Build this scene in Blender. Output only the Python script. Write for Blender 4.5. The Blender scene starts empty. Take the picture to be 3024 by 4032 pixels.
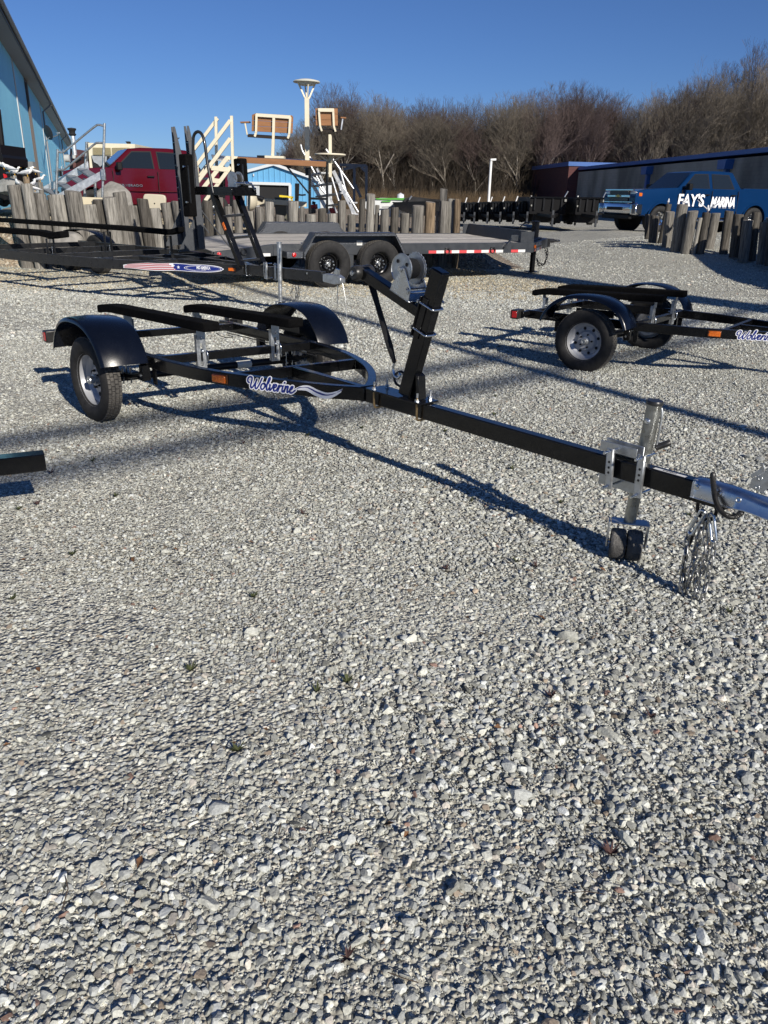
import bpy, math, random
import numpy as np
from mathutils import Vector, Matrix
PI = math.pi
SC = bpy.context.scene
COL = SC.collection
rnd = random.Random(7)

# ------------------------------------------------------------------ camera, sky, sun, exposure
CF, CTH, CRO, CH = 3032.35, 0.38828926, 0.02127957, 1.39781      # focal (px of the photo), pitch, roll, eye height
fw = Vector((0, math.cos(CTH), -math.sin(CTH)))
r0 = Vector((1, 0, 0)); u0 = r0.cross(fw)
CR = math.cos(CRO) * r0 + math.sin(CRO) * u0
CU = -math.sin(CRO) * r0 + math.cos(CRO) * u0
CC = Vector((0, 0, CH))
cd = bpy.data.cameras.new('camera'); cam = bpy.data.objects.new('camera', cd); COL.objects.link(cam)
cam.matrix_world = Matrix(((CR.x, CU.x, -fw.x, 0), (CR.y, CU.y, -fw.y, 0), (CR.z, CU.z, -fw.z, CH), (0, 0, 0, 1)))
cd.sensor_fit = 'VERTICAL'; cd.sensor_height = 36; cd.sensor_width = 27; cd.lens = 36 * CF / 4032
cd.clip_start = .05; cd.clip_end = 3000
SC.camera = cam
SC.render.resolution_x = 768; SC.render.resolution_y = 1024

SUN_EL = math.radians(26); SUN_AZ = math.radians(31)             # shadows fall towards (-sin az, cos az)
to_sun = Vector((math.sin(SUN_AZ) * math.cos(SUN_EL), -math.cos(SUN_AZ) * math.cos(SUN_EL), math.sin(SUN_EL)))
sl = bpy.data.lights.new('sun', 'SUN'); sl.energy = 5.0; sl.angle = math.radians(.53); sl.color = (1, .93, .83)
so = bpy.data.objects.new('sun', sl); COL.objects.link(so); so.rotation_euler = to_sun.to_track_quat('Z', 'Y').to_euler(); so.location = (5, -10, 20)
world = bpy.data.worlds.new('World'); SC.world = world; world.use_nodes = True
wn = world.node_tree.nodes; wn.clear()
sky = wn.new('ShaderNodeTexSky'); sky.sky_type = 'NISHITA'; sky.sun_disc = False
sky.sun_elevation = SUN_EL; sky.sun_rotation = math.atan2(to_sun.x, to_sun.y)
sky.air_density = 1.0; sky.dust_density = 0.; sky.ozone_density = 5.0; sky.altitude = 1500
wb = wn.new('ShaderNodeBackground'); wb.inputs[1].default_value = .058
wo = wn.new('ShaderNodeOutputWorld')
tint = wn.new('ShaderNodeVectorMath'); tint.operation = 'MULTIPLY'; tint.inputs[1].default_value = (.74, .90, 1.22)
world.node_tree.links.new(sky.outputs[0], tint.inputs[0]); world.node_tree.links.new(tint.outputs[0], wb.inputs[0]); world.node_tree.links.new(wb.outputs[0], wo.inputs[0])
SC.view_settings.view_transform = 'Standard'; SC.view_settings.look = 'None'; SC.view_settings.exposure = 0.12; SC.view_settings.gamma = 1
SC.render.engine = 'CYCLES'

# ------------------------------------------------------------------ pixel helpers (photo pixels -> points in the place)
def ray(px, py): return fw + CR * ((px - 1512) / CF) - CU * ((py - 2016) / CF)
def Z(sc, ox, oy): return lambda a, b: (a / sc + ox, b / sc + oy)
def atY(p, Y):
    d = ray(*p); return CC + d * (Y / d.y)
def atz(p, z=0.):
    d = ray(*p); return CC + d * ((z - CH) / d.z)
def W_(p, q, Y): return (atY(q, Y) - atY(p, Y)).length

# ------------------------------------------------------------------ mesh builder
IDT = lambda v: Vector(v)
class MB:
    XF = staticmethod(IDT)
    def __init__(s, xf=None): s.v = []; s.f = []; s.xf = xf or MB.XF
    def add(s, vs, fs):
        n = len(s.v); s.v += [tuple(s.xf(Vector(v))) for v in vs]; s.f += [tuple(i + n for i in f) for f in fs]; return s
    def box(s, c, d, ax=None):
        c = Vector(c); X, Y, Zz = ax or (Vector((1, 0, 0)), Vector((0, 1, 0)), Vector((0, 0, 1)))
        h = [q / 2 for q in d]
        vs = [c + X * (a * h[0]) + Y * (b * h[1]) + Zz * (e * h[2]) for a in (-1, 1) for b in (-1, 1) for e in (-1, 1)]
        return s.add(vs, [(0, 1, 3, 2), (4, 6, 7, 5), (0, 4, 5, 1), (2, 3, 7, 6), (0, 2, 6, 4), (1, 5, 7, 3)])
    def bb(s, a, b):  # box by corners
        return s.box([(a[i] + b[i]) / 2 for i in range(3)], [abs(b[i] - a[i]) for i in range(3)])
    def bar(s, a, b, w, h, up=(0, 0, 1)):
        a = Vector(a); b = Vector(b); d = b - a; L = d.length; X = d.normalized(); up = Vector(up)
        Y = up.cross(X)
        if Y.length < 1e-4: Y = Vector((0, 1, 0)).cross(X)
        Y.normalize(); Zz = X.cross(Y)
        return s.box((a + b) / 2, (L, w, h), (X, Y, Zz))
    def tube(s, pts, r, n=10, cap=True, closed=False):
        pts = [Vector(p) for p in pts]; m = len(pts); rr = r if isinstance(r, (list, tuple)) else [r] * m
        vs = []; up = None
        for i, p in enumerate(pts):
            if closed: d = pts[(i + 1) % m] - pts[i - 1]
            else: d = pts[min(i + 1, m - 1)] - pts[max(i - 1, 0)]
            d.normalize()
            if up is None:
                up = Vector((0, 0, 1)) if abs(d.z) < .9 else Vector((1, 0, 0))
            up = (up - d * up.dot(d))
            if up.length < 1e-5: up = d.orthogonal()
            up.normalize(); sd = d.cross(up)
            vs += [p + (up * math.cos(2 * PI * k / n) + sd * math.sin(2 * PI * k / n)) * rr[i] for k in range(n)]
        fs = []
        for i in range(m if closed else m - 1):
            j = (i + 1) % m
            fs += [(i * n + k, i * n + (k + 1) % n, j * n + (k + 1) % n, j * n + k) for k in range(n)]
        if cap and not closed: fs += [tuple(range(n))[::-1], tuple(range((m - 1) * n, m * n))]
        return s.add(vs, fs)
    def cyl(s, a, b, r, n=16, r2=None): return s.tube([a, b], [r, r if r2 is None else r2], n)
    def lathe(s, o, ax, prof, n=32, arc=None):  # prof: (distance along axis, radius)
        o = Vector(o); ax = Vector(ax).normalized(); X = ax.orthogonal().normalized(); Y = ax.cross(X)
        vs = []; m = len(prof)
        for t, r in prof:
            vs += [o + ax * t + (X * math.cos(2 * PI * k / n) + Y * math.sin(2 * PI * k / n)) * max(r, 1e-4) for k in range(n)]
        fs = [(i * n + k, (i + 1) * n + k, (i + 1) * n + (k + 1) % n, i * n + (k + 1) % n) for i in range(m - 1) for k in range(n)]
        return s.add(vs, fs)
    def prism(s, poly, off):  # poly: list of 3D points (planar), off: vector
        m = len(poly); off = Vector(off); vs = [Vector(p) for p in poly] + [Vector(p) + off for p in poly]
        fs = [tuple(range(m))[::-1], tuple(range(m, 2 * m))] + [(i, (i + 1) % m, m + (i + 1) % m, m + i) for i in range(m)]
        return s.add(vs, fs)
    def sweep(s, path, w, h, ztop):   # rectangular tube along a level path; ztop may be a function of x
        P = [Vector((p[0], p[1], 0)) for p in path]; vs = []; m = len(P)
        zt = ztop if callable(ztop) else (lambda x: ztop)
        for i, p in enumerate(P):
            d = (P[min(i + 1, m - 1)] - P[max(i - 1, 0)]).normalized(); nrm = Vector((-d.y, d.x, 0)) * (w / 2); z = zt(p.x)
            for sg, dz in ((-1, 0), (1, 0), (1, -h), (-1, -h)): vs.append(p + nrm * sg + Vector((0, 0, z + dz)))
        fs = [(4 * i + k, 4 * i + (k + 1) % 4, 4 * i + 4 + (k + 1) % 4, 4 * i + 4 + k) for i in range(m - 1) for k in range(4)]
        fs += [(0, 1, 2, 3), tuple(4 * (m - 1) + k for k in (3, 2, 1, 0))]
        return s.add(vs, fs)
    def torus(s, c, ax, R, r, n=20, k=8, X=None, sx=0):  # sx stretches into a link
        c = Vector(c); ax = Vector(ax).normalized(); X = Vector(X).normalized() if X is not None else ax.orthogonal().normalized(); Y = ax.cross(X)
        pts = []
        for i in range(n):
            a = 2 * PI * i / n; pts.append(c + X * (math.cos(a) * R + (sx if math.cos(a) > 0 else -sx)) + Y * math.sin(a) * R)
        return s.tube(pts, r, k, closed=True)
    def build(s, name, mat, parent=None, smooth=35, bevel=0, seg=1, root_loc=None):
        me = bpy.data.meshes.new(name)
        base = Vector(parent['_b']) if (parent is not None and '_b' in parent) else Vector((0, 0, 0))
        if root_loc is not None: base = Vector(root_loc)
        me.from_pydata([tuple(Vector(v) - base) for v in s.v], [], s.f)
        import bmesh
        bm = bmesh.new(); bm.from_mesh(me); bmesh.ops.recalc_face_normals(bm, faces=bm.faces); bm.to_mesh(me); bm.free()
        if smooth:
            me.shade_smooth(); me.set_sharp_from_angle(angle=math.radians(smooth))
        me.materials.append(mat)
        o = bpy.data.objects.new(name, me); COL.objects.link(o)
        if parent is not None:
            o.parent = parent
            o['_b'] = list(base)
        elif root_loc is not None:
            o.location = base; o['_b'] = list(base)
        if bevel:
            b = o.modifiers.new('bevel', 'BEVEL'); b.width = bevel; b.segments = seg; b.limit_method = 'ANGLE'; b.angle_limit = math.radians(40)
            b.harden_normals = False
        return o
def spline(pts, k=6, closed=False):
    P = [Vector(p) for p in pts]; n = len(P); out = []
    for i in range(n if closed else n - 1):
        a, b, c, d = (P[(i - 1) % n] if closed or i > 0 else P[0], P[i], P[(i + 1) % n], P[(i + 2) % n] if closed or i + 2 < n else P[-1])
        for j in range(k):
            t = j / k
            out.append(.5 * ((2 * b) + (c - a) * t + (2 * a - 5 * b + 4 * c - d) * t * t + (3 * b - a - 3 * c + d) * t ** 3))
    if not closed: out.append(P[-1])
    return out
def tag(o, label, cat, group=None, kind=None):
    if label: o['label'] = label
    if cat: o['category'] = cat
    if group: o['group'] = group
    if kind: o['kind'] = kind
    return o
def thing(name, loc, label, cat, group=None):
    e = bpy.data.objects.new(name, None); COL.objects.link(e); e.location = loc; e.empty_display_size = .1; e['_b'] = list(loc)
    return tag(e, label, cat, group)
def copy_thing(o, loc=None, rotz=None, label=None, scale=None, parent=None):
    c = o.copy(); COL.objects.link(c); c.parent = parent
    if loc is not None: c.location = loc
    if rotz is not None: c.rotation_euler = (0, 0, rotz)
    if scale is not None: c.scale = scale
    if label: c['label'] = label
    for ch in list(o.children): copy_thing(ch, parent=c)
    return c

# ------------------------------------------------------------------ materials
MATS = {}
def mat(name, col=(.5, .5, .5), rough=.5, metal=0., coat=0., var=.0, vscale=8., bump=0., bscale=60., rvar=0., spec=.5, dust=0., trans=0., emit=None, stretch=None, dustcol=(.36, .34, .31)):
    if name in MATS: return MATS[name]
    m = bpy.data.materials.new(name); m.use_nodes = True; nt = m.node_tree; N = nt.nodes; L = nt.links
    b = N['Principled BSDF']; b.inputs['Base Color'].default_value = (*col, 1); b.inputs['Roughness'].default_value = rough
    b.inputs['Metallic'].default_value = metal; b.inputs['Coat Weight'].default_value = coat; b.inputs['Coat Roughness'].default_value = .06
    b.inputs['Specular IOR Level'].default_value = spec; b.inputs['Transmission Weight'].default_value = trans
    if emit: b.inputs['Emission Color'].default_value = (*emit[:3], 1); b.inputs['Emission Strength'].default_value = emit[3]
    tc = N.new('ShaderNodeTexCoord'); src = tc.outputs['Object']
    if stretch:
        mp = N.new('ShaderNodeMapping'); mp.inputs['Scale'].default_value = stretch; L.new(src, mp.inputs[0]); src = mp.outputs[0]
    last = None
    if var > 0:
        n = N.new('ShaderNodeTexNoise'); n.inputs['Scale'].default_value = vscale; n.inputs['Detail'].default_value = 6; n.inputs['Roughness'].default_value = .65
        L.new(src, n.inputs['Vector'])
        mx = N.new('ShaderNodeMix'); mx.data_type = 'RGBA'
        mr = N.new('ShaderNodeMapRange'); mr.inputs[1].default_value = .3; mr.inputs[2].default_value = .7; L.new(n.outputs[0], mr.inputs[0])
        L.new(mr.outputs[0], mx.inputs[0]); mx.inputs[6].default_value = (*[c * (1 - var) for c in col], 1); mx.inputs[7].default_value = (*[min(1, c * (1 + var)) for c in col], 1)
        last = mx.outputs[2]
        if rvar:
            r = N.new('ShaderNodeMapRange'); r.inputs[1].default_value = .3; r.inputs[2].default_value = .7
            r.inputs[3].default_value = max(0, rough - rvar); r.inputs[4].default_value = min(1, rough + rvar); L.new(n.outputs[0], r.inputs[0]); L.new(r.outputs[0], b.inputs['Roughness'])
    if dust > 0:   # settled dust on upward faces and in blotches
        g = N.new('ShaderNodeNewGeometry'); sx = N.new('ShaderNodeSeparateXYZ'); L.new(g.outputs['Normal'], sx.inputs[0])
        n2 = N.new('ShaderNodeTexNoise'); n2.inputs['Scale'].default_value = 14; n2.inputs['Detail'].default_value = 8; n2.inputs['Roughness'].default_value = .75; L.new(tc.outputs['Object'], n2.inputs['Vector'])
        a = N.new('ShaderNodeMapRange'); a.inputs[1].default_value = -.2; a.inputs[2].default_value = 1; L.new(sx.outputs[2], a.inputs[0]); a.inputs[3].default_value = .25
        c = N.new('ShaderNodeMapRange'); c.inputs[1].default_value = .35; c.inputs[2].default_value = .75; L.new(n2.outputs[0], c.inputs[0])
        mu = N.new('ShaderNodeMath'); mu.operation = 'MULTIPLY'; L.new(a.outputs[0], mu.inputs[0]); L.new(c.outputs[0], mu.inputs[1])
        mu2 = N.new('ShaderNodeMath'); mu2.operation = 'MULTIPLY'; L.new(mu.outputs[0], mu2.inputs[0]); mu2.inputs[1].default_value = dust
        mx = N.new('ShaderNodeMix'); mx.data_type = 'RGBA'; L.new(mu2.outputs[0], mx.inputs[0])
        if last: L.new(last, mx.inputs[6])
        else: mx.inputs[6].default_value = (*col, 1)
        mx.inputs[7].default_value = (*dustcol, 1); last = mx.outputs[2]
    if last: L.new(last, b.inputs['Base Color'])
    if bump > 0:
        n3 = N.new('ShaderNodeTexNoise'); n3.inputs['Scale'].default_value = bscale; n3.inputs['Detail'].default_value = 5; L.new(src, n3.inputs['Vector'])
        bp = N.new('ShaderNodeBump'); bp.inputs['Strength'].default_value = bump; bp.inputs['Distance'].default_value = .01; L.new(n3.outputs[0], bp.inputs['Height']); L.new(bp.outputs[0], b.inputs['Normal'])
    MATS[name] = m; return m
def rib_mat(name, col, scale, axis, depth=.3, rough=.4, var=.06):
    """ribbed sheet metal: vertical corrugations by a wave bump"""
    m = mat(name, col, .75, 0, 0, var, .8, stretch=None, spec=.08); nt = m.node_tree; N = nt.nodes; L = nt.links; b = N['Principled BSDF']
    tc = N.new('ShaderNodeTexCoord'); vm = N.new('ShaderNodeVectorMath'); vm.operation = 'DOT_PRODUCT'; L.new(tc.outputs['Object'], vm.inputs[0]); vm.inputs[1].default_value = axis
    mu = N.new('ShaderNodeMath'); mu.operation = 'MULTIPLY'; L.new(vm.outputs['Value'], mu.inputs[0]); mu.inputs[1].default_value = scale
    fr = N.new('ShaderNodeMath'); fr.operation = 'PINGPONG'; L.new(mu.outputs[0], fr.inputs[0]); fr.inputs[1].default_value = .5
    mr = N.new('ShaderNodeMapRange'); mr.inputs[1].default_value = .3; mr.inputs[2].default_value = .45; L.new(fr.outputs[0], mr.inputs[0])
    bp = N.new('ShaderNodeBump'); bp.inputs['Strength'].default_value = depth; bp.inputs['Distance'].default_value = .03; L.new(mr.outputs[0], bp.inputs['Height']); L.new(bp.outputs[0], b.inputs['Normal'])
    return m
M_black = mat('black_enamel', (.004, .0043, .005), .2, 0, .25, .3, 30, .02, 25, .05, dust=.03, spec=.3)
M_blackd = mat('black_enamel_dusty', (.008, .0085, .01), .33, 0, .1, .3, 20, dust=.06, spec=.3)
M_fender = mat('black_plastic_fender', (.003, .0045, .0095), .26, 0, .1, .1, 18, .03, 220, .03, spec=.35)
M_galv = mat('galvanized_steel', (.50, .52, .53), .38, .85, 0, .22, 26, .05, 90, .12)
M_zinc = mat('bright_zinc', (.66, .69, .72), .24, 1., 0, .12, 30, .03, 60, .08)
M_gold = mat('yellow_zinc', (.42, .30, .16), .35, .9, 0, .3, 40)
M_rub = mat('tyre_rubber', (.012, .012, .013), .75, 0, 0, .3, 20, .15, 160, dust=.25, spec=.3, dustcol=(.22, .21, .19))
M_tread = mat('tyre_tread', (.05, .047, .043), .85, 0, 0, .5, 60, .8, 130, dust=.9, dustcol=(.27, .25, .22))
M_blackrub = mat('black_rubber', (.012, .012, .012), .35, 0, 0, .2, 20, dust=.15)
M_rim = mat('silver_painted_rim', (.42, .43, .45), .38, .35, .1, .08, 12, dust=.1)
M_carpet = mat('black_carpet', (.0045, .0045, .005), .95, 0, 0, .5, 90, .9, 300, dust=.03, spec=.05)
M_grey = mat('charcoal_painted_steel', (.028, .033, .041), .42, 0, .1, .14, 9, .04, 60, .08, dust=.10)
M_orange = mat('amber_lens', (.75, .16, .01), .12, 0, .6, .25, 70, .5, 120, trans=.2)
M_red = mat('red_lens', (.5, .01, .012), .15, 0, .5, .2, 70, .3, 120)
M_white = mat('white_paint', (.78, .78, .76), .45)
M_decw = mat('white_vinyl', (.80, .81, .84), .4)
M_decb = mat('blue_vinyl', (.012, .025, .19), .35)
M_decr = mat('red_vinyl', (.42, .02, .03), .4)
M_cream = mat('cream_painted_aluminium', (.72, .66, .50), .45, 0, 0, .06, 6, dust=.1)
M_alu = mat('raw_aluminium', (.70, .71, .72), .4, .7, 0, .2, 14, .03, 50, .1)
M_brownp = mat('brown_composite_board', (.27, .125, .05), .6, 0, 0, .18, 4, stretch=(1, 1, 6))
M_dark = mat('dark_hollow', (.01, .01, .011), .8)
M_rust = mat('rusty_brown_steel', (.16, .07, .04), .8, .2, 0, .5, 12, .3, 60)

# ------------------------------------------------------------------ terrain
def sstep(a, b, x):
    t = min(1, max(0, (x - a) / (b - a))); return t * t * (3 - 2 * t)
def terr(x, y):
    h = .5 * sstep(15.5, 22, y) * sstep(2.5, 8, x) * (1 - .75 * sstep(28, 36, y))
    h += .10 * sstep(20, 34, y) * (1 - sstep(2.5, 8, x))
    h += .012 * math.sin(x * .9 + 1.3) * math.sin(y * .7) * sstep(1.5, 6, y)
    h += .05 * sstep(38, 60, y)
    return h
def gnd(p):
    """first hit of the photo ray with the terrain"""
    d = ray(*p); t = .5
    for _ in range(6000):
        q = CC + d * t
        if q.z <= terr(q.x, q.y): return q
        t += .02 + t * .001
    return q
# ------------------------------------------------------------------ ground: one gravel sheet to the horizon
def axis_pts(lo, hi, fine_lo, fine_hi, step):
    a = list(np.arange(fine_lo, fine_hi, step)); x = fine_hi; s = step
    while x < hi: a.append(x); s *= 1.18; x += s
    a.append(hi); x = fine_lo - step; s = step
    while x > lo: a.insert(0, x); s *= 1.18; x -= s
    a.insert(0, lo); return a
gx = axis_pts(-500, 500, -14, 16, .4); gy = axis_pts(-60, 900, -3, 42, .4)
gv = [(x, y, terr(x, y)) for y in gy for x in gx]; nx = len(gx)
gf = [(j * nx + i, j * nx + i + 1, (j + 1) * nx + i + 1, (j + 1) * nx + i) for j in range(len(gy) - 1) for i in range(nx - 1)]
gm = bpy.data.materials.new('gravel_ground'); gm.use_nodes = True
def ground_nodes(m, sc=70., leaf=0.):
    nt = m.node_tree; N = nt.nodes; L = nt.links; b = N['Principled BSDF']; b.inputs['Roughness'].default_value = .9; b.inputs['Specular IOR Level'].default_value = .2
    tc = N.new('ShaderNodeTexCoord'); gp = N.new('ShaderNodeNewGeometry')
    def vor(scale, feat='F1'):
        v = N.new('ShaderNodeTexVoronoi'); v.inputs['Scale'].default_value = scale; v.feature = feat; L.new(gp.outputs['Position'], v.inputs['Vector']); return v
    v1 = vor(sc); v2 = vor(sc * 2.3); v3 = vor(sc * .42)
    def ramp(src, stops):
        r = N.new('ShaderNodeValToRGB'); L.new(src, r.inputs[0]); e = r.color_ramp.elements
        while len(e) < len(stops): e.new(.5)
        for k, (p, c) in enumerate(stops): e[k].position = p; e[k].color = (*c, 1)
        return r
    sp = N.new('ShaderNodeSeparateColor'); L.new(v1.outputs['Color'], sp.inputs[0])
    c1 = ramp(sp.outputs[0], [(0, (.26, .25, .23)), (.25, (.52, .505, .475)), (.6, (.70, .685, .65)), (.85, (.86, .845, .80)), (.97, (.95, .93, .88)), (1, (.55, .45, .32))])
    sp2 = N.new('ShaderNodeSeparateColor'); L.new(v2.outputs['Color'], sp2.inputs[0])
    c2 = ramp(sp2.outputs[1], [(0, (.16, .15, .14)), (.3, (.42, .41, .39)), (.8, (.66, .65, .62)), (1, (.85, .83, .8))])
    mx = N.new('ShaderNodeMix'); mx.data_type = 'RGBA'; mx.inputs[0].default_value = .45; L.new(c1.outputs[0], mx.inputs[6]); L.new(c2.outputs[0], mx.inputs[7])
    # shade in the gaps between stones, put into the colour
    g = N.new('ShaderNodeMapRange'); g.inputs[1].default_value = .35; g.inputs[2].default_value = .75; g.inputs[3].default_value = 1; g.inputs[4].default_value = .6; L.new(v1.outputs['Distance'], g.inputs[0])
    mm = N.new('ShaderNodeMix'); mm.data_type = 'RGBA'; mm.blend_type = 'MULTIPLY'; mm.inputs[0].default_value = 1; L.new(mx.outputs[2], mm.inputs[6]); L.new(g.outputs[0], mm.inputs[7])
    # broad patches, dust and leaf litter
    n = N.new('ShaderNodeTexNoise'); n.inputs['Scale'].default_value = .55; n.inputs['Detail'].default_value = 7; n.inputs['Roughness'].default_value = .6; L.new(gp.outputs['Position'], n.inputs['Vector'])
    r = ramp(n.outputs[0], [(.3, (.82, .82, .74)), (.5, (.97, .97, .875)), (.72, (1.06, 1.06, .95))])
    m2 = N.new('ShaderNodeMix'); m2.data_type = 'RGBA'; m2.blend_type = 'MULTIPLY'; m2.inputs[0].default_value = 1; L.new(mm.outputs[2], m2.inputs[6]); L.new(r.outputs[0], m2.inputs[7])
    last = m2.outputs[2]
    if leaf:
        vl = vor(22.); sl_ = N.new('ShaderNodeSeparateColor'); L.new(vl.outputs['Color'], sl_.inputs[0])
        cl = ramp(sl_.outputs[0], [(0, (.06, .04, .025)), (.5, (.19, .12, .07)), (.8, (.33, .24, .15)), (1, (.46, .40, .32))])
        m3 = N.new('ShaderNodeMix'); m3.data_type = 'RGBA'; m3.inputs[0].default_value = leaf; L.new(last, m3.inputs[6]); L.new(cl.outputs[0], m3.inputs[7]); last = m3.outputs[2]
    L.new(last, b.inputs['Base Color'])
    ad = N.new('ShaderNodeMath'); ad.operation = 'ADD'; L.new(v1.outputs['Distance'], ad.inputs[0]); L.new(v3.outputs['Distance'], ad.inputs[1])
    bp = N.new('ShaderNodeBump'); bp.invert = True; bp.inputs['Strength'].default_value = .9; bp.inputs['Distance'].default_value = .02; L.new(ad.outputs[0], bp.inputs['Height']); L.new(bp.outputs[0], b.inputs['Normal'])
ground_nodes(gm)
g = MB(IDT); g.v = gv; g.f = gf
go = g.build('ground', gm, smooth=60); go['kind'] = 'structure'

# ------------------------------------------------------------------ loose stones: every stone is real geometry
def ico(sub):
    import bmesh
    bm = bmesh.new(); bmesh.ops.create_icosphere(bm, subdivisions=sub, radius=1)
    v = np.array([q.co[:] for q in bm.verts]); f = np.array([[w.index for w in q.verts] for q in bm.faces]); bm.free(); return v, f
RS = np.random.RandomState(11)
def protos(sub, n, cuts):
    v, f = ico(sub); out = []
    for _ in range(n):
        w = v * (1 + RS.uniform(-.12, .12, (len(v), 1)))
        for _ in range(cuts):
            nn = RS.normal(size=3); nn /= np.linalg.norm(nn); d = RS.uniform(.35, .8)
            w = w - np.maximum(0, w @ nn - d)[:, None] * nn
        w *= np.array([1, RS.uniform(.5, 1), RS.uniform(.38, .75)]); out.append(w / np.abs(w[:, :2]).max())
    return out, f
def hnoise(x, y, s, seed):
    a = seed * 12.9; return (np.sin(x * s + a) * np.cos(y * s * 1.3 + a * 2) + np.sin((x + y) * s * .7 + a * 3) * .7 + np.sin((x - y * 1.7) * s * 1.9 + a) * .4) / 2.1
def stones(name, y0, y1, dens, rlo, rhi, sub, nprot, cuts, marg, mat_, label, big=0, xr=None, mound=None, colr=None, yfun=None):
    P, f = protos(sub, nprot, cuts)
    A = []; 
    xm = .62 * y1 + marg
    n = int(dens * (y1 - y0) * 2 * xm); x = RS.uniform(-xm, xm, n); y = RS.uniform(y0, y1, n)
    if xr: x = RS.uniform(xr[0], xr[1], int(dens * (y1 - y0) * (xr[1] - xr[0]))); y = RS.uniform(y0, y1, len(x)); n = len(x)
    else:
        k = np.abs(x) < .62 * y + marg; x = x[k]; y = y[k]; n = len(x)
    t = RS.uniform(0, 1, n); r = rlo + (rhi - rlo) * t ** 3.2
    coarse = .5 + .5 * hnoise(x, y, 1.1, 3) + .22 * np.clip(x, -1, 2) * (y < 4)
    r = r * (.72 + .5 * np.clip(coarse, 0, 1.2))
    if big: kk = RS.uniform(0, 1, n) < big; r[kk] *= RS.uniform(1.5, 2.3, kk.sum())
    tz = np.array([terr(a, b) for a, b in zip(x, y)]) if mound is None else np.array([mound(a, b) for a, b in zip(x, y)])
    z = tz + r * RS.uniform(-.34, .26, n) - .0035 * np.clip(hnoise(x, y, .9, 7) + .2 - .25 * x, 0, 1.4) + .004 * (hnoise(x, y, 5, 1) + 1)
    az = RS.uniform(0, 2 * PI, n); tl = RS.normal(0, .26, n); ta = RS.uniform(0, 2 * PI, n)
    # rotation = Rz(az) then tilt about horizontal axis ta
    ca, sa = np.cos(az), np.sin(az); kx, ky = np.cos(ta), np.sin(ta); c, s = np.cos(tl), np.sin(tl)
    Rz = np.zeros((n, 3, 3)); Rz[:, 0, 0] = ca; Rz[:, 0, 1] = -sa; Rz[:, 1, 0] = sa; Rz[:, 1, 1] = ca; Rz[:, 2, 2] = 1
    T = np.zeros((n, 3, 3)); T[:, 0, 0] = c + kx * kx * (1 - c); T[:, 0, 1] = kx * ky * (1 - c); T[:, 0, 2] = ky * s
    T[:, 1, 0] = kx * ky * (1 - c); T[:, 1, 1] = c + ky * ky * (1 - c); T[:, 1, 2] = -kx * s; T[:, 2, 0] = -ky * s; T[:, 2, 1] = kx * s; T[:, 2, 2] = c
    R = T @ Rz
    pid = RS.randint(0, nprot, n); PP = np.array(P); nv = PP.shape[1]
    V = np.einsum('nij,nkj->nki', R, PP[pid]) * r[:, None, None] + np.stack([x, y, z], -1)[:, None, :]
    F = (f[None] + (np.arange(n) * nv)[:, None, None]).reshape(-1, 3)
    me = bpy.data.meshes.new(name); me.vertices.add(n * nv); me.vertices.foreach_set('co', V.astype(np.float32).ravel())
    me.loops.add(len(F) * 3); me.loops.foreach_set('vertex_index', F.astype(np.int32).ravel())
    me.polygons.add(len(F)); me.polygons.foreach_set('loop_start', np.arange(0, len(F) * 3, 3, dtype=np.int32))
    me.update(calc_edges=False); me.shade_flat()
    q = RS.uniform(0, 1, n); base = np.clip(RS.normal(.455, .125, n), .12, .76)
    tint = np.stack([np.ones(n) * .99, np.ones(n), np.ones(n) * .885], -1)
    tint[q < .35] = (.955, .985, .93); tint[(q > .93)] = (1.04, .97, .84); tint[q > .984] = (1.02, .84, .64); tint[q > .996] = (1.0, .66, .52)
    base[q > .984] *= .62
    if colr is not None: tint = tint * np.array(colr)
    rgba = np.ones((n, 4), np.float32); rgba[:, :3] = base[:, None] * tint
    at = me.attributes.new('tone', 'FLOAT_COLOR', 'POINT'); at.data.foreach_set('color', np.repeat(rgba, nv, 0).ravel())
    me.materials.append(mat_)
    o = bpy.data.objects.new(name, me); COL.objects.link(o); tag(o, label, 'gravel', kind='stuff'); return o
sm = bpy.data.materials.new('crushed_limestone'); sm.use_nodes = True
nt = sm.node_tree; N = nt.nodes; L = nt.links; b = N['Principled BSDF']; b.inputs['Roughness'].default_value = .85; b.inputs['Specular IOR Level'].default_value = .25
at = N.new('ShaderNodeAttribute'); at.attribute_name = 'tone'
gp = N.new('ShaderNodeNewGeometry'); nn = N.new('ShaderNodeTexNoise'); nn.inputs['Scale'].default_value = 170; nn.inputs['Detail'].default_value = 5; L.new(gp.outputs['Position'], nn.inputs['Vector'])
mr = N.new('ShaderNodeMapRange'); mr.inputs[1].default_value = .25; mr.inputs[2].default_value = .75; mr.inputs[3].default_value = .72; mr.inputs[4].default_value = 1.25; L.new(nn.outputs[0], mr.inputs[0])
mx = N.new('ShaderNodeVectorMath'); mx.operation = 'SCALE'; L.new(at.outputs['Color'], mx.inputs[0]); L.new(mr.outputs[0], mx.inputs['Scale']); L.new(mx.outputs[0], b.inputs['Base Color'])
bp = N.new('ShaderNodeBump'); bp.inputs['Strength'].default_value = .5; bp.inputs['Distance'].default_value = .003; L.new(nn.outputs[0], bp.inputs['Height']); L.new(bp.outputs[0], b.inputs['Normal'])
stones('gravel', .25, 2.6, 9000, .0018, .0052, 1, 16, 5, .4, sm, 'fine grey stone chippings filling the gaps close to the viewer')
stones('gravel', .25, 2.3, 11500, .003, .0180, 2, 36, 9, .5, sm, 'coarse angular grey crushed stone covering the lot closest to the viewer', big=.012)
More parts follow.
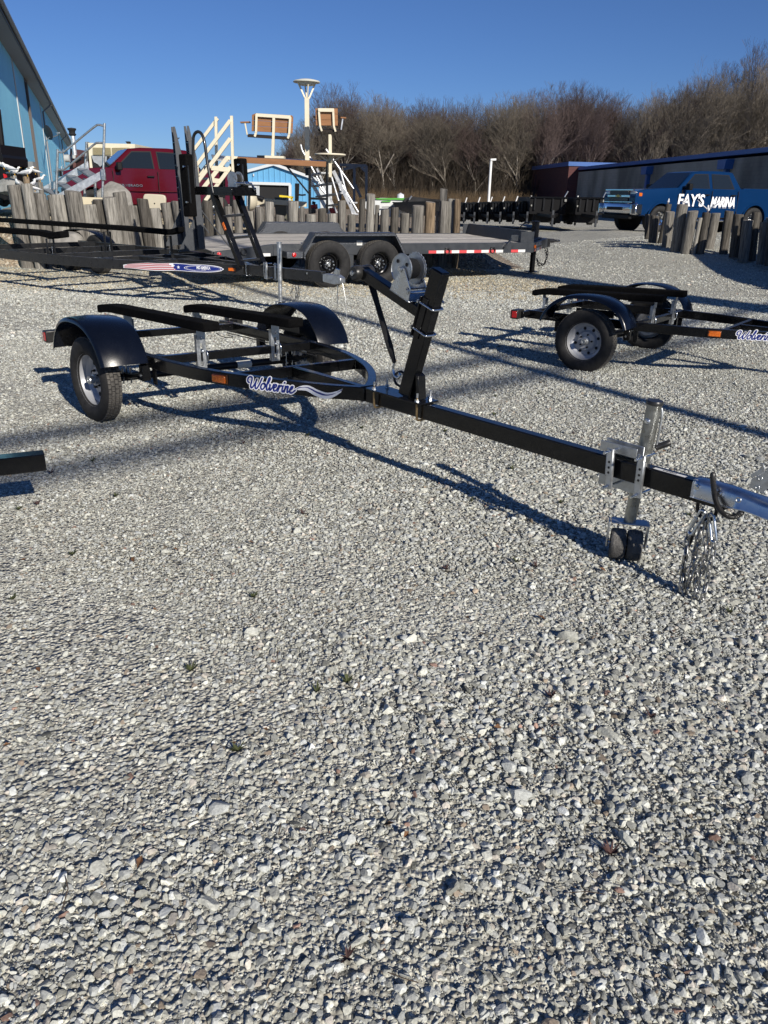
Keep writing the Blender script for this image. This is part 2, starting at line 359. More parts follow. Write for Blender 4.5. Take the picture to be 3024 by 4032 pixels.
stones('gravel', 2.3, 4.2, 10500, .0032, .0138, 1, 40, 6, .7, sm, 'grey crushed stone covering the lot under the near boat trailer', big=.01)
stones('gravel', 4.2, 7.6, 5200, .0045, .0135, 1, 24, 6, .9, sm, 'packed grey crushed stone behind the near boat trailer', big=.008)
stones('gravel', 13., 24., 330, .010, .024, 1, 6, 5, 1., sm, 'pale grey crushed stone spread thinly towards the timber posts', big=.02)
stones('gravel', 7.6, 13., 1700, .008, .019, 1, 10, 5, 1., sm, 'pale grey crushed stone in front of the flatbed trailer', big=.01)

# small weeds and dead leaves caught between the stones
def litter(name, n, x0, x1, y0, y1, kind, m, label, seed):
    R0 = np.random.RandomState(seed); P = []; F = []
    for _ in range(n):
        x = R0.uniform(x0, x1) * 1.; y = R0.uniform(y0, y1); x = x * (.35 + .62 * y) ; z = terr(x, y) + .012
        if kind == 'leaf':
            s = R0.uniform(.007, .018); a = R0.uniform(0, 6.3); c = Vector((x, y, z + R0.uniform(0, .01))); u = Vector((math.cos(a), math.sin(a), R0.normal(0, .3))) * s; w = Vector((-math.sin(a), math.cos(a), R0.normal(0, .3))) * s * .5; k = len(P)
            P += [c - u, c - w + Vector((0, 0, .004)), c + u, c + w + Vector((0, 0, .005)), c + Vector((0, 0, -.002))]; F += [(k, k + 1, k + 4), (k + 1, k + 2, k + 4), (k + 2, k + 3, k + 4), (k + 3, k, k + 4)]
        elif kind == 'twig':
            L_ = R0.uniform(.03, .09); a = R0.uniform(0, 6.3); c = Vector((x, y, z + .006)); u = Vector((math.cos(a), math.sin(a), .05)) * L_ * .5; w = Vector((-math.sin(a), math.cos(a), 0)) * .0013; k = len(P)
            m_ = c + Vector((R0.normal(0, .004), R0.normal(0, .004), .004)); P += [c - u - w, c - u + w, m_ - w, m_ + w, c + u - w, c + u + w, m_ + Vector((0, 0, .003))]; F += [(k, k + 1, k + 3, k + 2), (k + 2, k + 3, k + 5, k + 4)]
        else:
            for _b in range(R0.randint(14, 30)):
                a = R0.uniform(0, 6.3); L_ = R0.uniform(.012, .035); c = Vector((x, y, z - .005)); u = Vector((math.cos(a) * .8, math.sin(a) * .8, R0.uniform(.25, .9))) * L_; w = Vector((-math.sin(a), math.cos(a), 0)) * .0016; k = len(P)
                P += [c - w, c + w, c + u * .6 + w * 1.6, c + u, c + u * .6 - w * 1.6]; F += [(k, k + 1, k + 2, k + 4), (k + 4, k + 2, k + 3)]
    me = bpy.data.meshes.new(name); me.from_pydata([tuple(v) for v in P], [], F); me.materials.append(m); o = bpy.data.objects.new(name, me); COL.objects.link(o); tag(o, label, 'ground litter', kind='stuff')
litter('dead_leaves', 90, -1, 1, .5, 9, 'leaf', mat('dead_leaf', (.16, .08, .035), .8, 0, 0, .4, 40), 'small dead brown leaves scattered over the gravel', 21)
litter('twigs', 170, -1, 1, .5, 7, 'twig', mat('dry_twig', (.10, .07, .045), .9), 'thin dry twigs and stalks lying on the gravel', 22)
litter('weeds', 46, -1, 1, .6, 6, 'weed', mat('small_weed', (.055, .065, .02), .7, 0, 0, .4, 30), 'tiny green weeds growing between the stones', 23)
litter('weeds', 16, -1, 1, .6, 5, 'weed', mat('dead_weed', (.07, .035, .03), .8, 0, 0, .4, 30), 'tiny dried reddish weeds between the stones', 24)
# ------------------------------------------------------------------ small boat trailers
def frame_xf(ox, oy, head, shear=0., oz=0., pitch=0.):
    c, s = math.cos(head), math.sin(head)
    def f(v):
        x = v[0] + shear * v[1]; z = v[2] + oz + pitch * x
        return Vector((ox + c * x - s * v[1], oy + s * x + c * v[1], z))
    return f
def ribbon(mb, pts, w, fn, z=0.):
    """flat stroke of width w through 2-D points, mapped by fn(u, v, z)"""
    P = [Vector((p[0], p[1])) for p in pts]; m = len(P); A = []; B = []
    ws = w if isinstance(w, list) else [w] * m
    for i, p in enumerate(P):
        d = P[min(i + 1, m - 1)] - P[max(i - 1, 0)]
        if d.length < 1e-9: d = Vector((1, 0))
        d.normalize(); n = Vector((-d.y, d.x)) * ws[i] / 2; A.append(p + n); B.append(p - n)
    mb.add([fn(q.x, q.y, z) for q in A + B], [(i, i + 1, m + i + 1, m + i) for i in range(m - 1)])
    for p, ww in ((P[0], ws[0]), (P[-1], ws[-1])):
        mb.add([fn(p.x + math.cos(2 * PI * k / 10) * ww / 2, p.y + math.sin(2 * PI * k / 10) * ww / 2, z) for k in range(10)], [tuple(range(10))])
def spl2(pts, k=5): return [(q.x, q.y) for q in spline([(a, b, 0) for a, b in pts], k)]
# handwritten word: strokes in units of x-height, slanted
SCRIPT = [  # 'Wolverine'
    [(.02, .75), (-.22, .95), (-.25, 1.35), (.0, 1.6), (.3, 1.45), (.34, .9), (.32, .35), (.5, .05), (.72, .3), (.95, .95), (1.02, 1.35)], [(1.02, 1.35), (.96, .75), (1.05, .15), (1.25, .05), (1.5, .6), (1.72, 1.6)],
    [(2.15, .9), (1.9, .8), (1.8, .35), (2., .05), (2.25, .2), (2.35, .65), (2.15, .95), (2.4, .75)], [(2.4, .5), (2.75, 1.1), (2.85, 1.7), (2.7, 1.75), (2.6, 1.), (2.65, .2), (2.85, .05), (3., .3)],
    [(3.0, .85), (3.1, .3), (3.2, .05), (3.4, .45), (3.5, .95)], [(3.55, .45), (3.85, .6), (3.9, .9), (3.7, .92), (3.6, .45), (3.75, .05), (4., .15), (4.15, .4)],
    [(4.15, .4), (4.25, .95), (4.3, .5), (4.25, .05)], [(4.3, .5), (4.45, .88), (4.62, .85)], [(4.8, .9), (4.78, .3), (4.9, .04), (5.05, .3)], [(4.86, 1.3), (4.9, 1.38)],
    [(5.15, .9), (5.13, .05)], [(5.15, .5), (5.35, .9), (5.5, .8), (5.48, .3), (5.58, .04), (5.75, .3)], [(5.8, .45), (6.05, .6), (6.1, .9), (5.92, .92), (5.82, .45), (5.95, .05), (6.2, .1), (6.5, .45)]]
def wolverine(fn, root, s=.031, name='lettering'):
    """fn(u, v, z): point on the beam face; u metres along, v metres up, z proud"""
    g = lambda u, v, z: fn(u * s * 1.08 + v * s * .28, v * s, z)
    wv = [(6.4, .55), (7.2, 1.05), (8.2, 1.15), (9.4, .7), (10.6, .45), (11.6, .75), (12.2, 1.15)]
    wv2 = [(6.9, .7), (8., .72), (9.2, .2), (10.4, -.1), (11.4, .2), (12.15, .95)]
    a = MB(); b = MB()
    for st in SCRIPT: ribbon(a, spl2(st), .50, g, .0012); ribbon(b, spl2(st), .23, g, .0022)
    top = spl2(wv); bot = spl2(wv2); m = min(len(top), len(bot))
    def band(mb, T, B, z):
        n = min(len(T), len(B)); T = [T[int(i * (len(T) - 1) / (n - 1))] for i in range(n)]; B = [B[int(i * (len(B) - 1) / (n - 1))] for i in range(n)]
        mb.add([g(x, y, z) for x, y in T + B], [(i, i + 1, n + i + 1, n + i) for i in range(n - 1)])
    band(b, [(x, y - .08) for x, y in top], [(x, y + .28) for x, y in bot], .0022)
    band(a, [(x, y + .16) for x, y in top], [(x, y - .16) for x, y in bot], .0012)
    a.build(name, M_decw, root, smooth=0); b.build(name, M_decb, root, smooth=0)
def wheel(root, c, ax, R=.268, w=.12, rr=.172, name='wheel', bolts=5, rimm=None, treadm=None, hub=True, deep=.05, holes=0):
    """c: centre of the tyre, ax: unit vector pointing outboard. tyre > rim > hub"""
    c = Vector(c); ax = Vector(ax).normalized(); h = w / 2
    prof = [(h * .55, rr - .012), (h * .8, rr), (h * .98, rr + .02), (h * 1.04, (rr + R) / 2), (h * .98, R - .028), (h * .86, R - .01), (h * .74, R)]
    full = prof + [(-t, r) for t, r in reversed(prof)]
    o = MB(); o.lathe(c, ax, full, 48); ty = o.build('tyre', M_rub, root, 50)
    # tread blocks: grooves with sipes
    t = MB(); X = ax.orthogonal().normalized(); Y = ax.cross(X); nb = 56
    for k in range(nb):
        a0 = 2 * PI * k / nb
        for j, (q0, q1) in enumerate(((-.74, -.46), (-.40, -.04), (.04, .40), (.46, .74))):
            a = a0 + (.5 * 2 * PI / nb if j % 2 else 0); da = 2 * PI / nb * .40
            vs = []
            for aa in (a - da, a + da):
                for q in (q0, q1):
                    for r in (R - .004, R + .005): vs.append(c + ax * (h * q) + (X * math.cos(aa + q * .02) + Y * math.sin(aa + q * .02)) * r)
            t.add(vs, [(0, 1, 3, 2), (4, 6, 7, 5), (0, 4, 5, 1), (2, 3, 7, 6), (1, 5, 7, 3)])
    t.build('tread', treadm or M_tread, root, 0)
    m = rimm or M_rim; d = MB()
    rp = [(h * .62, rr + .004), (h * .72, rr + .006), (h * .74, rr - .003), (h * .55, rr - .010), (h * .30, rr - .016), (h * -.1, rr - .022), (h * -.1 - deep * .1, rr * .80), (h * -.1 - deep * .5, rr * .70), (h * -.1 - deep * .5, rr * .55), (h * .1 - deep * .35, rr * .45), (h * .1 - deep * .35, .03)]
    d.lathe(c, ax, rp, 48); rim = d.build('rim', m, root, 28)
    if holes:
        for k in range(holes):
            hb = MB()
            a = 2 * PI * (k + .5) / holes; p = c + ax * (h * -.1 - deep * .5 + .002) + (X * math.cos(a) + Y * math.sin(a)) * rr * .63
            hb.cyl(p, p + ax * .0025, .0135, 14); hb.build('vent_hole', M_dark, root, 40)
    if hub:
        q = MB(); q.lathe(c + ax * (h * .1 - deep * .4), ax, [(0, .034), (.03, .033), (.032, .026), (.058, .026), (.064, .022), (.064, .012), (.058, .011), (.058, .0)], 24)
        q.build('hub', M_galv, root, 35)
        for k in range(bolts):
            q = MB(); a = 2 * PI * k / bolts; p = c + ax * (h * .1 - deep * .36) + (X * math.cos(a) + Y * math.sin(a)) * .056
            q.cyl(p, p + ax * .016, .0085, 6); q.cyl(p, p + ax * .024, .004, 8); q.build('wheel_nut', M_black, root, 30)
def fender(root, cx, cz, y0, y1, rx=.42, rz=.40, z_end=.40, th=.004, lip=.022):
    """plastic mudguard: an arch from y0 (inboard) to y1 (outboard) with a rolled outer lip"""
    o = MB(); a0 = math.asin(min(.99, (z_end - cz) / rz)); n = 30; sg = 1 if y1 > y0 else -1
    prof = [(y0, 0.), (y0 + sg * .01, .004), (y0 + (y1 - y0) * .5, .012), (y1 - sg * .02, .006), (y1 - sg * .004, -.004), (y1, -lip), (y1 - sg * .004, -lip), (y1 - sg * .008, -.006), (y1 - sg * .024, .002), (y0 + (y1 - y0) * .5, .008), (y0 + sg * .012, 0), (y0, -.004)]
    m = len(prof); vs = []
    for i in range(n + 1):
        a = a0 + (PI - 2 * a0) * i / n
        for y, d in prof: vs.append((cx + math.copysign(abs(math.cos(a)) ** .82, math.cos(a)) * (rx + d), y, cz + math.sin(a) ** .86 * (rz + d)))
    fs = [(i * m + k, i * m + (k + 1) % m, (i + 1) * m + (k + 1) % m, (i + 1) * m + k) for i in range(n) for k in range(m)]
    fs += [tuple(range(m)), tuple(n * m + k for k in range(m))[::-1]]
    o.add(vs, fs); return o.build('fender', M_fender, root, 50)
def slotted_bracket(root, x, y, z0, z1, tilt=0., w=.062, face=1, slots=True):
    """galvanised channel upright with a long slot and toothed ribs; face: +1 looks forward"""
    o = MB(); d = .022 * face; t = .004; sw = .007
    zs0 = z0 + (z1 - z0) * .30; zs1 = z0 + (z1 - z0) * .74; sl = lambda z: y + tilt * (z - z0)
    def plate(ya, yb, za, zb): o.box((x, (sl((za + zb) / 2)) + (ya + yb) / 2, (za + zb) / 2), (t, abs(yb - ya), zb - za))
    plate(-w / 2, w / 2, z0, z0 + .02); plate(-sw, sw, z0 + .02, z0 + .04) if False else None
    plate(-w / 2, -sw, z0 + .02, zs1); plate(sw, w / 2, z0 + .02, zs1); plate(-w / 2, w / 2, zs1, z1)
    for s in (-1, 1): o.box((x - d / 2 - .5 * t * face, sl((z0 + z1) / 2) + s * (w / 2 - .002), (z0 + z1) / 2), (abs(d), .0035, z1 - z0 - .006))
    k = z0 + .03
    while k < zs1:
        for s in (-1, 1): o.box((x + .003 * face, sl(k) + s * .0185, k), (.004, .008, .004))
        k += .0085
    b = o.build('bunk_bracket', M_galv, root, 30)
    q = MB(); q.cyl((x, sl(z1 - .02), z1 - .022), (x + .012 * face, sl(z1 - .02), z1 - .022), .011, 6); q.build('bolt', M_zinc, b, 30)
    return b
def ubolt(root, pts, r=.0045, name='u_bolt', m=None, nuts=()):
    o = MB(); o.tube(pts, r, 8); u = o.build(name, m or M_zinc, root, 60)
    if nuts:
        q = MB()
        for p, d in nuts: p = Vector(p); d = Vector(d); q.cyl(p, p + d, .0105, 6)
        q.build('nut', M_zinc, root, 30)
    return u
M_chain = mat('dull_zinc_chain', (.36, .36, .35), .42, .9, 0, .25, 60)
def chain(root, pts, pitch=.030, r=.0036, R=.0085, name='safety_chain', m=None, ax0=(1, 0, 0)):
    P = spline(pts, 8); seg = [(P[i + 1] - P[i]).length for i in range(len(P) - 1)]; tot = sum(seg); n = max(2, int(tot / pitch)); o = MB(IDT)
    acc = 0; i = 0
    for k in range(n):
        s = (k + .5) * tot / n
        while i < len(seg) - 1 and acc + seg[i] < s: acc += seg[i]; i += 1
        p = P[i].lerp(P[i + 1], (s - acc) / seg[i]); d = (P[i + 1] - P[i]).normalized()
        a = Vector(ax0); a = (a - d * a.dot(d)).normalized(); b = d.cross(a)
        a = a * math.cos(.5) + b * math.sin(.5); b = d.cross(a)
        o.torus(p, a if k % 2 else b, R, r, 12, 6, X=d, sx=pitch * .5 + r - R + .001)
    return o.build(name, m or M_chain, root, 60)

def boat_trailer(xf, base, label, main=True, arm=True):
    MB.XF = staticmethod(xf); root = thing('boat_trailer', base, label, 'boat trailer', 'small black boat trailers on the gravel')
    zt = .453; H = .074; yc = .03 if main else 0.
    half = [(-.80 if main else -.66, .557), (.2, .562), (.45, .558), (.66, .54), (.97, .477), (1.27, .36), (1.50, .235), (1.66, .125), (1.76, .035), (1.80, .012)]
    for s in (-1, 1):
        o = MB(); o.sweep(spline([(x, yc * (1 - sstep(1.3, 1.8, x)) + s * y, 0) for x, y in half], 5), .047, H, zt); o.build('side_beam', M_black, root, 40, bevel=.004, seg=2)
    o = MB(); o.sweep([(1.74, 0), (3.80, 0)], .052, .079, zt + .001); o.build('tongue', M_black, root, 40, bevel=.005, seg=2)
    o = MB(); o.box((1.79, 0, zt - .037), (.012, .075, .084)); o.build('joint_plate', M_black, root, 40, bevel=.002)
    yin = .535
    o = MB(); o.bar((-.60, yc - yin, zt - .026), (-.60, yc + yin, zt - .026), .045, .05); o.build('rear_crossmember', M_black, root, 40, bevel=.003)
    o = MB(); o.bar((.42, yc - yin, zt - .028), (.42, yc + yin, zt - .028), .045, .052); o.build('middle_crossmember', M_black, root, 40, bevel=.003)
    o = MB(); o.bar((1.10, -.40, zt - .034), (1.10, .43, zt - .034), .04, .062); o.build('front_crossmember', M_black, root, 40, bevel=.003)
    o = MB(); o.bar((1.125, 0, zt - .034), (1.76, 0, zt - .034), .04, .062); o.build('centre_beam', M_black, root, 40, bevel=.003)
    # axle, springs, hangers
    o = MB(); o.cyl((.05, -.70, .262), (.05, .72, .262), .026, 16); ax = o.build('axle', M_blackd, root, 40)
    o = MB(); o.cyl((.05, .22, .262), (.05, .33, .262), .0272, 20); o.build('paper_label', mat('paper_label', (.72, .70, .62), .7), ax, 40)
    if True:
        F = MB()
        for k in range(9): F.box((.024, .235 + k * .0095, .272), (.0012, .006, .003))
        F.build('printing', M_dark, ax, 0)
    for s in (-1, 1):
        y = yc + s * .60
        o = MB(); o.tube(spline([(-.30, y, .345), (-.15, y, .30), (.05, y, .285), (.2, y, .30), (.36, y, .345)], 4), .011, 6); o.tube(spline([(-.2, y, .30), (.05, y, .268), (.25, y, .30)], 4), .010, 6); o.build('leaf_spring', M_blackd, root, 40)
        for x in (-.30, .36):
            o = MB(); o.box((x, y, .345), (.05, .05, .10)); o.build('spring_hanger', M_black, root, 40, bevel=.002)
        o = MB(); o.box((.42, y - s * .035, .36), (.04, .012, .17)); o.build('spring_hanger', M_black, root, 40, bevel=.002)
        o = MB()
        for x in (.02, .08): o.tube([(x, y - .025, .33), (x, y - .025, .225)], .005, 6); o.tube([(x, y + .025, .33), (x, y + .025, .225)], .005, 6)
        o.cyl((.36, y - s * .01, .33), (.36, y + s * .035, .33), .011, 6); o.build('spring_bolt', M_zinc, root, 40)
    out = .805 if main else .80
    for s in (-1, 1):
        w = thing('wheel', xf(Vector((.05, yc + s * out, 0))), None, None); w.parent = root; w.location = Vector(w['_b']) - Vector(root['_b'])
        MB.XF = staticmethod(IDT); wheel(w, xf(Vector((.05, s * (out - .045) + yc * (s > 0), .268))), (xf(Vector((0 - s * .11 * 0 + (.16 if main and s < 0 else -.11 if main else 0), s, 0))) - xf(Vector((0, 0, 0)))), holes=8); MB.XF = staticmethod(xf)
    MB.XF = staticmethod(xf)
    for s in (-1, 1):
        y1 = s * .862 + (yc if s > 0 else 0); f = fender(root, .035, .26, yc + s * .605, y1, .425, .395, .395)
        o = MB(); o.box((.035, yc + s * .60, .50), (.35, .006, .05)); o.bar((-.30, yc + s * .58, .40), (-.30, y1 * .93, .44), .03, .006); o.bar((.36, yc + s * .58, .40), (.36, y1 * .8, .44), .03, .006); o.build('fender_stay', M_blackd, root, 40)
        # tail lamp on a stay behind the fender
        yl = s * .70; MB.XF = staticmethod((lambda v: xf(Vector((v[0] + (0 if main else .14), v[1], v[2]))))); tl = thing('tail_lamp', xf(Vector((-.80, yl, .40))), None, None); tl.parent = root; tl.location = Vector(tl['_b']) - Vector(root['_b'])
        o = MB(); o.box((-.815, yl, .425), (.07, .125, .085)); o.build('housing', M_blackrub, tl, 40, bevel=.008, seg=2)
        o = MB(); o.box((-.853, yl, .425), (.012, .115, .075)); o.box((-.815, yl + s * .0635, .425), (.05, .004, .06)); o.build('lens', M_red, tl, 40, bevel=.003)
        o = MB(); o.bar((-.77, yc + s * .56, .425), (-.77, yl, .425), .035, .05); o.build('bracket', M_black, tl, 40, bevel=.002); MB.XF = staticmethod(xf)
    # amber side marker, with facets, on each beam
    def face(s):
        path = spline([(x, yc * (1 - sstep(1.3, 1.8, x)) + s * y, 0) for x, y in half], 8)
        L = [0]
        for i in range(len(path) - 1): L.append(L[-1] + (path[i + 1] - path[i]).length)
        i0 = min(range(len(path)), key=lambda i: abs(path[i].x - 1.10))
        def fn(u, v, z):
            t = L[i0] + u; i = 0
            while i < len(L) - 2 and L[i + 1] < t: i += 1
            d = (path[i + 1] - path[i]).normalized(); p = path[i] + d * (t - L[i]); n = Vector((d.y, -d.x, 0)) * (-s)
            n = n if n.y * s > 0 else -n
            return (p.x + n.x * (.0236 + z), p.y + n.y * (.0236 + z), zt - H / 2 + v)
        return fn
    for s in ((-1, 1) if main else (-1,)):
        fn = face(s); ml = thing('side_marker', xf(Vector(fn(-.0, 0, 0))), None, None); ml.parent = root; ml.location = Vector(ml['_b']) - Vector(root['_b'])
        u0 = -.035 if main else -.05
        def cbox(mb, ua, ub, va, vb, za, zb):
            mb.add([fn(u, v, z) for u in (ua, ub) for v in (va, vb) for z in (za, zb)], [(0, 1, 3, 2), (4, 6, 7, 5), (0, 4, 5, 1), (2, 3, 7, 6), (0, 2, 6, 4), (1, 5, 7, 3)])
        o = MB(); cbox(o, u0 - .052, u0 + .052, -.027, .027, 0, .008); o.build('base', mat('dark_amber_base', (.10, .035, .01), .3), ml, 40, bevel=.004, seg=2)
        o = MB(); cbox(o, u0 - .046, u0 + .046, -.022, .022, .008, .022); o.build('lens', M_orange, ml, 40, bevel=.006, seg=2); ol = ml
        o = MB()
        for uu in (-.022, .022):
            for k in range(10):
                a = 2 * PI * k / 10; cbox(o, u0 + uu + math.cos(a) * .013 - .0015, u0 + uu + math.cos(a) * .013 + .0015, math.sin(a) * .013 - .0015, math.sin(a) * .013 + .0015, .022, .0235)
        o.build('reflex_ring', mat('amber_ring', (.85, .33, .05), .2), ol, 0)
        wf = (lambda fn: lambda u, v, z: fn(.15 + u if main else .12 + u, v - .029, z))(fn)
        if s < 0: wolverine(wf, root, .0405)
        else:
            L0 = .15 + 12.2 * .0405 * 1.08
            wolverine((lambda fn: lambda u, v, z: fn(L0 - u, v - .029, z))(fn), root, .0405)
    # bunks and their brackets
    by = (-.262 + yc, .262 + yc) if main else (-.27, .27)
    for k, y in enumerate(by):
        x0, x1 = ((-1.06, .60) if k == 0 else (-.74, .70)) if main else (-.75, .53)
        zb0, zb1 = (.585, .632) if main else (.60, .632)
        o = MB(); n = 12; pts = []
        xs = [x0, x0 + .035, x0 + .12] + [x0 + .12 + (x1 - x0 - .14) * i / n for i in range(1, n)] + [x1 - .01, x1]
        vs = []
        for i, x in enumerate(xs):
            t = (x - x0) / (x1 - x0); z = zb0 + (zb1 - zb0) * t; dr = -.02 * (1 - sstep(0, .12, t)); hw = .056 if i not in (0, len(xs) - 1) else .048; hh = .029 if i not in (0, len(xs) - 1) else .021
            z += dr; vs += [(x, y - hw, z - hh), (x, y + hw, z - hh), (x, y + hw, z + hh), (x, y - hw, z + hh)]
        fs = [(4 * i + q, 4 * i + (q + 1) % 4, 4 * i + 4 + (q + 1) % 4, 4 * i + 4 + q) for i in range(len(xs) - 1) for q in range(4)] + [(0, 1, 2, 3), tuple(4 * (len(xs) - 1) + q for q in (3, 2, 1, 0))]
        o.add(vs, fs); o.build('bunk', M_carpet, root, 50, bevel=.011, seg=3)
        for xx in (-.60, .42):
            zz = zb0 + (zb1 - zb0) * (xx - x0) / (x1 - x0) - .025; fx = xx + (.026 if xx > 0 else -.029)
            slotted_bracket(root, fx, y, zt - .105, zz - .035, face=1 if xx > 0 else -1)
            q = MB(); q.box((fx + (.006 if xx > 0 else -.006), y, zz - .03), (.004, .058, .06)); q.box((fx - (.018 if xx > 0 else -.018), y, zz - .003), (.05, .062, .004)); q.build('bunk_bracket', M_galv, root, 30, bevel=.001)
            f2 = fx + (.012 if xx > 0 else -.012); bk = xx - (.03 if xx > 0 else -.03)
            for dz in ((.006, -.058) if False else (.008,)):
                ubolt(root, spline([(bk, y + .028, zt + dz), (f2, y + .03, zt + dz), (f2, y + .03, zt + dz - .07), (bk, y + .028, zt + dz - .072)], 3), nuts=())
                ubolt(root, [(bk, y + .006, zt + dz), (f2 + (.012 if xx > 0 else -.012), y + .004, zt + dz)], nuts=(((f2 - .006 * (1 if xx > 0 else -1), y + .004, zt + dz), (.008 if xx > 0 else -.008, 0, 0)),))
    # wiring
    o = MB(); o.tube(spline([(-.74, .5, .36), (-.70, .55, .33), (-.62, .58, .34), (-.55, .50, .37)], 5), .003, 6); o.tube(spline([(-.6, .52, .38), (0, .52, .385), (.6, .5, .385)], 5), .004, 6); o.build('wiring', M_blackrub, root, 60)
    return root, zt

XFM = frame_xf(-1.2964, 5.40825, -.84221, .11, 0., .002)
XFT = frame_xf(-1.2964, 5.40825, -.84221, .0, 0., .002)
tr_root, ZT = boat_trailer(XFM, XFM(Vector((.05, 0, 0))), 'black single axle boat trailer nearest the viewer with a tall winch post')
def ly(p, y0):      # point of the photo ray on the trailer's own plane y = y0 (local coordinates, unsheared)
    c, s = math.cos(-.84221), math.sin(-.84221); d = ray(*p)
    l = lambda q: Vector((c * (q.x + 1.2964) + s * (q.y - 5.40825), -s * (q.x + 1.2964) + c * (q.y - 5.40825), q.z))
    a = l(CC); b = l(CC + d) - a; return a + b * ((y0 - a.y) / b.y)
# ---- winch post
MB.XF = staticmethod(XFT)
z4 = Z(3.402, 1350, 950); z7 = Z(3.16, 2300, 1550); z6 = Z(3.402, 2600, 1800)
ws = thing('winch_stand', XFT(Vector((2.11, 0, ZT))), None, None); ws.parent = tr_root; ws.location = Vector(ws['_b']) - Vector(tr_root['_b'])
pb = Vector((2.10, 0, ZT + .010)); pt = Vector((2.302, 0, 1.085)); pd = (pt - pb).normalized(); pn = Vector((pd.z, 0, -pd.x))   # pn: forward normal
o = MB(); o.bar(pb, pt, .052, .078, up=pn); o.build('post', M_black, ws, 40, bevel=.004, seg=2)
o = MB(); o.bar(pt, pt + pd * .004, .048, .072, up=pn); o.build('post_cap', M_black, ws, 40, bevel=.002)
o = MB(); o.box((2.06, 0, ZT + .0055), (.42, .125, .009)); o.build('base_plate', M_black, ws, 40, bevel=.002)
o = MB(); o.prism([(2.125, -.004, ZT + .012), (2.215, -.004, ZT + .012), (2.20, -.004, ZT + .13), (2.165, -.004, ZT + .145)], (0, .008, 0)); o.prism([(2.198, -.026, ZT + .012), (2.218, -.026, ZT + .012), (2.204, -.026, ZT + .13), (2.184, -.026, ZT + .14)], (0, .052, 0)); o.build('gusset', M_black, ws, 40, bevel=.002)
for x in (1.90, 2.225):
    for s in (-1, 1):
        q = MB(); q.cyl((x, s * .045, ZT + .008), (x, s * .045, ZT + .052), .0058, 8); q.build('stud', M_galv, ws, 40)
        q = MB(); q.cyl((x, s * .045, ZT + .010), (x, s * .045, ZT + .022), .012, 6); q.cyl((x, s * .045, ZT + .009), (x, s * .045, ZT + .0115), .015, 14); q.build('nut', M_zinc, ws, 30)
    ubolt(ws, spline([(x, -.045, ZT + .03), (x, -.045, ZT - .055), (x, -.038, ZT - .083), (x, -.02, ZT - .088), (x, .02, ZT - .088), (x, .038, ZT - .083), (x, .045, ZT - .05), (x, .045, ZT + .03)], 4), .0058, m=M_gold)
def onp(h, f=0., y=0.):   # h metres up the post, f metres ahead of its axis
    return pb + pd * h + pn * f + Vector((0, y, 0))
# arm with its mounting channel
ar0 = onp(.43, -.045); ar1 = Vector((1.765, 0, 1.030))
o = MB(); o.bar(ar0, ar1, .052, .056, up=(0, 1, 0)); o.build('arm', M_black, ws, 40, bevel=.004, seg=2)
o = MB(); o.box(onp(.415, -.0435), (.005, .085, .20), (pn, Vector((0, 1, 0)), pd))
for s in (-1, 1): o.box(onp(.415, -.022, s * .0295), (.045, .005, .20), (pn, Vector((0, 1, 0)), pd))
o.build('arm_bracket', M_black, ws, 40, bevel=.0015)
for h in (.485, .355):
    ubolt(ws, spline([onp(h, -.055, -.036), onp(h, .01, -.036), onp(h - .001, .044, -.034), onp(h - .001, .049, -.02), onp(h - .001, .049, .02), onp(h, .044, .034), onp(h, .01, .036), onp(h, -.055, .036)], 4), .0055, nuts=((onp(h, -.056, -.036), pn * .009), (onp(h, -.056, .036), pn * .009)))
ad = (ar1 - ar0).normalized(); an = Vector((-ad.z, 0, ad.x)); an = an if an.z > 0 else -an
# bow roller at the arm's end
rc = Vector((1.742, 0, 1.034))
o = MB(); o.lathe(rc + Vector((0, -.062, 0)), (0, 1, 0), [(0, .008), (0, .030), (.008, .036), (.03, .038), (.062, .034), (.094, .038), (.116, .036), (.124, .030), (.124, .008)], 32); o.build('bow_roller', M_blackrub, ws, 40); rl = ws
o = MB(); o.cyl(rc + Vector((0, -.070, 0)), rc + Vector((0, .070, 0)), .0125, 24); o.cyl(rc + Vector((0, -.076, 0)), rc + Vector((0, .076, 0)), .009, 6); o.build('bolt', M_zinc, rl, 30)
o = MB()
for s in (-1, 1): o.bar(ar1 + Vector((0.03, s * .0285, -.002)), rc + Vector((0, s * .0285, 0)), .004, .045, up=(0, 1, 0)) if False else None
o.bar(ar1 + ad * -.04 + Vector((0, .0, 0)), rc + Vector((0, 0, 0)), .03, .03, up=(0, 1, 0)); o.build('roller_fork', M_black, ws, 40)
# hand winch
wc = Vector((2.085, 0, 1.078)); wn_ = thing('hand_winch', XFT(ar0 + ad * .11), None, None); wn_.parent = tr_root; wn_.location = Vector(wn_['_b']) - Vector(tr_root['_b'])
def disc(y, R, th, m, nm, teeth=0):
    o = MB(); n = 96 if teeth else 48; vs = []
    for yy in (y - th / 2, y + th / 2):
        for k in range(n):
            a = 2 * PI * k / n; r = R - (.0035 if teeth and (k // 2) % 2 else 0); vs.append((wc.x + math.cos(a) * r, yy, wc.z + math.sin(a) * r))
    o.add(vs, [tuple(range(n)), tuple(range(n, 2 * n))[::-1]] + [(k, (k + 1) % n, n + (k + 1) % n, n + k) for k in range(n)])
    return o.build(nm, m, wn_, 30)
def polyplate(nm, pts, y, th, m=None):
    o = MB(); o.prism([(p[0], y, p[1]) for p in pts], (0, th, 0)); return o.build(nm, m or M_zinc, wn_, 30, bevel=.001)
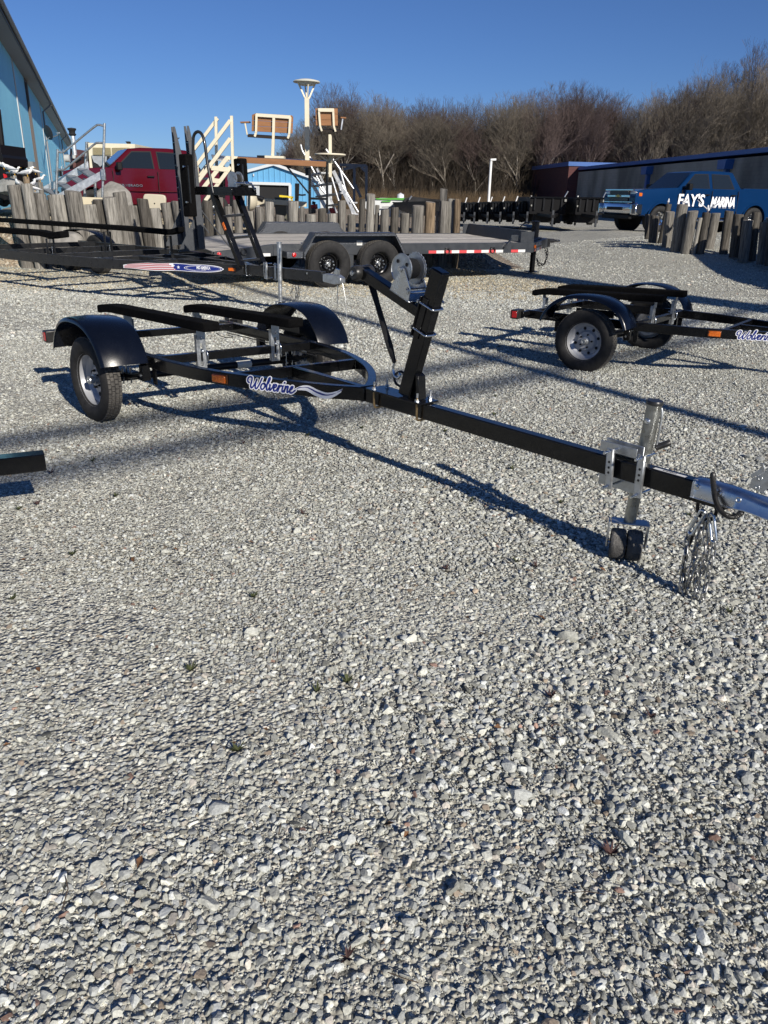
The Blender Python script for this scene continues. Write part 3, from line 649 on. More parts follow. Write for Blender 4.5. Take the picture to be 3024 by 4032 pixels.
o = MB(); o.lathe(wc + Vector((0, -.044, 0)), (0, 1, 0), [(0, .0), (0, .069), (-.003, .071), (0.002, .072), (.006, .068), (.006, .0)], 48); o.build('spool_flange', M_galv, wn_, 25)
disc(.040, .070, .003, M_galv, 'gear', 0); disc(.047, .076, .005, M_galv, 'gear', 1)
o = MB(); o.lathe(wc + Vector((0, -.038, 0)), (0, 1, 0), [(0, .044), (.01, .047), (.04, .048), (.066, .047), (.077, .044)], 40); o.build('strap_roll', mat('black_webbing', (.010, .010, .011), .8, 0, 0, .2, 40, .9, 500, stretch=(1, 1, 1)), wn_, 40)
q = MB()
for a in (.55, 2.2): q.cyl((wc.x + math.cos(a) * .043, -.0475, wc.z + math.sin(a) * .043), (wc.x + math.cos(a) * .043, -.0465, wc.z + math.sin(a) * .043), .009, 14)
q.build('flange_hole', M_dark, wn_, 30)
foot = ar0 + ad * .13 + an * .029; f0 = foot + ad * -.075; f1 = foot + ad * .065
for y in (-.053, .052): polyplate('side_plate', [(f0.x, f0.z), (f1.x, f1.z), (f1.x + .012, f1.z + .03), (wc.x + .016, wc.z + .006), (wc.x - .016 + .028, wc.z + .014), (wc.x + .03, wc.z + .004), (f0.x + .012, f0.z + .062)], y, .0035)
o = MB(); o.box((f0 + f1) / 2 + an * .002, (.145, .108, .004), (ad, Vector((0, 1, 0)), an)); o.build('foot_plate', M_zinc, wn_, 30, bevel=.001)
q = MB()
for c_, r in ((wc, .010), (f0.lerp(wc, .35) + Vector((.01, 0, .0)), .011)): q.cyl((c_.x, -.062, c_.z), (c_.x, .06, c_.z), r, 6); q.cyl((c_.x, -.0575, c_.z), (c_.x, -.055, c_.z), r * 1.5, 18)
q.build('shaft', M_zinc, wn_, 30)
sh = f0 + Vector((.0, 0, .045)); q = MB(); q.cyl((sh.x + .005, -.05, sh.z), (sh.x + .005, .10, sh.z), .006, 12); q.cyl((sh.x + .005, .06, sh.z), (sh.x + .005, .085, sh.z), .014, 14); q.build('drive_shaft', M_zinc, wn_, 30)
o = MB(); o.tube(spline([(sh.x + .005, .10, sh.z), (sh.x + .03, .103, sh.z - .02), (sh.x + .085, .105, sh.z - .05)], 4), .006, 8); o.build('ratchet_lever', M_zinc, wn_, 40)
# strap from the drum over the roller and down to the ring on the post
def strap(pts, w=.048):
    o = MB(); vs = []
    for p in pts: vs += [(p[0], -w / 2 * p[2], p[1]), (p[0], w / 2 * p[2], p[1])]
    m = len(pts); o.add(vs, [(2 * i, 2 * i + 1, 2 * i + 3, 2 * i + 2) for i in range(m - 1)])
    return o.build('winch_strap', MATS['black_webbing'], ws, 60)
strap([(wc.x - .01, wc.z + .048, 1), (1.95, 1.095, .9), (1.85, 1.082, .85), (1.775, 1.07, .8)])
s1 = ly(z4(385, 600), 0); s2 = ly(z4(690, 1640), 0)
st = strap([(s1.x, s1.z, .9), (s1.x + .25 * (s2.x - s1.x), s1.z + .25 * (s2.z - s1.z), .7), (s1.x + .5 * (s2.x - s1.x), s1.z + .5 * (s2.z - s1.z), .75), (s1.x + .78 * (s2.x - s1.x), s1.z + .78 * (s2.z - s1.z), .9), (s2.x, s2.z, .45)], .05)
so_ = st.modifiers.new('thick', 'SOLIDIFY'); so_.thickness = .003
hk = [ly(z4(*p), 0) for p in ((690, 1640), (672, 1720), (690, 1800), (735, 1840), (765, 1810), (750, 1760))]
o = MB(); o.tube(spline(hk, 4), [.005 + .004 * math.sin(PI * min(1, i / 20)) for i in range(21)], 10); o.build('snap_hook', M_zinc, ws, 50)
rg = [ly(z4(*p), .0) for p in ((830, 1790), (770, 1755), (710, 1790), (690, 1850), (715, 1920), (780, 1960))]
o = MB(); o.tube(spline(rg, 4), .0065, 10); o.build('tie_ring', M_black, ws, 50)

# ---- tongue jack, on the far side of the tongue
jk = thing('tongue_jack', XFT(Vector((3.38, .08, 0))), None, None); jk.parent = tr_root; jk.location = Vector(jk['_b']) - Vector(tr_root['_b'])
jb = Vector((3.381, .082, .172)); jt = Vector((3.412, .082, .690)); jd = (jt - jb).normalized()
J = lambda h: jb + jd * h
o = MB(); o.tube([J(.20), J(.503)], .0285, 36); up_ = jk; o.build('upper_tube', mat('worn_zinc_tube', (.34, .345, .32), .34, .9, 0, .3, 30, .05, 90, .14), jk, 40)
o = MB(); o.lathe(J(.500), jd, [(0, .029), (0, .0315), (.010, .0318), (.015, .029), (.015, 0)], 36); o.build('cap', M_blackrub, up_, 40)
o = MB(); o.tube([J(0), J(.21)], .0245, 32); o.build('inner_tube', MATS['worn_zinc_tube'], jk, 40)
fcx = (xa := (XFT(Vector((1, 0, 0))) - XFT(Vector((0, 0, 0)))), ya := (XFT(Vector((0, 1, 0))) - XFT(Vector((0, 0, 0)))))
inv = lambda w: Vector((w.dot(xa), w.dot(ya), w.z))
WA = inv(Vector((.97, -.24, 0)).normalized()); WF = WA.cross(Vector((0, 0, 1)))     # roller axis and rolling direction in trailer axes
jr = Vector((3.379, .082, .065))
for s in (-1, 1):
    o = MB(); o.lathe(jr + WA * (s * .033 - .030), WA, [(0, .02), (0, .058), (.005, .063), (.012, .065), (.048, .065), (.055, .063), (.060, .058), (.060, .02)], 40); o.build('roller_wheel', mat('dusty_roller_rubber', (.03, .03, .03), .8, 0, 0, .5, 40, .6, 120, dust=.8), jk, 40)
o = MB(); t = .008; hw = .073
o.box(J(0) + Vector((0, 0, -.004)), (hw * 2, .062, t), (WA, WF, Vector((0, 0, 1))))
for s in (-1, 1): o.prism([jr + WA * (s * hw) + WF * .031 + Vector((0, 0, .105)), jr + WA * (s * hw) - WF * .031 + Vector((0, 0, .105)), jr + WA * (s * hw) - WF * .018 + Vector((0, 0, -.014)), jr + WA * (s * hw) + WF * .018 + Vector((0, 0, -.014))], WA * (t * s))
o.build('fork', M_galv, jk, 40, bevel=.004, seg=2)
o = MB(); o.cyl(jr - WA * .085, jr + WA * .088, .006, 10); o.cyl(jr + WA * .074, jr + WA * .083, .011, 6); o.cyl(jr - WA * .083, jr - WA * .074, .011, 6); o.build('axle_bolt', M_zinc, jk, 30)
cl0, cl1 = ly(z7(325, 960), -.06).x, ly(z7(690, 1040), -.06).x
for x, (pa, pbm) in ((cl0, ((325, 705), (285, 1205))), (cl1, ((715, 790), (645, 1315)))):
    A = ly(z7(*pa), -.062); B = ly(z7(*pbm), -.062); dd = (A - B).normalized(); tx = Vector((dd.z, 0, -dd.x)); c_ = (A + B) / 2; LL = (A - B).length
    o = MB(); o.box(c_, (.026, .0035, LL), (tx, Vector((0, 1, 0)), dd))
    for s in (-1, 1): o.box(c_ + tx * s * .0142 + Vector((0, .005, 0)), (.003, .012, LL), (tx, Vector((0, 1, 0)), dd))
    o.build('clamp_bar', M_galv, jk, 30, bevel=.001); cp = jk
    q = MB()
    for k in (-.2, -.02, .16) if False else (-.32, -.10, .10): h_ = c_ + dd * (-k * LL * .62 - .004); q.cyl(h_ + Vector((0, -.0022, 0)), h_ + Vector((0, -.0012, 0)), .0052, 12)
    q.build('bolt_hole', M_dark, cp, 30)
    for e in (A - dd * .011, B + dd * .011):
        q = MB(); q.cyl(e + Vector((0, .09, 0)), e + Vector((0, -.042, 0)), .005, 10); q.build('clamp_bolt', M_zinc, jk, 40)
        q = MB(); q.cyl(e + Vector((0, -.003, 0)), e + Vector((0, -.012, 0)), .0095, 6); q.build('nut', M_zinc, jk, 30)
# back plates above and below the tongue carrying the swivel
o = MB(); o.box((3.335, -.005, ZT + .034), (.165, .004, .04)); o.box((3.335, .024, ZT + .018), (.165, .055, .004)); o.build('mount_plate', M_galv, jk, 30, bevel=.003, seg=2)
o = MB(); o.box((3.325, .035, ZT - .12), (.17, .004, .045)); o.build('mount_plate', M_galv, jk, 30, bevel=.003, seg=2)
o = MB(); o.box((3.335, .042, ZT - .04), (.17, .005, .19)); o.build('mount_plate', M_galv, jk, 30, bevel=.003, seg=2)
o = MB(); o.lathe(J(.435) + Vector((0, -.026, 0)), (0, -1, 0), [(0, .012), (.003, .012), (.006, .009), (.006, 0)], 20); o.cyl(J(.435) + Vector((0, -.03, 0)), J(.435) + Vector((0, -.037, 0)), .006, 12); o.build('button', M_zinc, up_, 40)
cr = [ly(z7(*p), .10) for p in ((960, 200), (965, 290), (935, 480), (905, 620), (895, 690))]
o = MB(); o.tube(spline(cr, 4), .0048, 8); ch_ = jk; o.build('crank', M_galv, jk, 50)
ga, gb = ly(z7(885, 695), .10), ly(z7(1075, 625), .13)
o = MB(); o.tube([ga, ga.lerp(gb, .06), ga.lerp(gb, .1), ga.lerp(gb, .5), ga.lerp(gb, .94), gb], [.011, .0135, .0125, .0128, .0125, .009], 20); o.build('grip', M_blackrub, ch_, 45)
# manufacturer's strip on top of the tongue
a, b_ = ly(z7(895, 925), 0).x, ly(z7(1290, 1030), 0).x
o = MB(); o.box(((a + b_) / 2, -.012, ZT + .0025), (b_ - a, .018, .0008)); sk = o.build('paper_strip', mat('paper_strip', (.74, .74, .72), .6), tr_root, 30)
o = MB()
for k, w in enumerate((3, 1, 3, 2, 3, 3, 1, 2)): o.box((a + (b_ - a) * (.3 + .055 * k), -.012, ZT + .0034), (.0015 * w, .009, .0004)); o.box((a + (b_ - a) * (.3 + .055 * k), -.009 if k % 2 else -.015, ZT + .0034), (.006, .0015, .0004))
o.build('printing', M_dark, sk, 0)

# ---- coupler
cp = thing('coupler', XFT(Vector((3.69, 0, ZT))), None, None); cp.parent = tr_root; cp.location = Vector(cp['_b']) - Vector(tr_root['_b'])
o = MB(); x0, x1 = 3.67, 4.02; n = 14; vs = []; sec = 9
M_coup = mat('bright_zinc_coupler', (.62, .65, .70), .3, 1., 0, .12, 14, .04, 30, .1)
for i in range(n + 1):
    t = i / n; x = x0 + (x1 - x0) * t; hw = .0305 + .016 * sstep(.45, .9, t); top = ZT + .007 - .012 * sstep(.3, .8, t); dep = .068 - .018 * sstep(.3, .7, t) + (0 if i else 0); r = .012
    ring = [(-hw - .004, -dep), (-hw, -dep + .004), (-hw, -r), (-hw + r * .4, -r * .3), (-hw + r, 0), (hw - r, 0), (hw - r * .4, -r * .3), (hw, -r), (hw, -dep + .004), (hw + .004, -dep)]
    vs += [(x - (.02 if False else 0), y, top + z) for y, z in ring]
sec = 10; o.add(vs, [(i * sec + k, i * sec + k + 1, (i + 1) * sec + k + 1, (i + 1) * sec + k) for i in range(n) for k in range(sec - 1)])
cb = o.build('channel', M_coup, cp, 45); sd_ = cb.modifiers.new('thick', 'SOLIDIFY'); sd_.thickness = .004
o = MB(); o.lathe((4.035, 0, ZT - .03), (0, 0, 1), [(-.03, .052), (-.028, .055), (0, .052), (.018, .04), (.03, .02), (.033, 0)], 32); o.build('ball_socket', M_coup, cp, 50)
for p in ((495, 420), (800, 510)):
    c_ = ly(z6(*p), -.033); q = MB(); q.cyl(c_, c_ + Vector((0, -.009, 0)), .0125, 6); q.cyl(c_, c_ + Vector((0, -.017, 0)), .0068, 12); q.build('bolt', M_zinc, cp, 30)
c_ = ly(z6(1040, 600), -.036); q = MB(); q.torus(c_, (0, 1, 0), .0085, .002, 20, 6); q.build('rivet', M_zinc, cp, 40)
LV = [ly(z6(*p), -.012) for p in ((1180, 430), (1215, 320), (1330, 270), (1395, 215), (1470, 120), (1640, 200), (1560, 330), (1360, 510))]
o = MB(); o.prism(LV, (0, .004, 0)); lv = o.build('latch_lever', M_galv, cp, 30, bevel=.001)
LV = [ly(z6(*p), -.022) for p in ((1200, 300), (1200, 260), (1340, 190), (1350, 160), (1320, 110), (1370, 105), (1395, 190), (1380, 245), (1230, 300))]
o = MB(); o.prism(LV, (0, .004, 0)); o.build('latch_pawl', M_galv, cp, 30, bevel=.001)
for p in ((1335, 315), (1295, 432)):
    c_ = ly(z6(*p), -.012); q = MB(); q.torus(c_, (0, 1, 0), .0065, .0016, 16, 6); q.build('rivet', M_zinc, cp, 40)
# corrugated hose loop
def hose(pxs, y, r=.0095, closed=False):
    P = spline([ly(z6(*p), yy) for p, yy in zip(pxs, y)], 14); o = MB(); o.tube(P, [r * (1.08 if i % 2 else .88) for i in range(len(P))], 12); return o.build('corrugated_hose', M_blackrub, cp, 0)
hose(((705, 300), (700, 262), (700, 330), (715, 480), (735, 600), (775, 700), (850, 790), (960, 830), (1060, 790), (1095, 720)), (0., -.03, -.05, -.06, -.06, -.06, -.055, -.05, -.04, -.0), .0098)
o = MB(); o.tube(spline([ly(z6(*p), -.01) for p in ((505, 600), (495, 720), (530, 810), (600, 860), (690, 850), (740, 780), (750, 680))], 5), .007, 10); o.build('chain_loop', M_black, cp, 50)
# carabiners and safety chains
def carab(pa, pb_, y, r=.0058, w=.010):
    A = ly(z6(*pa), y); B = ly(z6(*pb_), y - .006); d = (B - A); L_ = d.length; d.normalize(); n_ = Vector((d.z, 0, -d.x)); o = MB()
    o.torus((A + B) / 2, Vector((0, 1, 0)), w, r, 22, 8, X=d, sx=L_ / 2 - w); o.build('carabiner', M_zinc, cp, 50); q = cp
    o = MB(); o.cyl(A.lerp(B, .35) + n_ * w, A.lerp(B, .75) + n_ * w, r * 1.5, 12); o.build('sleeve', M_zinc, q, 40)
carab((575, 745), (385, 1050), -.02); carab((672, 790), (715, 1165), -.022)
def zch(pts, y0=-.02, **k):
    return chain(cp, [XFT(ly(z6(*p), y0 + .008 * math.sin(i * 2.1))) for i, p in enumerate(pts)], ax0=tuple(XFT(Vector((1, 0, 0))) - XFT(Vector((0, 0, 0)))), **k)
zch([(385, 1030), (350, 1150), (340, 1300), (315, 1450), (290, 1600), (275, 1750), (290, 1870), (350, 1800), (375, 1660), (430, 1480), (470, 1280), (520, 1080), (560, 900), (600, 800)], -.024)
zch([(715, 1150), (710, 1270), (680, 1400), (645, 1540), (620, 1690), (585, 1820), (540, 1950), (480, 2010), (450, 1880), (500, 1700), (560, 1540), (590, 1360), (600, 1180), (625, 980), (640, 800)], -.030)
zch([(560, 780), (545, 950), (500, 1120), (460, 1290), (430, 1440), (400, 1600), (370, 1700), (310, 1780)], .0)
zch([(640, 820), (640, 1000), (650, 1150), (620, 1300), (540, 1420), (480, 1560), (470, 1720), (500, 1850), (530, 1950)], .004)
o = MB(); o.tube(spline([ly(z6(*p), .012) for p in ((460, 980), (410, 1130), (330, 1330), (310, 1560), (330, 1750), (400, 1930), (440, 1900))], 6), .007, 8); o.build('wiring_lead', M_blackrub, cp, 50)
MB.XF = staticmethod(IDT)
# ------------------------------------------------------------------ second small boat trailer, to the right
XR = frame_xf(2.17, 7.50, math.radians(-38), 0, -.012, 0)
r2, _ = boat_trailer(XR, XR(Vector((.05, 0, 0))), 'smaller black boat trailer at the right edge, its silver wheel facing the viewer', main=False)
MB.XF = staticmethod(XR)

def planeY(ox, oy, head):
    """returns f(pixel, y0): local point on a vehicle's own lengthwise plane y = y0"""
    c, s = math.cos(head), math.sin(head); l = lambda q: Vector((c * (q.x - ox) + s * (q.y - oy), -s * (q.x - ox) + c * (q.y - oy), q.z))
    def f(p, y0):
        a = l(CC); b = l(CC + ray(*p)) - a; return a + b * ((y0 - a.y) / b.y)
    return f
def planeX(ox, oy, head):
    c, s = math.cos(head), math.sin(head); l = lambda q: Vector((c * (q.x - ox) + s * (q.y - oy), -s * (q.x - ox) + c * (q.y - oy), q.z))
    def f(p, x0):
        a = l(CC); b = l(CC + ray(*p)) - a; return a + b * ((x0 - a.x) / b.x)
    return f
def flat_text(txt, fn, size, mat_, root, name='lettering', bold=.0, shear=0., sx=1., align='CENTER', spacing=1.):
    """writing as thin mesh; fn(u, v) -> point"""
    cu = bpy.data.curves.new('t', 'FONT'); cu.body = txt; cu.size = size; cu.offset = bold; cu.shear = shear; cu.align_x = align; cu.align_y = 'CENTER'; cu.space_character = spacing; cu.resolution_u = 4
    to = bpy.data.objects.new('t', cu); COL.objects.link(to); dg = bpy.context.evaluated_depsgraph_get(); me = bpy.data.meshes.new_from_object(to.evaluated_get(dg))
    vs = [fn(v.co.x * sx, v.co.y) for v in me.vertices]; fs = [tuple(p.vertices) for p in me.polygons]
    bpy.data.objects.remove(to); bpy.data.curves.remove(cu); bpy.data.meshes.remove(me)
    o = MB(); o.add(vs, fs); return o.build(name, mat_, root, smooth=0)

# ------------------------------------------------------------------ larger boat trailer behind, running out of the picture on the left
HA = math.radians(-38); XA = frame_xf(-1.85, 10.45, HA); pA = planeY(-1.85, 10.45, HA); MB.XF = staticmethod(XA)
z8 = Z(3.318, 0, 830); z92 = Z(3.318, 500, 900); z93 = Z(3.318, 900, 900); zc = Z(3.318, 600, 480)
M_dk = mat('dark_grey_enamel', (.013, .014, .016), .3, 0, .2, .25, 12, .03, 40, .06, dust=.10, spec=.4)
ma = thing('boat_trailer', XA(Vector((-2.4, 0, 0))), 'large black boat trailer with ladder stand and flag sticker at the left', 'boat trailer')
zA = .555; hf = [(-6.2, 1.12), (-3.6, 1.10), (-2.6, 1.02), (-1.7, .84), (-1.0, .60), (-.5, .36), (-.15, .16), (.02, .07)]
for s in (-1, 1):
    o = MB(); o.sweep(spline([(x, s * y, 0) for x, y in hf], 5), .05, .128, zA); o.build('side_beam', M_dk, ma, 40, bevel=.004)
o = MB(); o.box((.66, 0, zA - .062), (1.40, .078, .126)); o.build('tongue', M_dk, ma, 40, bevel=.006, seg=2)
for x in (-5.2, -4.0, -2.9, -1.9, -1.15):
    hw = np.interp(x, [q[0] for q in hf], [q[1] for q in hf]) - .02
    o = MB(); o.bar((x, -hw, zA - .03), (x, hw, zA - .03), .07, .075); o.build('crossmember', M_dk, ma, 40, bevel=.003)
for s in (-1, 1):
    o = MB(); o.bar((-1.9, s * .30, zA - .03), (-.3, s * .12, zA - .03), .05, .075); o.build('diagonal_beam', M_dk, ma, 40, bevel=.003)
def bunk(pts, w=.14, h=.075):
    o = MB(); P = [Vector(p) for p in pts]; vs = []
    for p in P: vs += [p + Vector((0, -w / 2, -h / 2)), p + Vector((0, w / 2, -h / 2)), p + Vector((0, w / 2, h / 2)), p + Vector((0, -w / 2, h / 2))]
    n = len(P); o.add(vs, [(4 * i + k, 4 * i + (k + 1) % 4, 4 * i + 4 + (k + 1) % 4, 4 * i + 4 + k) for i in range(n - 1) for k in range(4)] + [(0, 1, 2, 3), (4 * n - 1, 4 * n - 2, 4 * n - 3, 4 * n - 4)])
    return o.build('bunk', M_carpet, ma, 50, bevel=.015, seg=3)
b1 = [pA(z8(0, 118), .42), pA(z8(1659, 228), .42), pA(z92(560, 48), .42), pA(z92(640, 35), .42), pA(z92(705, 10), .42)]
b1[0] = b1[1] + (b1[0] - b1[1]) * 1.15
bunk(b1)
b2 = [pA(z8(0, 250), -.55), pA(z8(560, 290), -.55), pA(z8(700, 325), -.55), pA(z8(850, 305), -.55)]; b2[0] = b2[1] + (b2[0] - b2[1]) * 1.3
bunk(b2, .14, .09)
def ubracket(x, y, zt_, w=.11):
    for s in (-1, 1):
        o = MB(); o.box((x, y + s * w / 2, (zA - .1 + zt_) / 2), (.05, .008, zt_ - zA + .1)); o.build('bunk_bracket', M_dk, ma, 30, bevel=.002)
    o = MB(); o.box((x, y, zt_ - .004), (.05, w, .008)); o.build('bunk_bracket', M_dk, ma, 30)
    q = MB(); q.cyl((x + .03, y, zA - .07), (x + .03, y, zA + .05), .006, 8); q.build('bracket_bolt', M_zinc, ma, 40)
for p, y in ((z8(665, 480), -.60), (z8(1405, 350), .38), (z92(535, 180), .42)):
    c_ = pA(p, y); ubracket(c_.x, y, .72 if y < 0 else .80)
# winch stand: two ladder legs, platform, handrail and carpeted guide posts
LA = [(pA(zc(800, 950), -.17), pA(zc(1165, 1890), -.17)), (pA(zc(1105, 930), .17), pA(zc(1445, 1860), .17))]
for a, b_ in LA:
    o = MB(); o.bar(a, b_, .06, .085, up=(0, 1, 0)); o.build('ladder_leg', M_black, ma, 40, bevel=.004)
for f in (.30, .60, .92):
    a, b_ = LA[0][0].lerp(LA[0][1], f), LA[1][0].lerp(LA[1][1], f); o = MB(); o.bar(a, b_, .06, .03); o.build('ladder_rung', M_dk, ma, 40, bevel=.002)
pl = pA(zc(590, 900), -.17); pr = pA(zc(1150, 885), -.02)
o = MB(); zt2 = (pl.z + pr.z) / 2; o.box(((pl.x + pr.x) / 2, .0, zt2 - .03), (pr.x - pl.x + .1, .42, .012)); o.box(((pl.x + pr.x) / 2, -.2, zt2 - .01), (pr.x - pl.x + .1, .01, .10)); o.box(((pl.x + pr.x) / 2, .2, zt2 - .01), (pr.x - pl.x + .1, .01, .10)); o.box((pr.x + .05, 0, zt2 - .01), (.01, .40, .10)); o.build('platform', M_black, ma, 40, bevel=.002)
hr = [pA(zc(*p), -.20) for p in ((555, 860), (535, 560), (533, 260), (548, 165), (597, 128), (650, 170), (685, 290), (720, 540), (795, 935))]
o = MB(); o.tube(spline(hr, 7), .019, 12); o.build('handrail', M_dk, ma, 50)
for pts, y in ((((430, 420), (500, 1240)), -.30), (((1145, 478), (1175, 900)), .30)):
    a, b_ = pA(zc(*pts[0]), y), pA(zc(*pts[1]), y); o = MB(); o.bar(a, b_, .15, .115, up=(0, 1, 0)); o.build('guide_post', M_carpet, ma, 50, bevel=.02, seg=3)
    o = MB(); d_ = (b_ - a); o.bar(a + d_ * .18 + Vector((.065, -.04, 0)), a + d_ * .78 + Vector((.065, -.04, 0)), .05, .012, up=(0, 1, 0)); o.build('guide_backing', M_dk, ma, 40)
    for f in (.2, .76):
        o = MB(); o.cyl(a + d_ * f + Vector((.05, -.09, 0)), a + d_ * f + Vector((.05, -.065, 0)), .012, 8); o.build('guide_bolt', M_zinc, ma, 40)
a = pA(zc(525, 1000), -.24); 

wz = pA(zc(1095, 745), -.04)
for nm, parts in (('winch', ((0, .085, -.07, .012), (0, .085, .03, .014))),):
    for _, R_, y_, t_ in parts:
        o = MB(); o.lathe(wz + Vector((0, y_, 0)), (0, 1, 0), [(0, 0), (0, R_), (t_, R_), (t_, 0)], 28); o.build('winch_flange', M_galv, ma, 35)
    o = MB(); o.lathe(wz + Vector((0, -.06, 0)), (0, 1, 0), [(0, .055), (.09, .055)], 24); o.build('winch_strap', MATS['black_webbing'], ma, 35)
    o = MB(); o.prism([wz + Vector((-.07, -.085, -.13)), wz + Vector((.10, -.085, -.13)), wz + Vector((.10, -.085, -.03)), wz + Vector((.02, -.085, .03)), wz + Vector((-.05, -.085, .0))], (0, .006, 0)); o.build('winch_side_plate', M_galv, ma, 30)
    o = MB(); o.cyl(wz + Vector((.09, -.10, -.05)), wz + Vector((.09, .17, -.05)), .013, 12); o.cyl(wz + Vector((.09, .05, -.05)), wz + Vector((.09, .12, -.05)), .024, 12); o.bar(wz + Vector((.09, .16, -.05)), wz + Vector((.15, .17, -.12)), .02, .02); o.build('winch_shaft', M_zinc, ma, 35)
# amber markers
def amb(c, d, nm='amber_marker'):
    o = MB(); o.box(c, d); o.build(nm, M_orange, ma, 40, bevel=.004, seg=2)
am = pA(zc(937, 1365), -.22); d_ = (LA[0][1] - LA[0][0]).normalized()
o = MB(); o.box(am + Vector((0, -.0, 0)), (.035, .012, .10), (Vector((d_.z, 0, -d_.x)), Vector((0, 1, 0)), d_)); o.build('amber_marker', M_orange, ma, 40, bevel=.003)
# face of the near beam (outer side)
pathA = spline([(x, -y, 0) for x, y in hf], 10); LAc = [0]
for i in range(len(pathA) - 1): LAc.append(LAc[-1] + (pathA[i + 1] - pathA[i]).length)
def faceA(u, v, z=0):      # u = metres back from the beam's front end
    t = LAc[-1] - u; i = 0
    while i < len(LAc) - 2 and LAc[i + 1] < t: i += 1
    d = (pathA[i + 1] - pathA[i]).normalized(); p = pathA[i] + d * (t - LAc[i]); n = Vector((d.y, -d.x, 0)); n = n if n.y < 0 else -n
    return (p.x + n.x * (.0256 + z), p.y + n.y * (.0256 + z), zA - .064 + v)
def uA(px):                # find u for a photo column on the face
    best = min((abs(_px(XA(Vector(faceA(k * .01, 0)))) - px), k * .01) for k in range(0, 420)); return best[1]
def _px(w):
    d = w - CC; return 1512 + CF * d.dot(CR) / d.dot(fw)
UA0, UA1 = uA(500 + 1270 / 3.318), uA(474)   # right tip of the oval, left tip of the flag
SA = UA0 - UA1
def dA(t, v, z): return faceA(UA0 + (UA1 - UA0) * t, v, z)   # t 0 = oval tip (right), 1 = flag tip (left)
def strip(mb, f_lo, f_hi, t0, t1, z, n=40):
    P = [dA(t0 + (t1 - t0) * i / n, f_lo(t0 + (t1 - t0) * i / n), z) for i in range(n + 1)] + [dA(t0 + (t1 - t0) * i / n, f_hi(t0 + (t1 - t0) * i / n), z) for i in range(n + 1)]
    mb.add(P, [(i, i + 1, n + 2 + i, n + 1 + i) for i in range(n)])
he = lambda t: .047 * math.sqrt(max(0, 1 - ((t - .19) / .19) ** 2)) if t < .19 else (.047 if t < .72 else .047 - (t - .72) / .28 * .030)
wv_ = lambda t: (.006 * math.sin((t - .3) * 13) if t > .3 else 0) - (max(0, t - .7) * .09)
o = MB(); strip(o, lambda t: wv_(t) - he(t), lambda t: wv_(t) + he(t), 0, .97, .001); o.build('sticker_ground', M_decw, ma, 0)
o = MB(); strip(o, lambda t: wv_(t) - max(0, he(t) - .006), lambda t: wv_(t) + max(0, he(t) - .006), .008, .46, .0018); o.build('sticker_blue', M_decb, ma, 0)
for k in range(4):
    o = MB(); lo = -.036 + k * .022; strip(o, (lambda lo: lambda t: wv_(t) + lo * he(t) / .047)(lo), (lambda lo: lambda t: wv_(t) + (lo + .0115) * he(t) / .047)(lo), .44 + .02 * k, .96 - .03 * (k == 3), .0022); o.build('sticker_stripe', M_decr, ma, 0)
def oval(a, b, z, m, nm, cx=.185):
    o = MB(); o.add([dA(cx + a * math.cos(2 * PI * k / 40), b * math.sin(2 * PI * k / 40), z) for k in range(40)], [tuple(range(40))]); o.build(nm, m, ma, 0)
oval(.178, .038, .0022, M_decw, 'sticker_oval'); oval(.172, .0345, .0026, M_decb, 'sticker_oval'); oval(.160, .030, .0030, M_decw, 'sticker_oval'); oval(.156, .028, .0034, M_decb, 'sticker_oval')
def tA(u, v): return dA(.185 - u / abs(SA), v, .0042)
flat_text('MID AMERICA', lambda u, v: tA(u, v + .006), .052, M_decw, ma, bold=.0016, sx=.60, spacing=.95)
flat_text('TRAILERS', lambda u, v: tA(u, v - .019), .014, M_decw, ma, bold=.0, sx=1.15)
for (t, v, r_) in ((.415, .004, .024), (.455, .022, .012), (.452, -.024, .011)):
    o = MB(); P = []
    for k in range(10):
        a = PI / 2 + k * PI / 5; rr = r_ if k % 2 == 0 else r_ * .42; P.append(dA(t - math.cos(a) * rr / abs(SA), v + math.sin(a) * rr, .003))
    o.add(P + [dA(t, v, .003)], [(k, (k + 1) % 10, 10) for k in range(10)]); o.build('sticker_star', M_decw, ma, 0)
ua = uA(500 + 1370 / 3.318); o = MB(); vs = [faceA(ua + du, dv, dz) for du in (-.05, .05) for dv in (-.02, .02) for dz in (0, .014)]
o.add(vs, [(0, 1, 3, 2), (4, 6, 7, 5), (0, 4, 5, 1), (2, 3, 7, 6), (0, 2, 6, 4), (1, 5, 7, 3)]); o.build('amber_marker', M_orange, ma, 40, bevel=.004)
# jack, coupler, chains
jx = pA(z93(678, 500), -.06).x; J0 = pA(z93(670, 1000), -.075); J1 = pA(z93(680, 190), -.075)
o = MB(); o.tube([(jx, -.075, J0.z + .30), (jx + .005, -.075, J1.z)], .030, 24); o.tube([(jx + .005, -.075, J1.z), (jx + .005, -.075, J1.z + .012)], .033, 24); o.build('jack_upper_tube', M_galv, ma, 40)
o = MB(); o.tube([(jx - .003, -.075, .13), (jx, -.075, J0.z + .31)], .025, 20); o.build('jack_inner_tube', M_galv, ma, 40)
for s in (-1, 1):
    o = MB(); o.lathe((jx, -.075 + s * .03 - .02, .075), (0, 1, 0), [(0, .02), (0, .07), (.01, .075), (.03, .075), (.04, .07), (.04, .02)], 28); o.build('jack_wheel', M_blackrub, ma, 40)
o = MB(); o.box((jx, -.075, .155), (.06, .15, .006)); 
for s in (-1, 1): o.box((jx, -.075 + s * .073, .115), (.045, .006, .085))
o.build('jack_fork', M_galv, ma, 40, bevel=.002)
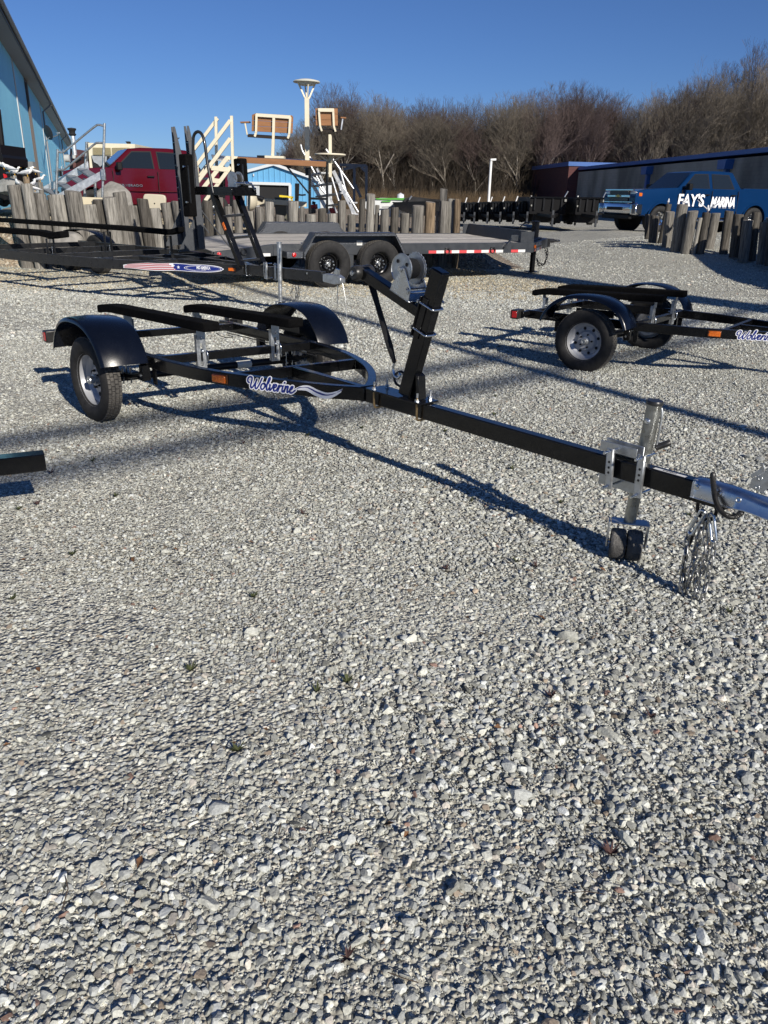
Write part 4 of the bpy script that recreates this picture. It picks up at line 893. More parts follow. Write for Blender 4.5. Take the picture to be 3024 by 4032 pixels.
o = MB(); o.tube([(jx + .05, -.085, J1.z - .05), (jx + .055, -.10, J1.z - .05), (jx + .055, -.11, J1.z - .22)], .008, 8); o.build('jack_crank', M_galv, ma, 40)
for px in (493, 612):
    x = pA(z93(px, 580), -.05).x; o = MB(); o.box((x, -.05, zA - .05), (.036, .008, .21)); o.build('clamp_bar', M_galv, ma, 30, bevel=.002)
    for z_ in (.035, -.14):
        o = MB(); o.cyl((x, .05, zA + z_), (x, -.08, zA + z_), .007, 8); o.build('clamp_bolt', M_zinc, ma, 40)
for px in (225, 460):
    x = pA(z93(px, 540), -.05).x; o = MB(); o.tube(spline([(x, -.045, zA + .05), (x, -.045, zA - .12), (x + .01, -.03, zA - .135), (x, .045, zA - .135)], 4), .006, 8); o.build('u_bolt', M_zinc, ma, 50)
o = MB(); x0, x1 = pA(z93(1230, 600), -.04).x, pA(z93(1465, 630), -.04).x
o.prism([(x0, -.045, zA - .02), (x1 - .07, -.045, zA - .02), (x1, -.045, zA - .05), (x1, -.045, zA - .11), (x1 - .1, -.045, zA - .13), (x0, -.045, zA - .11)], (0, .09, 0)); o.build('coupler', M_galv, ma, 30, bevel=.004)
o = MB(); o.prism([(x1 - .14, -.02, zA - .02), (x1 - .06, -.02, zA - .02), (x1 - .05, -.02, zA + .04), (x1 - .10, -.02, zA + .05)], (0, .03, 0)); o.build('coupler_latch', M_zinc, ma, 30)
q = MB(); c_ = pA(z93(1027, 585), -.041); q.cyl(c_, c_ + Vector((0, -.006, 0)), .012, 12); q.build('rivet', M_zinc, ma, 40)
for k, pts in enumerate((((850, 740), (820, 850), (830, 950), (860, 1040), (880, 1090), (885, 960), (880, 850), (880, 750)), ((930, 740), (920, 850), (900, 960), (880, 1060), (870, 960), (890, 860), (900, 760)))):
    chain(ma, [XA(pA(z93(*p), -.02 + .04 * k)) for p in pts], pitch=.045, r=.0045, R=.012)
o = MB(); o.tube(spline([pA(z93(*p), 0) for p in ((1465, 640), (1500, 760), (1530, 950), (1545, 1160), (1550, 1240))], 5), .0022, 5); o.build('breakaway_cable', M_galv, ma, 50)
t_ = pA(z93(1550, 1330), 0); t_ = pA((1372, 1270), 0); o = MB(); o.box(t_, (.04, .002, .05)); o.build('paper_tag', M_white, ma, 0)
o = MB(); c_ = pA(z93(1423, 740), 0); o.bar(c_, c_ + Vector((0, 0, -.22)), .012, .004); o.build('hanging_strip', M_zinc, ma, 0)
# wheels and mudguards (mostly outside the frame)
for x in (-5.3, -6.25):
    for s in (-1, 1):
        w = thing('wheel', XA(Vector((x, s * 1.22, 0))), None, None); w.parent = ma; w.location = Vector(w['_b']) - Vector(ma['_b'])
        MB.XF = staticmethod(IDT); wheel(w, XA(Vector((x, s * 1.22, .33))), XA(Vector((0, s, 0))) - XA(Vector((0, 0, 0))), R=.33, w=.19, rr=.2); MB.XF = staticmethod(XA)
for s in (-1, 1): fender(ma, -5.78, .30, s * 1.13, s * 1.36, .93, .44, .42)
MB.XF = staticmethod(IDT)

# ------------------------------------------------------------------ flatbed equipment trailer
HD = math.atan2(.446, .895); DO = (-.66, 13.50)
def XD(v):
    c, s = math.cos(HD), math.sin(HD); return Vector((DO[0] + c * v[0] - s * v[1], DO[1] + s * v[0] + c * v[1], v[2] + .030 * v[1]))
pD = planeY(DO[0], DO[1], HD); MB.XF = staticmethod(XD); z5 = Z(1.659, 900, 850); zb = Z(1.659, 1350, 700)
dt = thing('flatbed_trailer', XD(Vector((0, 1.05, 0))), 'dark grey flatbed equipment trailer with a wooden deck and two ramps stood upright', 'flatbed trailer')
zd = .665; WD = 2.15
M_wood = mat('weathered_deck_boards', (.33, .315, .29), .85, 0, 0, .35, 3.5, .5, 40, stretch=(1, 1, 1), spec=.2)
xr = pD((840, 985), 0).x; xk = pD((1120, 960), 0).x; xf_ = pD(zb(1240, 430), 0).x; xl = pD(zb(1400, 400), 0).x
# boards run lengthwise, each its own grain band
nb = 9
for k in range(nb):
    o = MB(); y0 = .05 + (WD - .1) * k / nb; y1 = .05 + (WD - .1) * (k + 1) / nb - .008
    o.bb((xk - .2, y0, zd - .045), (xf_ - .18, y1, zd - .002 * (k % 2)))
    o.add([(xk - .2, y0, zd), (xk - .2, y1, zd), (xr, y1, zd - .10), (xr, y0, zd - .10), (xk - .2, y0, zd - .04), (xk - .2, y1, zd - .04), (xr, y1, zd - .14), (xr, y0, zd - .14)], [(0, 1, 2, 3), (7, 6, 5, 4), (0, 3, 7, 4), (1, 5, 6, 2), (3, 2, 6, 7)])
    b_ = o.build('deck_board', mat('deck_board_%s' % 'abc'[k % 3], [(.46, .43, .39), (.52, .49, .44), (.40, .38, .345)][k % 3], .85, 0, 0, .4, 2.2, .5, 30, stretch=(.5, 9, 9), spec=.2), dt, 30)
for y in (0, WD):
    o = MB(); o.prism([(xk - .2, y - .03, zd + .004), (xf_, y - .03, zd + .004), (xf_, y - .03, zd - .17), (xk - .2, y - .03, zd - .17)], (0, .06, 0)); o.build('side_rail', M_grey, dt, 30, bevel=.004)
    o = MB(); o.prism([(xr, y - .03, zd - .10), (xk - .2, y - .03, zd + .004), (xk - .2, y - .03, zd - .17), (xr, y - .03, zd - .27)], (0, .06, 0)); o.build('tail_rail', M_grey, dt, 30, bevel=.004)
o = MB(); o.bb((xr - .02, 0.03, zd - .27), (xr + .02, WD - .03, zd - .10)); o.build('tail_beam', M_grey, dt, 30)
for x in [xk - .1 + .55 * k for k in range(int((xf_ - xk) / .55))]:
    o = MB(); o.bb((x, .03, zd - .13), (x + .05, WD - .03, zd - .05)); o.build('cross_channel', M_grey, dt, 30)
# front: folding plate, tapered tongue
o = MB(); o.prism([(xf_ - .20, .05, zd), (xf_ - .02, .05, zd), (xf_ - .10, .05, zd + .20), (xf_ - .14, .05, zd + .20)], (0, WD - .15, 0)); o.build('front_stop', M_grey, dt, 30, bevel=.004)
o = MB(); o.box((xf_ - .11, .03, zd + .07), (.30, .015, .24)); o.build('stop_gusset', M_grey, dt, 30, bevel=.004)
o = MB(); o.box((xf_ - .11, WD - .08, zd + .07), (.30, .015, .24)); o.build('stop_gusset', M_grey, dt, 30, bevel=.004)
xn = xf_ + 1.05
for s, y in ((1, 0), (-1, WD)):
    o = MB(); o.bar((xf_ - .02, y, zd - .085), (xn, WD / 2 - s * .10, zd - .085), .06, .17); o.build('tongue_rail', M_grey, dt, 30, bevel=.004)
o = MB(); o.prism([(xf_, .06, zd + .02), (xf_, WD - .06, zd + .02), (xn - .15, WD / 2 + .14, zd + .02), (xn - .15, WD / 2 - .14, zd + .02)], (0, 0, -.03)); o.build('tongue_box_lid', M_grey, dt, 30, bevel=.003)
o = MB(); o.box((xn + .02, WD / 2, zd - .09), (.16, .22, .16)); o.build('coupler_block', M_dk, dt, 30, bevel=.006)
o = MB(); o.cyl((xn + .10, WD / 2, zd - .06), (xn + .26, WD / 2, zd - .06), .04, 16); o.torus((xn + .33, WD / 2, zd - .06), (0, 0, 1), .06, .02, 20, 8); o.build('pintle_coupler', M_dk, dt, 40)
xj = xn - .22
o = MB(); o.box((xj, WD / 2, zd + .05), (.11, .11, .50)); o.box((xj, WD / 2, zd + .305), (.13, .13, .02)); o.build('jack_housing', M_dk, dt, 30, bevel=.006)
o = MB(); o.box((xj, WD / 2, .26), (.08, .08, .52)); o.build('jack_leg', M_blackd, dt, 30, bevel=.004)
o = MB(); o.box((xj, WD / 2, .012), (.22, .22, .014)); o.build('jack_foot', M_blackd, dt, 30)
o = MB(); o.tube([(xj, WD / 2 + .05, zd + .27), (xj - .05, WD / 2 + .30, zd + .27), (xj - .12, WD / 2 + .45, zd + .12)], .012, 8); o.build('jack_crank', M_dk, dt, 40)
for k in (0, 1):
    chain(dt, [XD(Vector(p)) for p in ((xn + .05, WD / 2 - .08 + .1 * k, zd - .16), (xn + .06 - .02 * k, WD / 2 - .10, zd - .35), (xn - .02, WD / 2 - .12, zd - .50), (xn - .12, WD / 2 - .08, zd - .52 + .05 * k), (xn - .16, WD / 2 - .05, zd - .40))], pitch=.05, r=.006, R=.014, m=M_blackd)
# reflective tape on rail and tongue, red and white lengths
M_rtr = mat('red_reflective_tape', (.62, .07, .075), .35, 0, .3); M_rtw = mat('white_reflective_tape', (.72, .72, .70), .35, 0, .3)
def tapeseg(xa, xb, yf, k): 
    o = MB(); o.add([(xa, yf(xa), zd - .115), (xb, yf(xb), zd - .115), (xb, yf(xb), zd - .163), (xa, yf(xa), zd - .163)], [(0, 1, 2, 3)]); o.build('reflective_tape', M_rtr if k % 2 == 0 else M_rtw, dt, 0)
xa = pD(zb(560, 490), -.03).x; xb = pD(zb(1045, 490), -.03).x; n = 10
for k in range(n): tapeseg(xa + (xb - xa) * k / n, xa + (xb - xa) * (k + 1) / n, lambda x: -.0325, k)
xa = pD(zb(1098, 485), -.03).x; xb = pD(zb(1190, 485), -.03).x
for k in range(2): tapeseg(xa + (xb - xa) * k / 2, xa + (xb - xa) * (k + 1) / 2, lambda x: -.0325, k)
yt = lambda x: (x - xf_) / (xn - xf_) * (WD / 2 - .10) - .0335
for k in range(5): tapeseg(xf_ + .10 + .17 * k, xf_ + .10 + .17 * (k + 1), yt, k)
tx = Vector((xn - xf_, WD / 2 - .1, 0)).normalized()
def tf(u, v): p = Vector((xf_ + .42, yt(xf_ + .42) - .0015, zd - .045)) + tx * u; return Vector((p.x, p.y, p.z + v))
flat_text('IRONBULL', tf, .10, M_rtw, dt, bold=.0015, sx=1.0)
o = MB(); o.add([tf(-.34, -.03), tf(-.26, -.03), tf(-.285, .03), tf(-.315, .03)], [(0, 1, 2, 3)]); o.build('emblem', M_rtw, dt, 0)
o = MB(); c_ = tf(-.44, -.03); o.lathe(c_, (-tx.y * -1 * -1, -1, 0), [(0, .0), (0, .03), (-.012, .028), (-.016, 0)], 16) if False else o.box(c_ + Vector((0, -.01, 0)), (.045, .02, .06)); o.build('amber_marker', M_orange, dt, 40, bevel=.008, seg=2)
# D-rings on the rail
for p in ((683, 480), (980, 475)):
    c_ = pD(zb(*p), -.05); o = MB(); o.torus(c_, (0, 1, 0), .045, .009, 20, 8); o.build('tie_ring', M_dk, dt, 50)
    o = MB(); o.box(c_ + Vector((0, .012, .045)), (.09, .02, .025)); o.build('ring_bracket', M_dk, dt, 30)
# drop leg bracket near the front corner
c_ = pD(zb(1090, 420), -.06); o = MB(); o.bar(c_ + Vector((-.12, 0, -.10)), c_ + Vector((.04, 0, .06)), .02, .06, up=(0, 1, 0)); o.box(c_ + Vector((.10, 0, .07)), (.16, .02, .11)); o.build('stake_bracket', M_grey, dt, 30, bevel=.008)
# axles, wheels and treadplate mudguards
M_blkrim = mat('black_gloss_rim', (.006, .006, .007), .15, 0, .6, spec=.5)
xt = [pD((1302, 1043), -.25).x, pD((1500, 1035), -.25).x]
for x in xt:
    for s, yy in ((-1, -.14), (1, WD + .14)):
        w = thing('wheel', XD(Vector((x, yy, 0))), None, None); w.parent = dt; w.location = Vector(w['_b']) - Vector(dt['_b'])
        MB.XF = staticmethod(IDT); wheel(w, XD(Vector((x, yy, .365))), (XD(Vector((0, s, 0))) - XD(Vector((0, 0, 0)))), R=.365, w=.21, rr=.19, rimm=M_blkrim, bolts=8, deep=.07); 
        ax = (XD(Vector((0, s, 0))) - XD(Vector((0, 0, 0)))).normalized(); c0 = XD(Vector((x, yy, .365))) + ax * .045; X_ = ax.orthogonal().normalized(); Y_ = ax.cross(X_); q = MB()
        for k in range(8): p = c0 + (X_ * math.cos(k * PI / 4) + Y_ * math.sin(k * PI / 4)) * .075; q.cyl(p, p + ax * .035, .012, 8)
        q.build('chrome_nuts', M_zinc, w, 30); MB.XF = staticmethod(XD)
    o = MB(); o.cyl((x, -.1, .365), (x, WD + .1, .365), .045, 14); o.build('axle', M_blackd, dt, 40)
M_tp = mat('dark_treadplate', (.055, .062, .075), .38, .2, 0, .1, 12, .6, 45, dust=.15)
def dfender(y0, y1):
    xa, xb = xt[0] - .47, xt[1] + .45; top = zd + .19; o = MB(); prof = [(xa, zd - .17), (xa, zd - .10), (xa + .20, top), (xb - .20, top), (xb, zd - .10), (xb, zd - .17)]; th = .02
    inn = [(xa + .02, zd - .17), (xa + .02, zd - .095), (xa + .21, top - th), (xb - .21, top - th), (xb - .02, zd - .095), (xb - .02, zd - .17)]
    poly = [(x, y0, z) for x, z in prof] + [(x, y0, z) for x, z in reversed(inn)]
    for i in range(5):
        o.add([(prof[i][0], y0, prof[i][1]), (prof[i + 1][0], y0, prof[i + 1][1]), (inn[i + 1][0], y0, inn[i + 1][1]), (inn[i][0], y0, inn[i][1]), (prof[i][0], y1, prof[i][1]), (prof[i + 1][0], y1, prof[i + 1][1]), (inn[i + 1][0], y1, inn[i + 1][1]), (inn[i][0], y1, inn[i][1])], [(0, 1, 2, 3), (7, 6, 5, 4), (0, 4, 5, 1), (3, 2, 6, 7)] + ([(0, 3, 7, 4)] if i == 0 else []) + ([(1, 5, 6, 2)] if i == 4 else []))
    o.add([(xa + .02, y0, zd - .02), (xb - .02, y0, zd - .02), (xb - .21, y0, top - th), (xa + .21, y0, top - th)], [(0, 1, 2, 3)])
    # downturned outer lip
    lip = []
    for i in range(5): o.add([(prof[i][0], y1, prof[i][1]), (prof[i + 1][0], y1, prof[i + 1][1]), (prof[i + 1][0] + (.03 if i + 1 < 2 else -.03 if i + 1 > 3 else 0), y1, prof[i + 1][1] - .045), (prof[i][0] + (.03 if i < 2 else -.03 if i > 3 else 0), y1, prof[i][1] - .045)], [(0, 1, 2, 3)])
    return o.build('mudguard', M_tp, dt, 25)
dfender(-.03, -.27); dfender(WD + .03, WD + .27)
o = MB(); o.box((xt[0] - .60, -.13, zd - .14), (.28, .22, .10)); o.build('step', M_tp, dt, 30, bevel=.005)
o = MB(); o.lathe((xt[0] - .62, -.245, zd - .135), (0, -1, 0), [(0, .035), (.012, .033), (.018, 0)], 20); o.build('side_lamp', M_red, dt, 40)
c_ = pD((862, 1001), -.03); o = MB(); o.lathe((c_.x, -.03, c_.z), (0, -1, 0), [(0, .035), (.014, .033), (.02, 0)], 20); o.build('side_lamp', M_red, dt, 40)
c_ = pD(z5(100, 222), -.05); o = MB(); o.torus(c_ + Vector((0, 0, -.03)), (0, 1, 0), .045, .009, 20, 8); o.build('tie_ring', M_dk, dt, 50)
c_ = pD(zc(1490, 1735), -.031); o = MB(); o.box((c_.x, -.033, c_.z), (.13, .004, .045)); o.build('white_plate', M_rtw, dt, 0)
c_ = pD(z5(855, 172), -.031); o = MB(); o.box((c_.x, -.033, c_.z - .01), (.10, .004, .075)); sk = o.build('warning_sticker', M_rtw, dt, 0)
o = MB(); [o.box((c_.x, -.0358, c_.z + .02 - .014 * k), (.08, .001, .004)) for k in range(4)]; o.build('printing', M_dark, sk, 0)
o = MB(); o.bb((xt[0] + .42, -.035, zd - .36), (xt[0] + .50, .02, zd - .17)); o.build('spring_hanger', M_grey, dt, 30)
# two ramps standing at the tail
def ramp(y0, pxt, pxb, yy, w=.40):
    T = pD(zc(*pxt), yy); Bm = pD(zc(*pxb), yy); d = (T - Bm); L_ = d.length; d.normalize(); f = Vector((d.z, 0, -d.x)); cy = y0
    rp = thing('ramp', XD(Vector((Bm.x, y0, 0))), None, None); rp.parent = dt; rp.location = Vector(rp['_b']) - Vector(dt['_b'])
    Bm = Vector((Bm.x, 0, Bm.z))
    for s in (0, w):
        P = [Bm + f * .0 + d * 0, Bm + f * .10, Bm + f * .10 + d * (L_ - .42), Bm + f * .03 + d * L_, Bm + d * L_]
        o = MB(); o.prism([(p.x, y0 + s, p.z) for p in P], (0, .012, 0)); o.build('side_rail', M_grey, rp, 30, bevel=.002)
    for k in range(9):
        q = Bm + d * (.12 + k * (L_ - .35) / 8); o = MB(); o.prism([tuple(q + Vector((0, y0 + .012, 0))), tuple(q + f * .09 + d * .07 + Vector((0, y0 + .012, 0))), tuple(q + f * .09 + d * .078 + Vector((0, y0 + .012, 0))), tuple(q + d * .012 + Vector((0, y0 + .012, 0)))], (0, w - .012, 0)); o.build('rung', M_grey, rp, 30)
    o = MB(); o.prism([(Bm.x - .30, y0 + w * .5, zd - .12), (Bm.x + .12, y0 + w * .5, zd - .08), (Bm.x + .12, y0 + w * .5, Bm.z + .55), (Bm.x + .02, y0 + w * .5, Bm.z + .5)], (0, .012, 0)); o.build('hinge_plate', M_grey, rp, 30)
    return T, Bm
ramp(.10, (440, 55), (600, 1660), .15, .19); ramp(1.05, (255, 95), (395, 1560), 1.15, .15)
for y, a, b_ in ((.14, (565, 1065), (1010, 1640)), (1.1, (600, 1290), (740, 1480))):
    A_, B_ = pD(zc(*a), y), pD(zc(*b_), y); o = MB(); o.bar((A_.x, y, A_.z), (B_.x, y, B_.z), .012, .05, up=(0, 1, 0)); o.build('ramp_stay', M_grey, dt, 30)
# rub rail pockets near the tail on the deck
o = MB(); c_ = pD(zc(1180, 1580), .5); o.bar((xk - .35, .1, zd - .03), (xk + .0, 1.9, zd + .004), .06, .01); o.build('deck_strap', M_grey, dt, 30)
MB.XF = staticmethod(IDT)
# ------------------------------------------------------------------ banked ground held by the timber posts
def postY(px):      # depth of the post row for a photo column
    return float(np.interp(px, [0, 1000, 1400, 1810], [15.4, 16.6, 17.2, 17.4]))
def frontY(x): return float(np.interp(x, [-9, -2.9, -.6, 1.75], [15.5, 16.6, 17.2, 17.4]))
def mound(x, y):
    f = frontY(x); top = float(np.interp(x, [-12, -5, -1, 2.4], [.95, .80, .52, .40]))
    return (top + .03 * math.sin(x * 2.1) * math.sin(y * 1.7)) * sstep(-.1, .35, y - f) * (1 - sstep(1.6, 3.0, x)) * (1 - .5 * sstep(30, 55, y)) + .001
mx_ = list(np.arange(-16, 3.4, .25)); my_ = [0, .08, .16, .25, .35, .6, 1, 1.6, 2.5, 4, 6, 9, 13, 18, 25, 35, 45]
gl = bpy.data.materials.new('leafy_gravel'); gl.use_nodes = True; ground_nodes(gl, 30., .75)
o = MB(IDT); o.v = [(x, frontY(x) - .1 + d, mound(x, frontY(x) - .1 + d) + terr(x, frontY(x) + d) - .004) for d in my_ for x in mx_]; nx_ = len(mx_)
o.f = [(j * nx_ + i, j * nx_ + i + 1, (j + 1) * nx_ + i + 1, (j + 1) * nx_ + i) for j in range(len(my_) - 1) for i in range(nx_ - 1)]
mo = o.build('bank', gl, smooth=60); mo['kind'] = 'structure'
def mz(x, y): return terr(x, y) + (mound(x, y) if y > frontY(x) - .1 and x < 3.2 else 0)
stones('gravel', 15.5, 19., 900, .010, .030, 1, 8, 5, 1., sm, 'brown pebbles and leaf litter on the bank behind the timber posts', xr=(-11, 2), mound=mz, colr=(.86, .74, .58))
stones('leaf_litter', 11.8, 15.2, 500, .010, .028, 1, 8, 5, 1., sm, 'brown pebbles and leaf litter strewn along the foot of the posts', xr=(-10, 3.2), colr=(.9, .79, .63))

# ------------------------------------------------------------------ timber posts
WT = {}
for nm, c in (('grey', (.165, .155, .138)), ('pale', (.25, .238, .212)), ('dark', (.085, .078, .068)), ('tan', (.22, .165, .11))):
    WT[nm] = m = mat('weathered_post_' + nm, c, .9, 0, 0, .75, 5, 1., 14, stretch=(8, 8, .5), spec=.1)
    n_ = m.node_tree; no = [q for q in n_.nodes if q.type == 'TEX_NOISE'][0]; no.inputs['Detail'].default_value = 9
M_end = mat('sawn_post_end', (.24, .215, .18), .9, 0, 0, .3, 20, .5, 30)
def timber(top, bot, w, kind, label, group):
    o = MB(IDT); n = 14; r = w / 2; T = Vector(top); B = Vector(bot); B.z -= .12; rr = random.Random(hash((round(top[0], 3), round(w, 3))) & 0xffff)
    ph = rr.uniform(0, 6); lv = [0, .03, .25, .5, .75, .96, .985, 1.0]; vs = []; sl = rr.uniform(-.12, .12), rr.uniform(-.1, .1)
    for t in lv:
        p = B.lerp(T, t)
        for k in range(n):
            a = 2 * PI * k / n; q = r * (1 + .05 * math.sin(2 * a + ph) + .035 * math.sin(5 * a + ph * 2) + .02 * math.sin(t * 9 + a * 3)) * (.94 if t == 1 else 1)
            z = p.z + (sl[0] * math.cos(a) + sl[1] * math.sin(a)) * r * (t > .9); vs.append((p.x + math.cos(a) * q, p.y + math.sin(a) * q * .9, z))
    fs = [(i * n + k, i * n + (k + 1) % n, (i + 1) * n + (k + 1) % n, (i + 1) * n + k) for i in range(len(lv) - 1) for k in range(n)]
    o.add(vs, fs + [tuple(range(n))[::-1]])
    e = thing('timber_post', (B.x, B.y, B.z + .12), label, 'timber post', group)
    o.build('shaft', WT[kind], e, 40)
    q = MB(IDT); q.add(vs[-n:], [tuple(range(n))]); q.v = [(a, b_, c + .001) for a, b_, c in q.v]; q.build('end_grain', M_end, e, 0)
    return e
z1 = Z(1.659, 0, 400); z2 = Z(1.659, 900, 250); zr = Z(2.291, 2300, 600)
LP = []   # (xl, xr, ytop px, lean px towards the foot)
for a, b_, y in ((42, 138, 545), (132, 215, 538), (215, 305, 600), (305, 432, 612), (412, 535, 585), (527, 630, 672), (600, 678, 640), (664, 765, 625), (730, 822, 590), (810, 915, 683), (887, 970, 635), (962, 1048, 697), (1042, 1128, 660), (1114, 1190, 652)):
    p, q = z1(a, y), z1(b_, y); LP.append((p[0], q[0], p[1], 26))
for a, b_, y in ((650, 788, 1030), (792, 928, 990), (930, 1045, 1105), (1047, 1165, 1020), (1225, 1330, 1165), (1332, 1463, 1120), (1462, 1592, 1045)):
    p, q = zc(a, y), zc(b_, y); LP.append((p[0], q[0], p[1], 9))
for a, b_, y in ((168, 234, 940), (234, 298, 905), (298, 370, 990), (385, 463, 900), (462, 497, 935), (497, 576, 987), (580, 644, 947), (645, 708, 980), (710, 772, 897), (775, 832, 988), (852, 897, 885), (897, 962, 852), (955, 988, 925), (990, 1055, 955), (1057, 1117, 940), (1118, 1190, 978), (1197, 1280, 928), (1280, 1357, 905), (1352, 1378, 965), (1378, 1445, 900), (1380, 1430, 818), (1430, 1480, 885), (1472, 1522, 885)):
    p, q = z2(a, y), z2(b_, y); LP.append((p[0], q[0], p[1], -1 if a < 840 else -6))
ordn = ['leftmost', 'second', 'third', 'fourth', 'fifth', 'sixth', 'seventh', 'eighth', 'ninth', 'tenth', 'eleventh', 'twelfth', 'thirteenth', 'fourteenth', 'fifteenth', 'sixteenth', 'seventeenth', 'eighteenth', 'nineteenth', 'twentieth']
tens = lambda k: ordn[k] if k < 20 else {2: 'twenty-', 3: 'thirty-', 4: 'forty-', 5: 'fifty-', 6: 'sixty-', 7: 'seventy-'}[(k + 1) // 10] + ordn[(k + 1) % 10 - 1] if (k + 1) % 10 else {3: 'thirtieth', 4: 'fortieth', 5: 'fiftieth', 6: 'sixtieth', 7: 'seventieth'}[(k + 1) // 10]
kinds = ['grey', 'grey', 'pale', 'grey', 'dark', 'pale', 'grey']
for i, (xl, xr_, yt_, ln) in enumerate(LP):
    xm = (xl + xr_) / 2; Y = postY(xm) + (.10 if i % 3 == 0 else -.04 if i % 3 == 1 else .03)
    if (xl, yt_) == z2(1380, 818): Y += .42
    if i >= len(LP) - 6: k_ = ['tan', 'pale', 'grey', 'grey', 'pale', 'tan'][i - len(LP) + 6]
    else: k_ = kinds[(i * 5 + i // 3) % 7]
    T = atY((xm, yt_), Y); w = (atY((xr_, yt_), Y) - atY((xl, yt_), Y)).length * .90; F = atY((xm + ln, yt_ + 150), Y); d = (F - T); d = d / d.z * (terr(T.x, Y) - T.z) if abs(d.z) > 1e-6 else Vector((0, 0, -T.z))
    B = T + d; B.y = Y
    lb = 'leftmost %s timber post of the long row behind the trailers' % k_ if i == 0 else '%s timber post from the left in the long row behind the trailers' % (('%s' % tens(i)) )
    if i == len(LP) - 1: lb = 'tan timber post at the far right end of the long row'
    timber(T, B, w, k_, lb, 'timber posts in the long row behind the trailers')
RP = ((548, 590, 556, 548, 590, 740, 21.6), (600, 680, 570, 585, 668, 770, 20.8), (740, 790, 465, 660, 720, 790, 21.0), (735, 820, 535, 705, 775, 830, 20.3), (838, 938, 470, 785, 870, 862, 19.6), (935, 1030, 530, 872, 958, 885, 19.3), (1030, 1070, 590, 963, 1008, 892, 19.2), (1070, 1145, 545, 1015, 1085, 888, 19.2), (1150, 1228, 548, 1090, 1165, 850, 19.9), (1270, 1348, 528, 1225, 1300, 880, 19.2), (1350, 1437, 558, 1320, 1400, 900, 18.6), (1430, 1526, 612, 1395, 1485, 930, 18.2), (1515, 1590, 540, 1480, 1560, 930, 18.3), (1590, 1662, 632, 1562, 1640, 960, 17.8), (1655, 1740, 610, 1640, 1720, 975, 17.5), (1735, 1810, 640, 1715, 1795, 985, 17.2))
for i, (a, b_, y, c_, d_, yb, Y) in enumerate(RP):
    T = atY(zr((a + b_) / 2, y), Y); B = atY(zr((c_ + d_) / 2, yb), Y); w = (atY(zr(b_, y), Y) - atY(zr(a, y), Y)).length
    timber(T, B, w, ['dark', 'dark', 'dark', 'grey', 'grey', 'grey', 'pale', 'dark', 'grey', 'dark', 'dark', 'grey', 'dark', 'grey', 'dark', 'grey'][i], ('leftmost' if i == 0 else tens(i)) + ' timber post from the left in the short row before the blue pickup', 'timber posts before the blue pickup')

# ------------------------------------------------------------------ decoy gulls on post tops
M_gull = mat('white_gull_paint', (.80, .80, .78), .5); M_gullg = mat('grey_gull_wing', (.42, .43, .45), .6); M_beak = mat('yellow_beak', (.6, .35, .05), .4)
def gull(loc, rotz, s, label, spread=False, up=0.):
    g_ = thing('gull_figure', loc, label, 'gull figure', 'white gull figures on the timber posts')
    c, sn = math.cos(rotz), math.sin(rotz)
    X = lambda v: Vector((loc[0] + s * (c * v[0] - sn * v[1]), loc[1] + s * (sn * v[0] + c * v[1]), loc[2] + s * v[2]))
    o = MB(X); prof = [(-.26, .03, .004), (-.20, .045, .02), (-.12, .065, .045), (0, .08, .062), (.08, .10, .060), (.13, .135, .043), (.155, .175, .033), (.175, .205, .034), (.205, .215, .030), (.23, .21, .015)]
    pts = [(x, 0, z) for x, z, r in prof]; o.tube(pts, [r for _, _, r in prof], 14); o.build('body', M_gull, g_, 60)
    o = MB(X); o.tube([(.225, 0, .21), (.28, 0, .20)], [.010, .002], 8); o.build('beak', M_beak, g_, 40)
    if spread:
        for sd in (-1, 1):
            o = MB(X); o.add([(.08, sd * .04, .12), (-.08, sd * .04, .11), (-.12, sd * .25, .26), (-.02, sd * .45, .42), (.05, sd * .40, .40), (.10, sd * .22, .26)], [(0, 1, 2, 5), (5, 2, 3, 4)]); w = o.build('wing', M_gull, g_, 60); m_ = w.modifiers.new('thick', 'SOLIDIFY'); m_.thickness = .015
    else:
        for sd in (-1, 1):
            o = MB(X); o.add([(.10, sd * .062, .125), (-.02, sd * .070, .115), (-.22, sd * .035, .065), (-.30, sd * .01, .05), (-.20, sd * .045, .04), (-.02, sd * .074, .05), (.08, sd * .068, .07)], [(0, 1, 5, 6), (1, 2, 3, 4, 5)]); w = o.build('wing', M_gullg, g_, 60); m_ = w.modifiers.new('thick', 'SOLIDIFY'); m_.thickness = .012
    for sd in (-1, 1):
        o = MB(X); o.cyl((.02, sd * .02, .05), (.02, sd * .02, -.04), .006, 6); o.build('leg', M_beak, g_, 40)
    return g_
zs = Z(3.318, 0, 400)
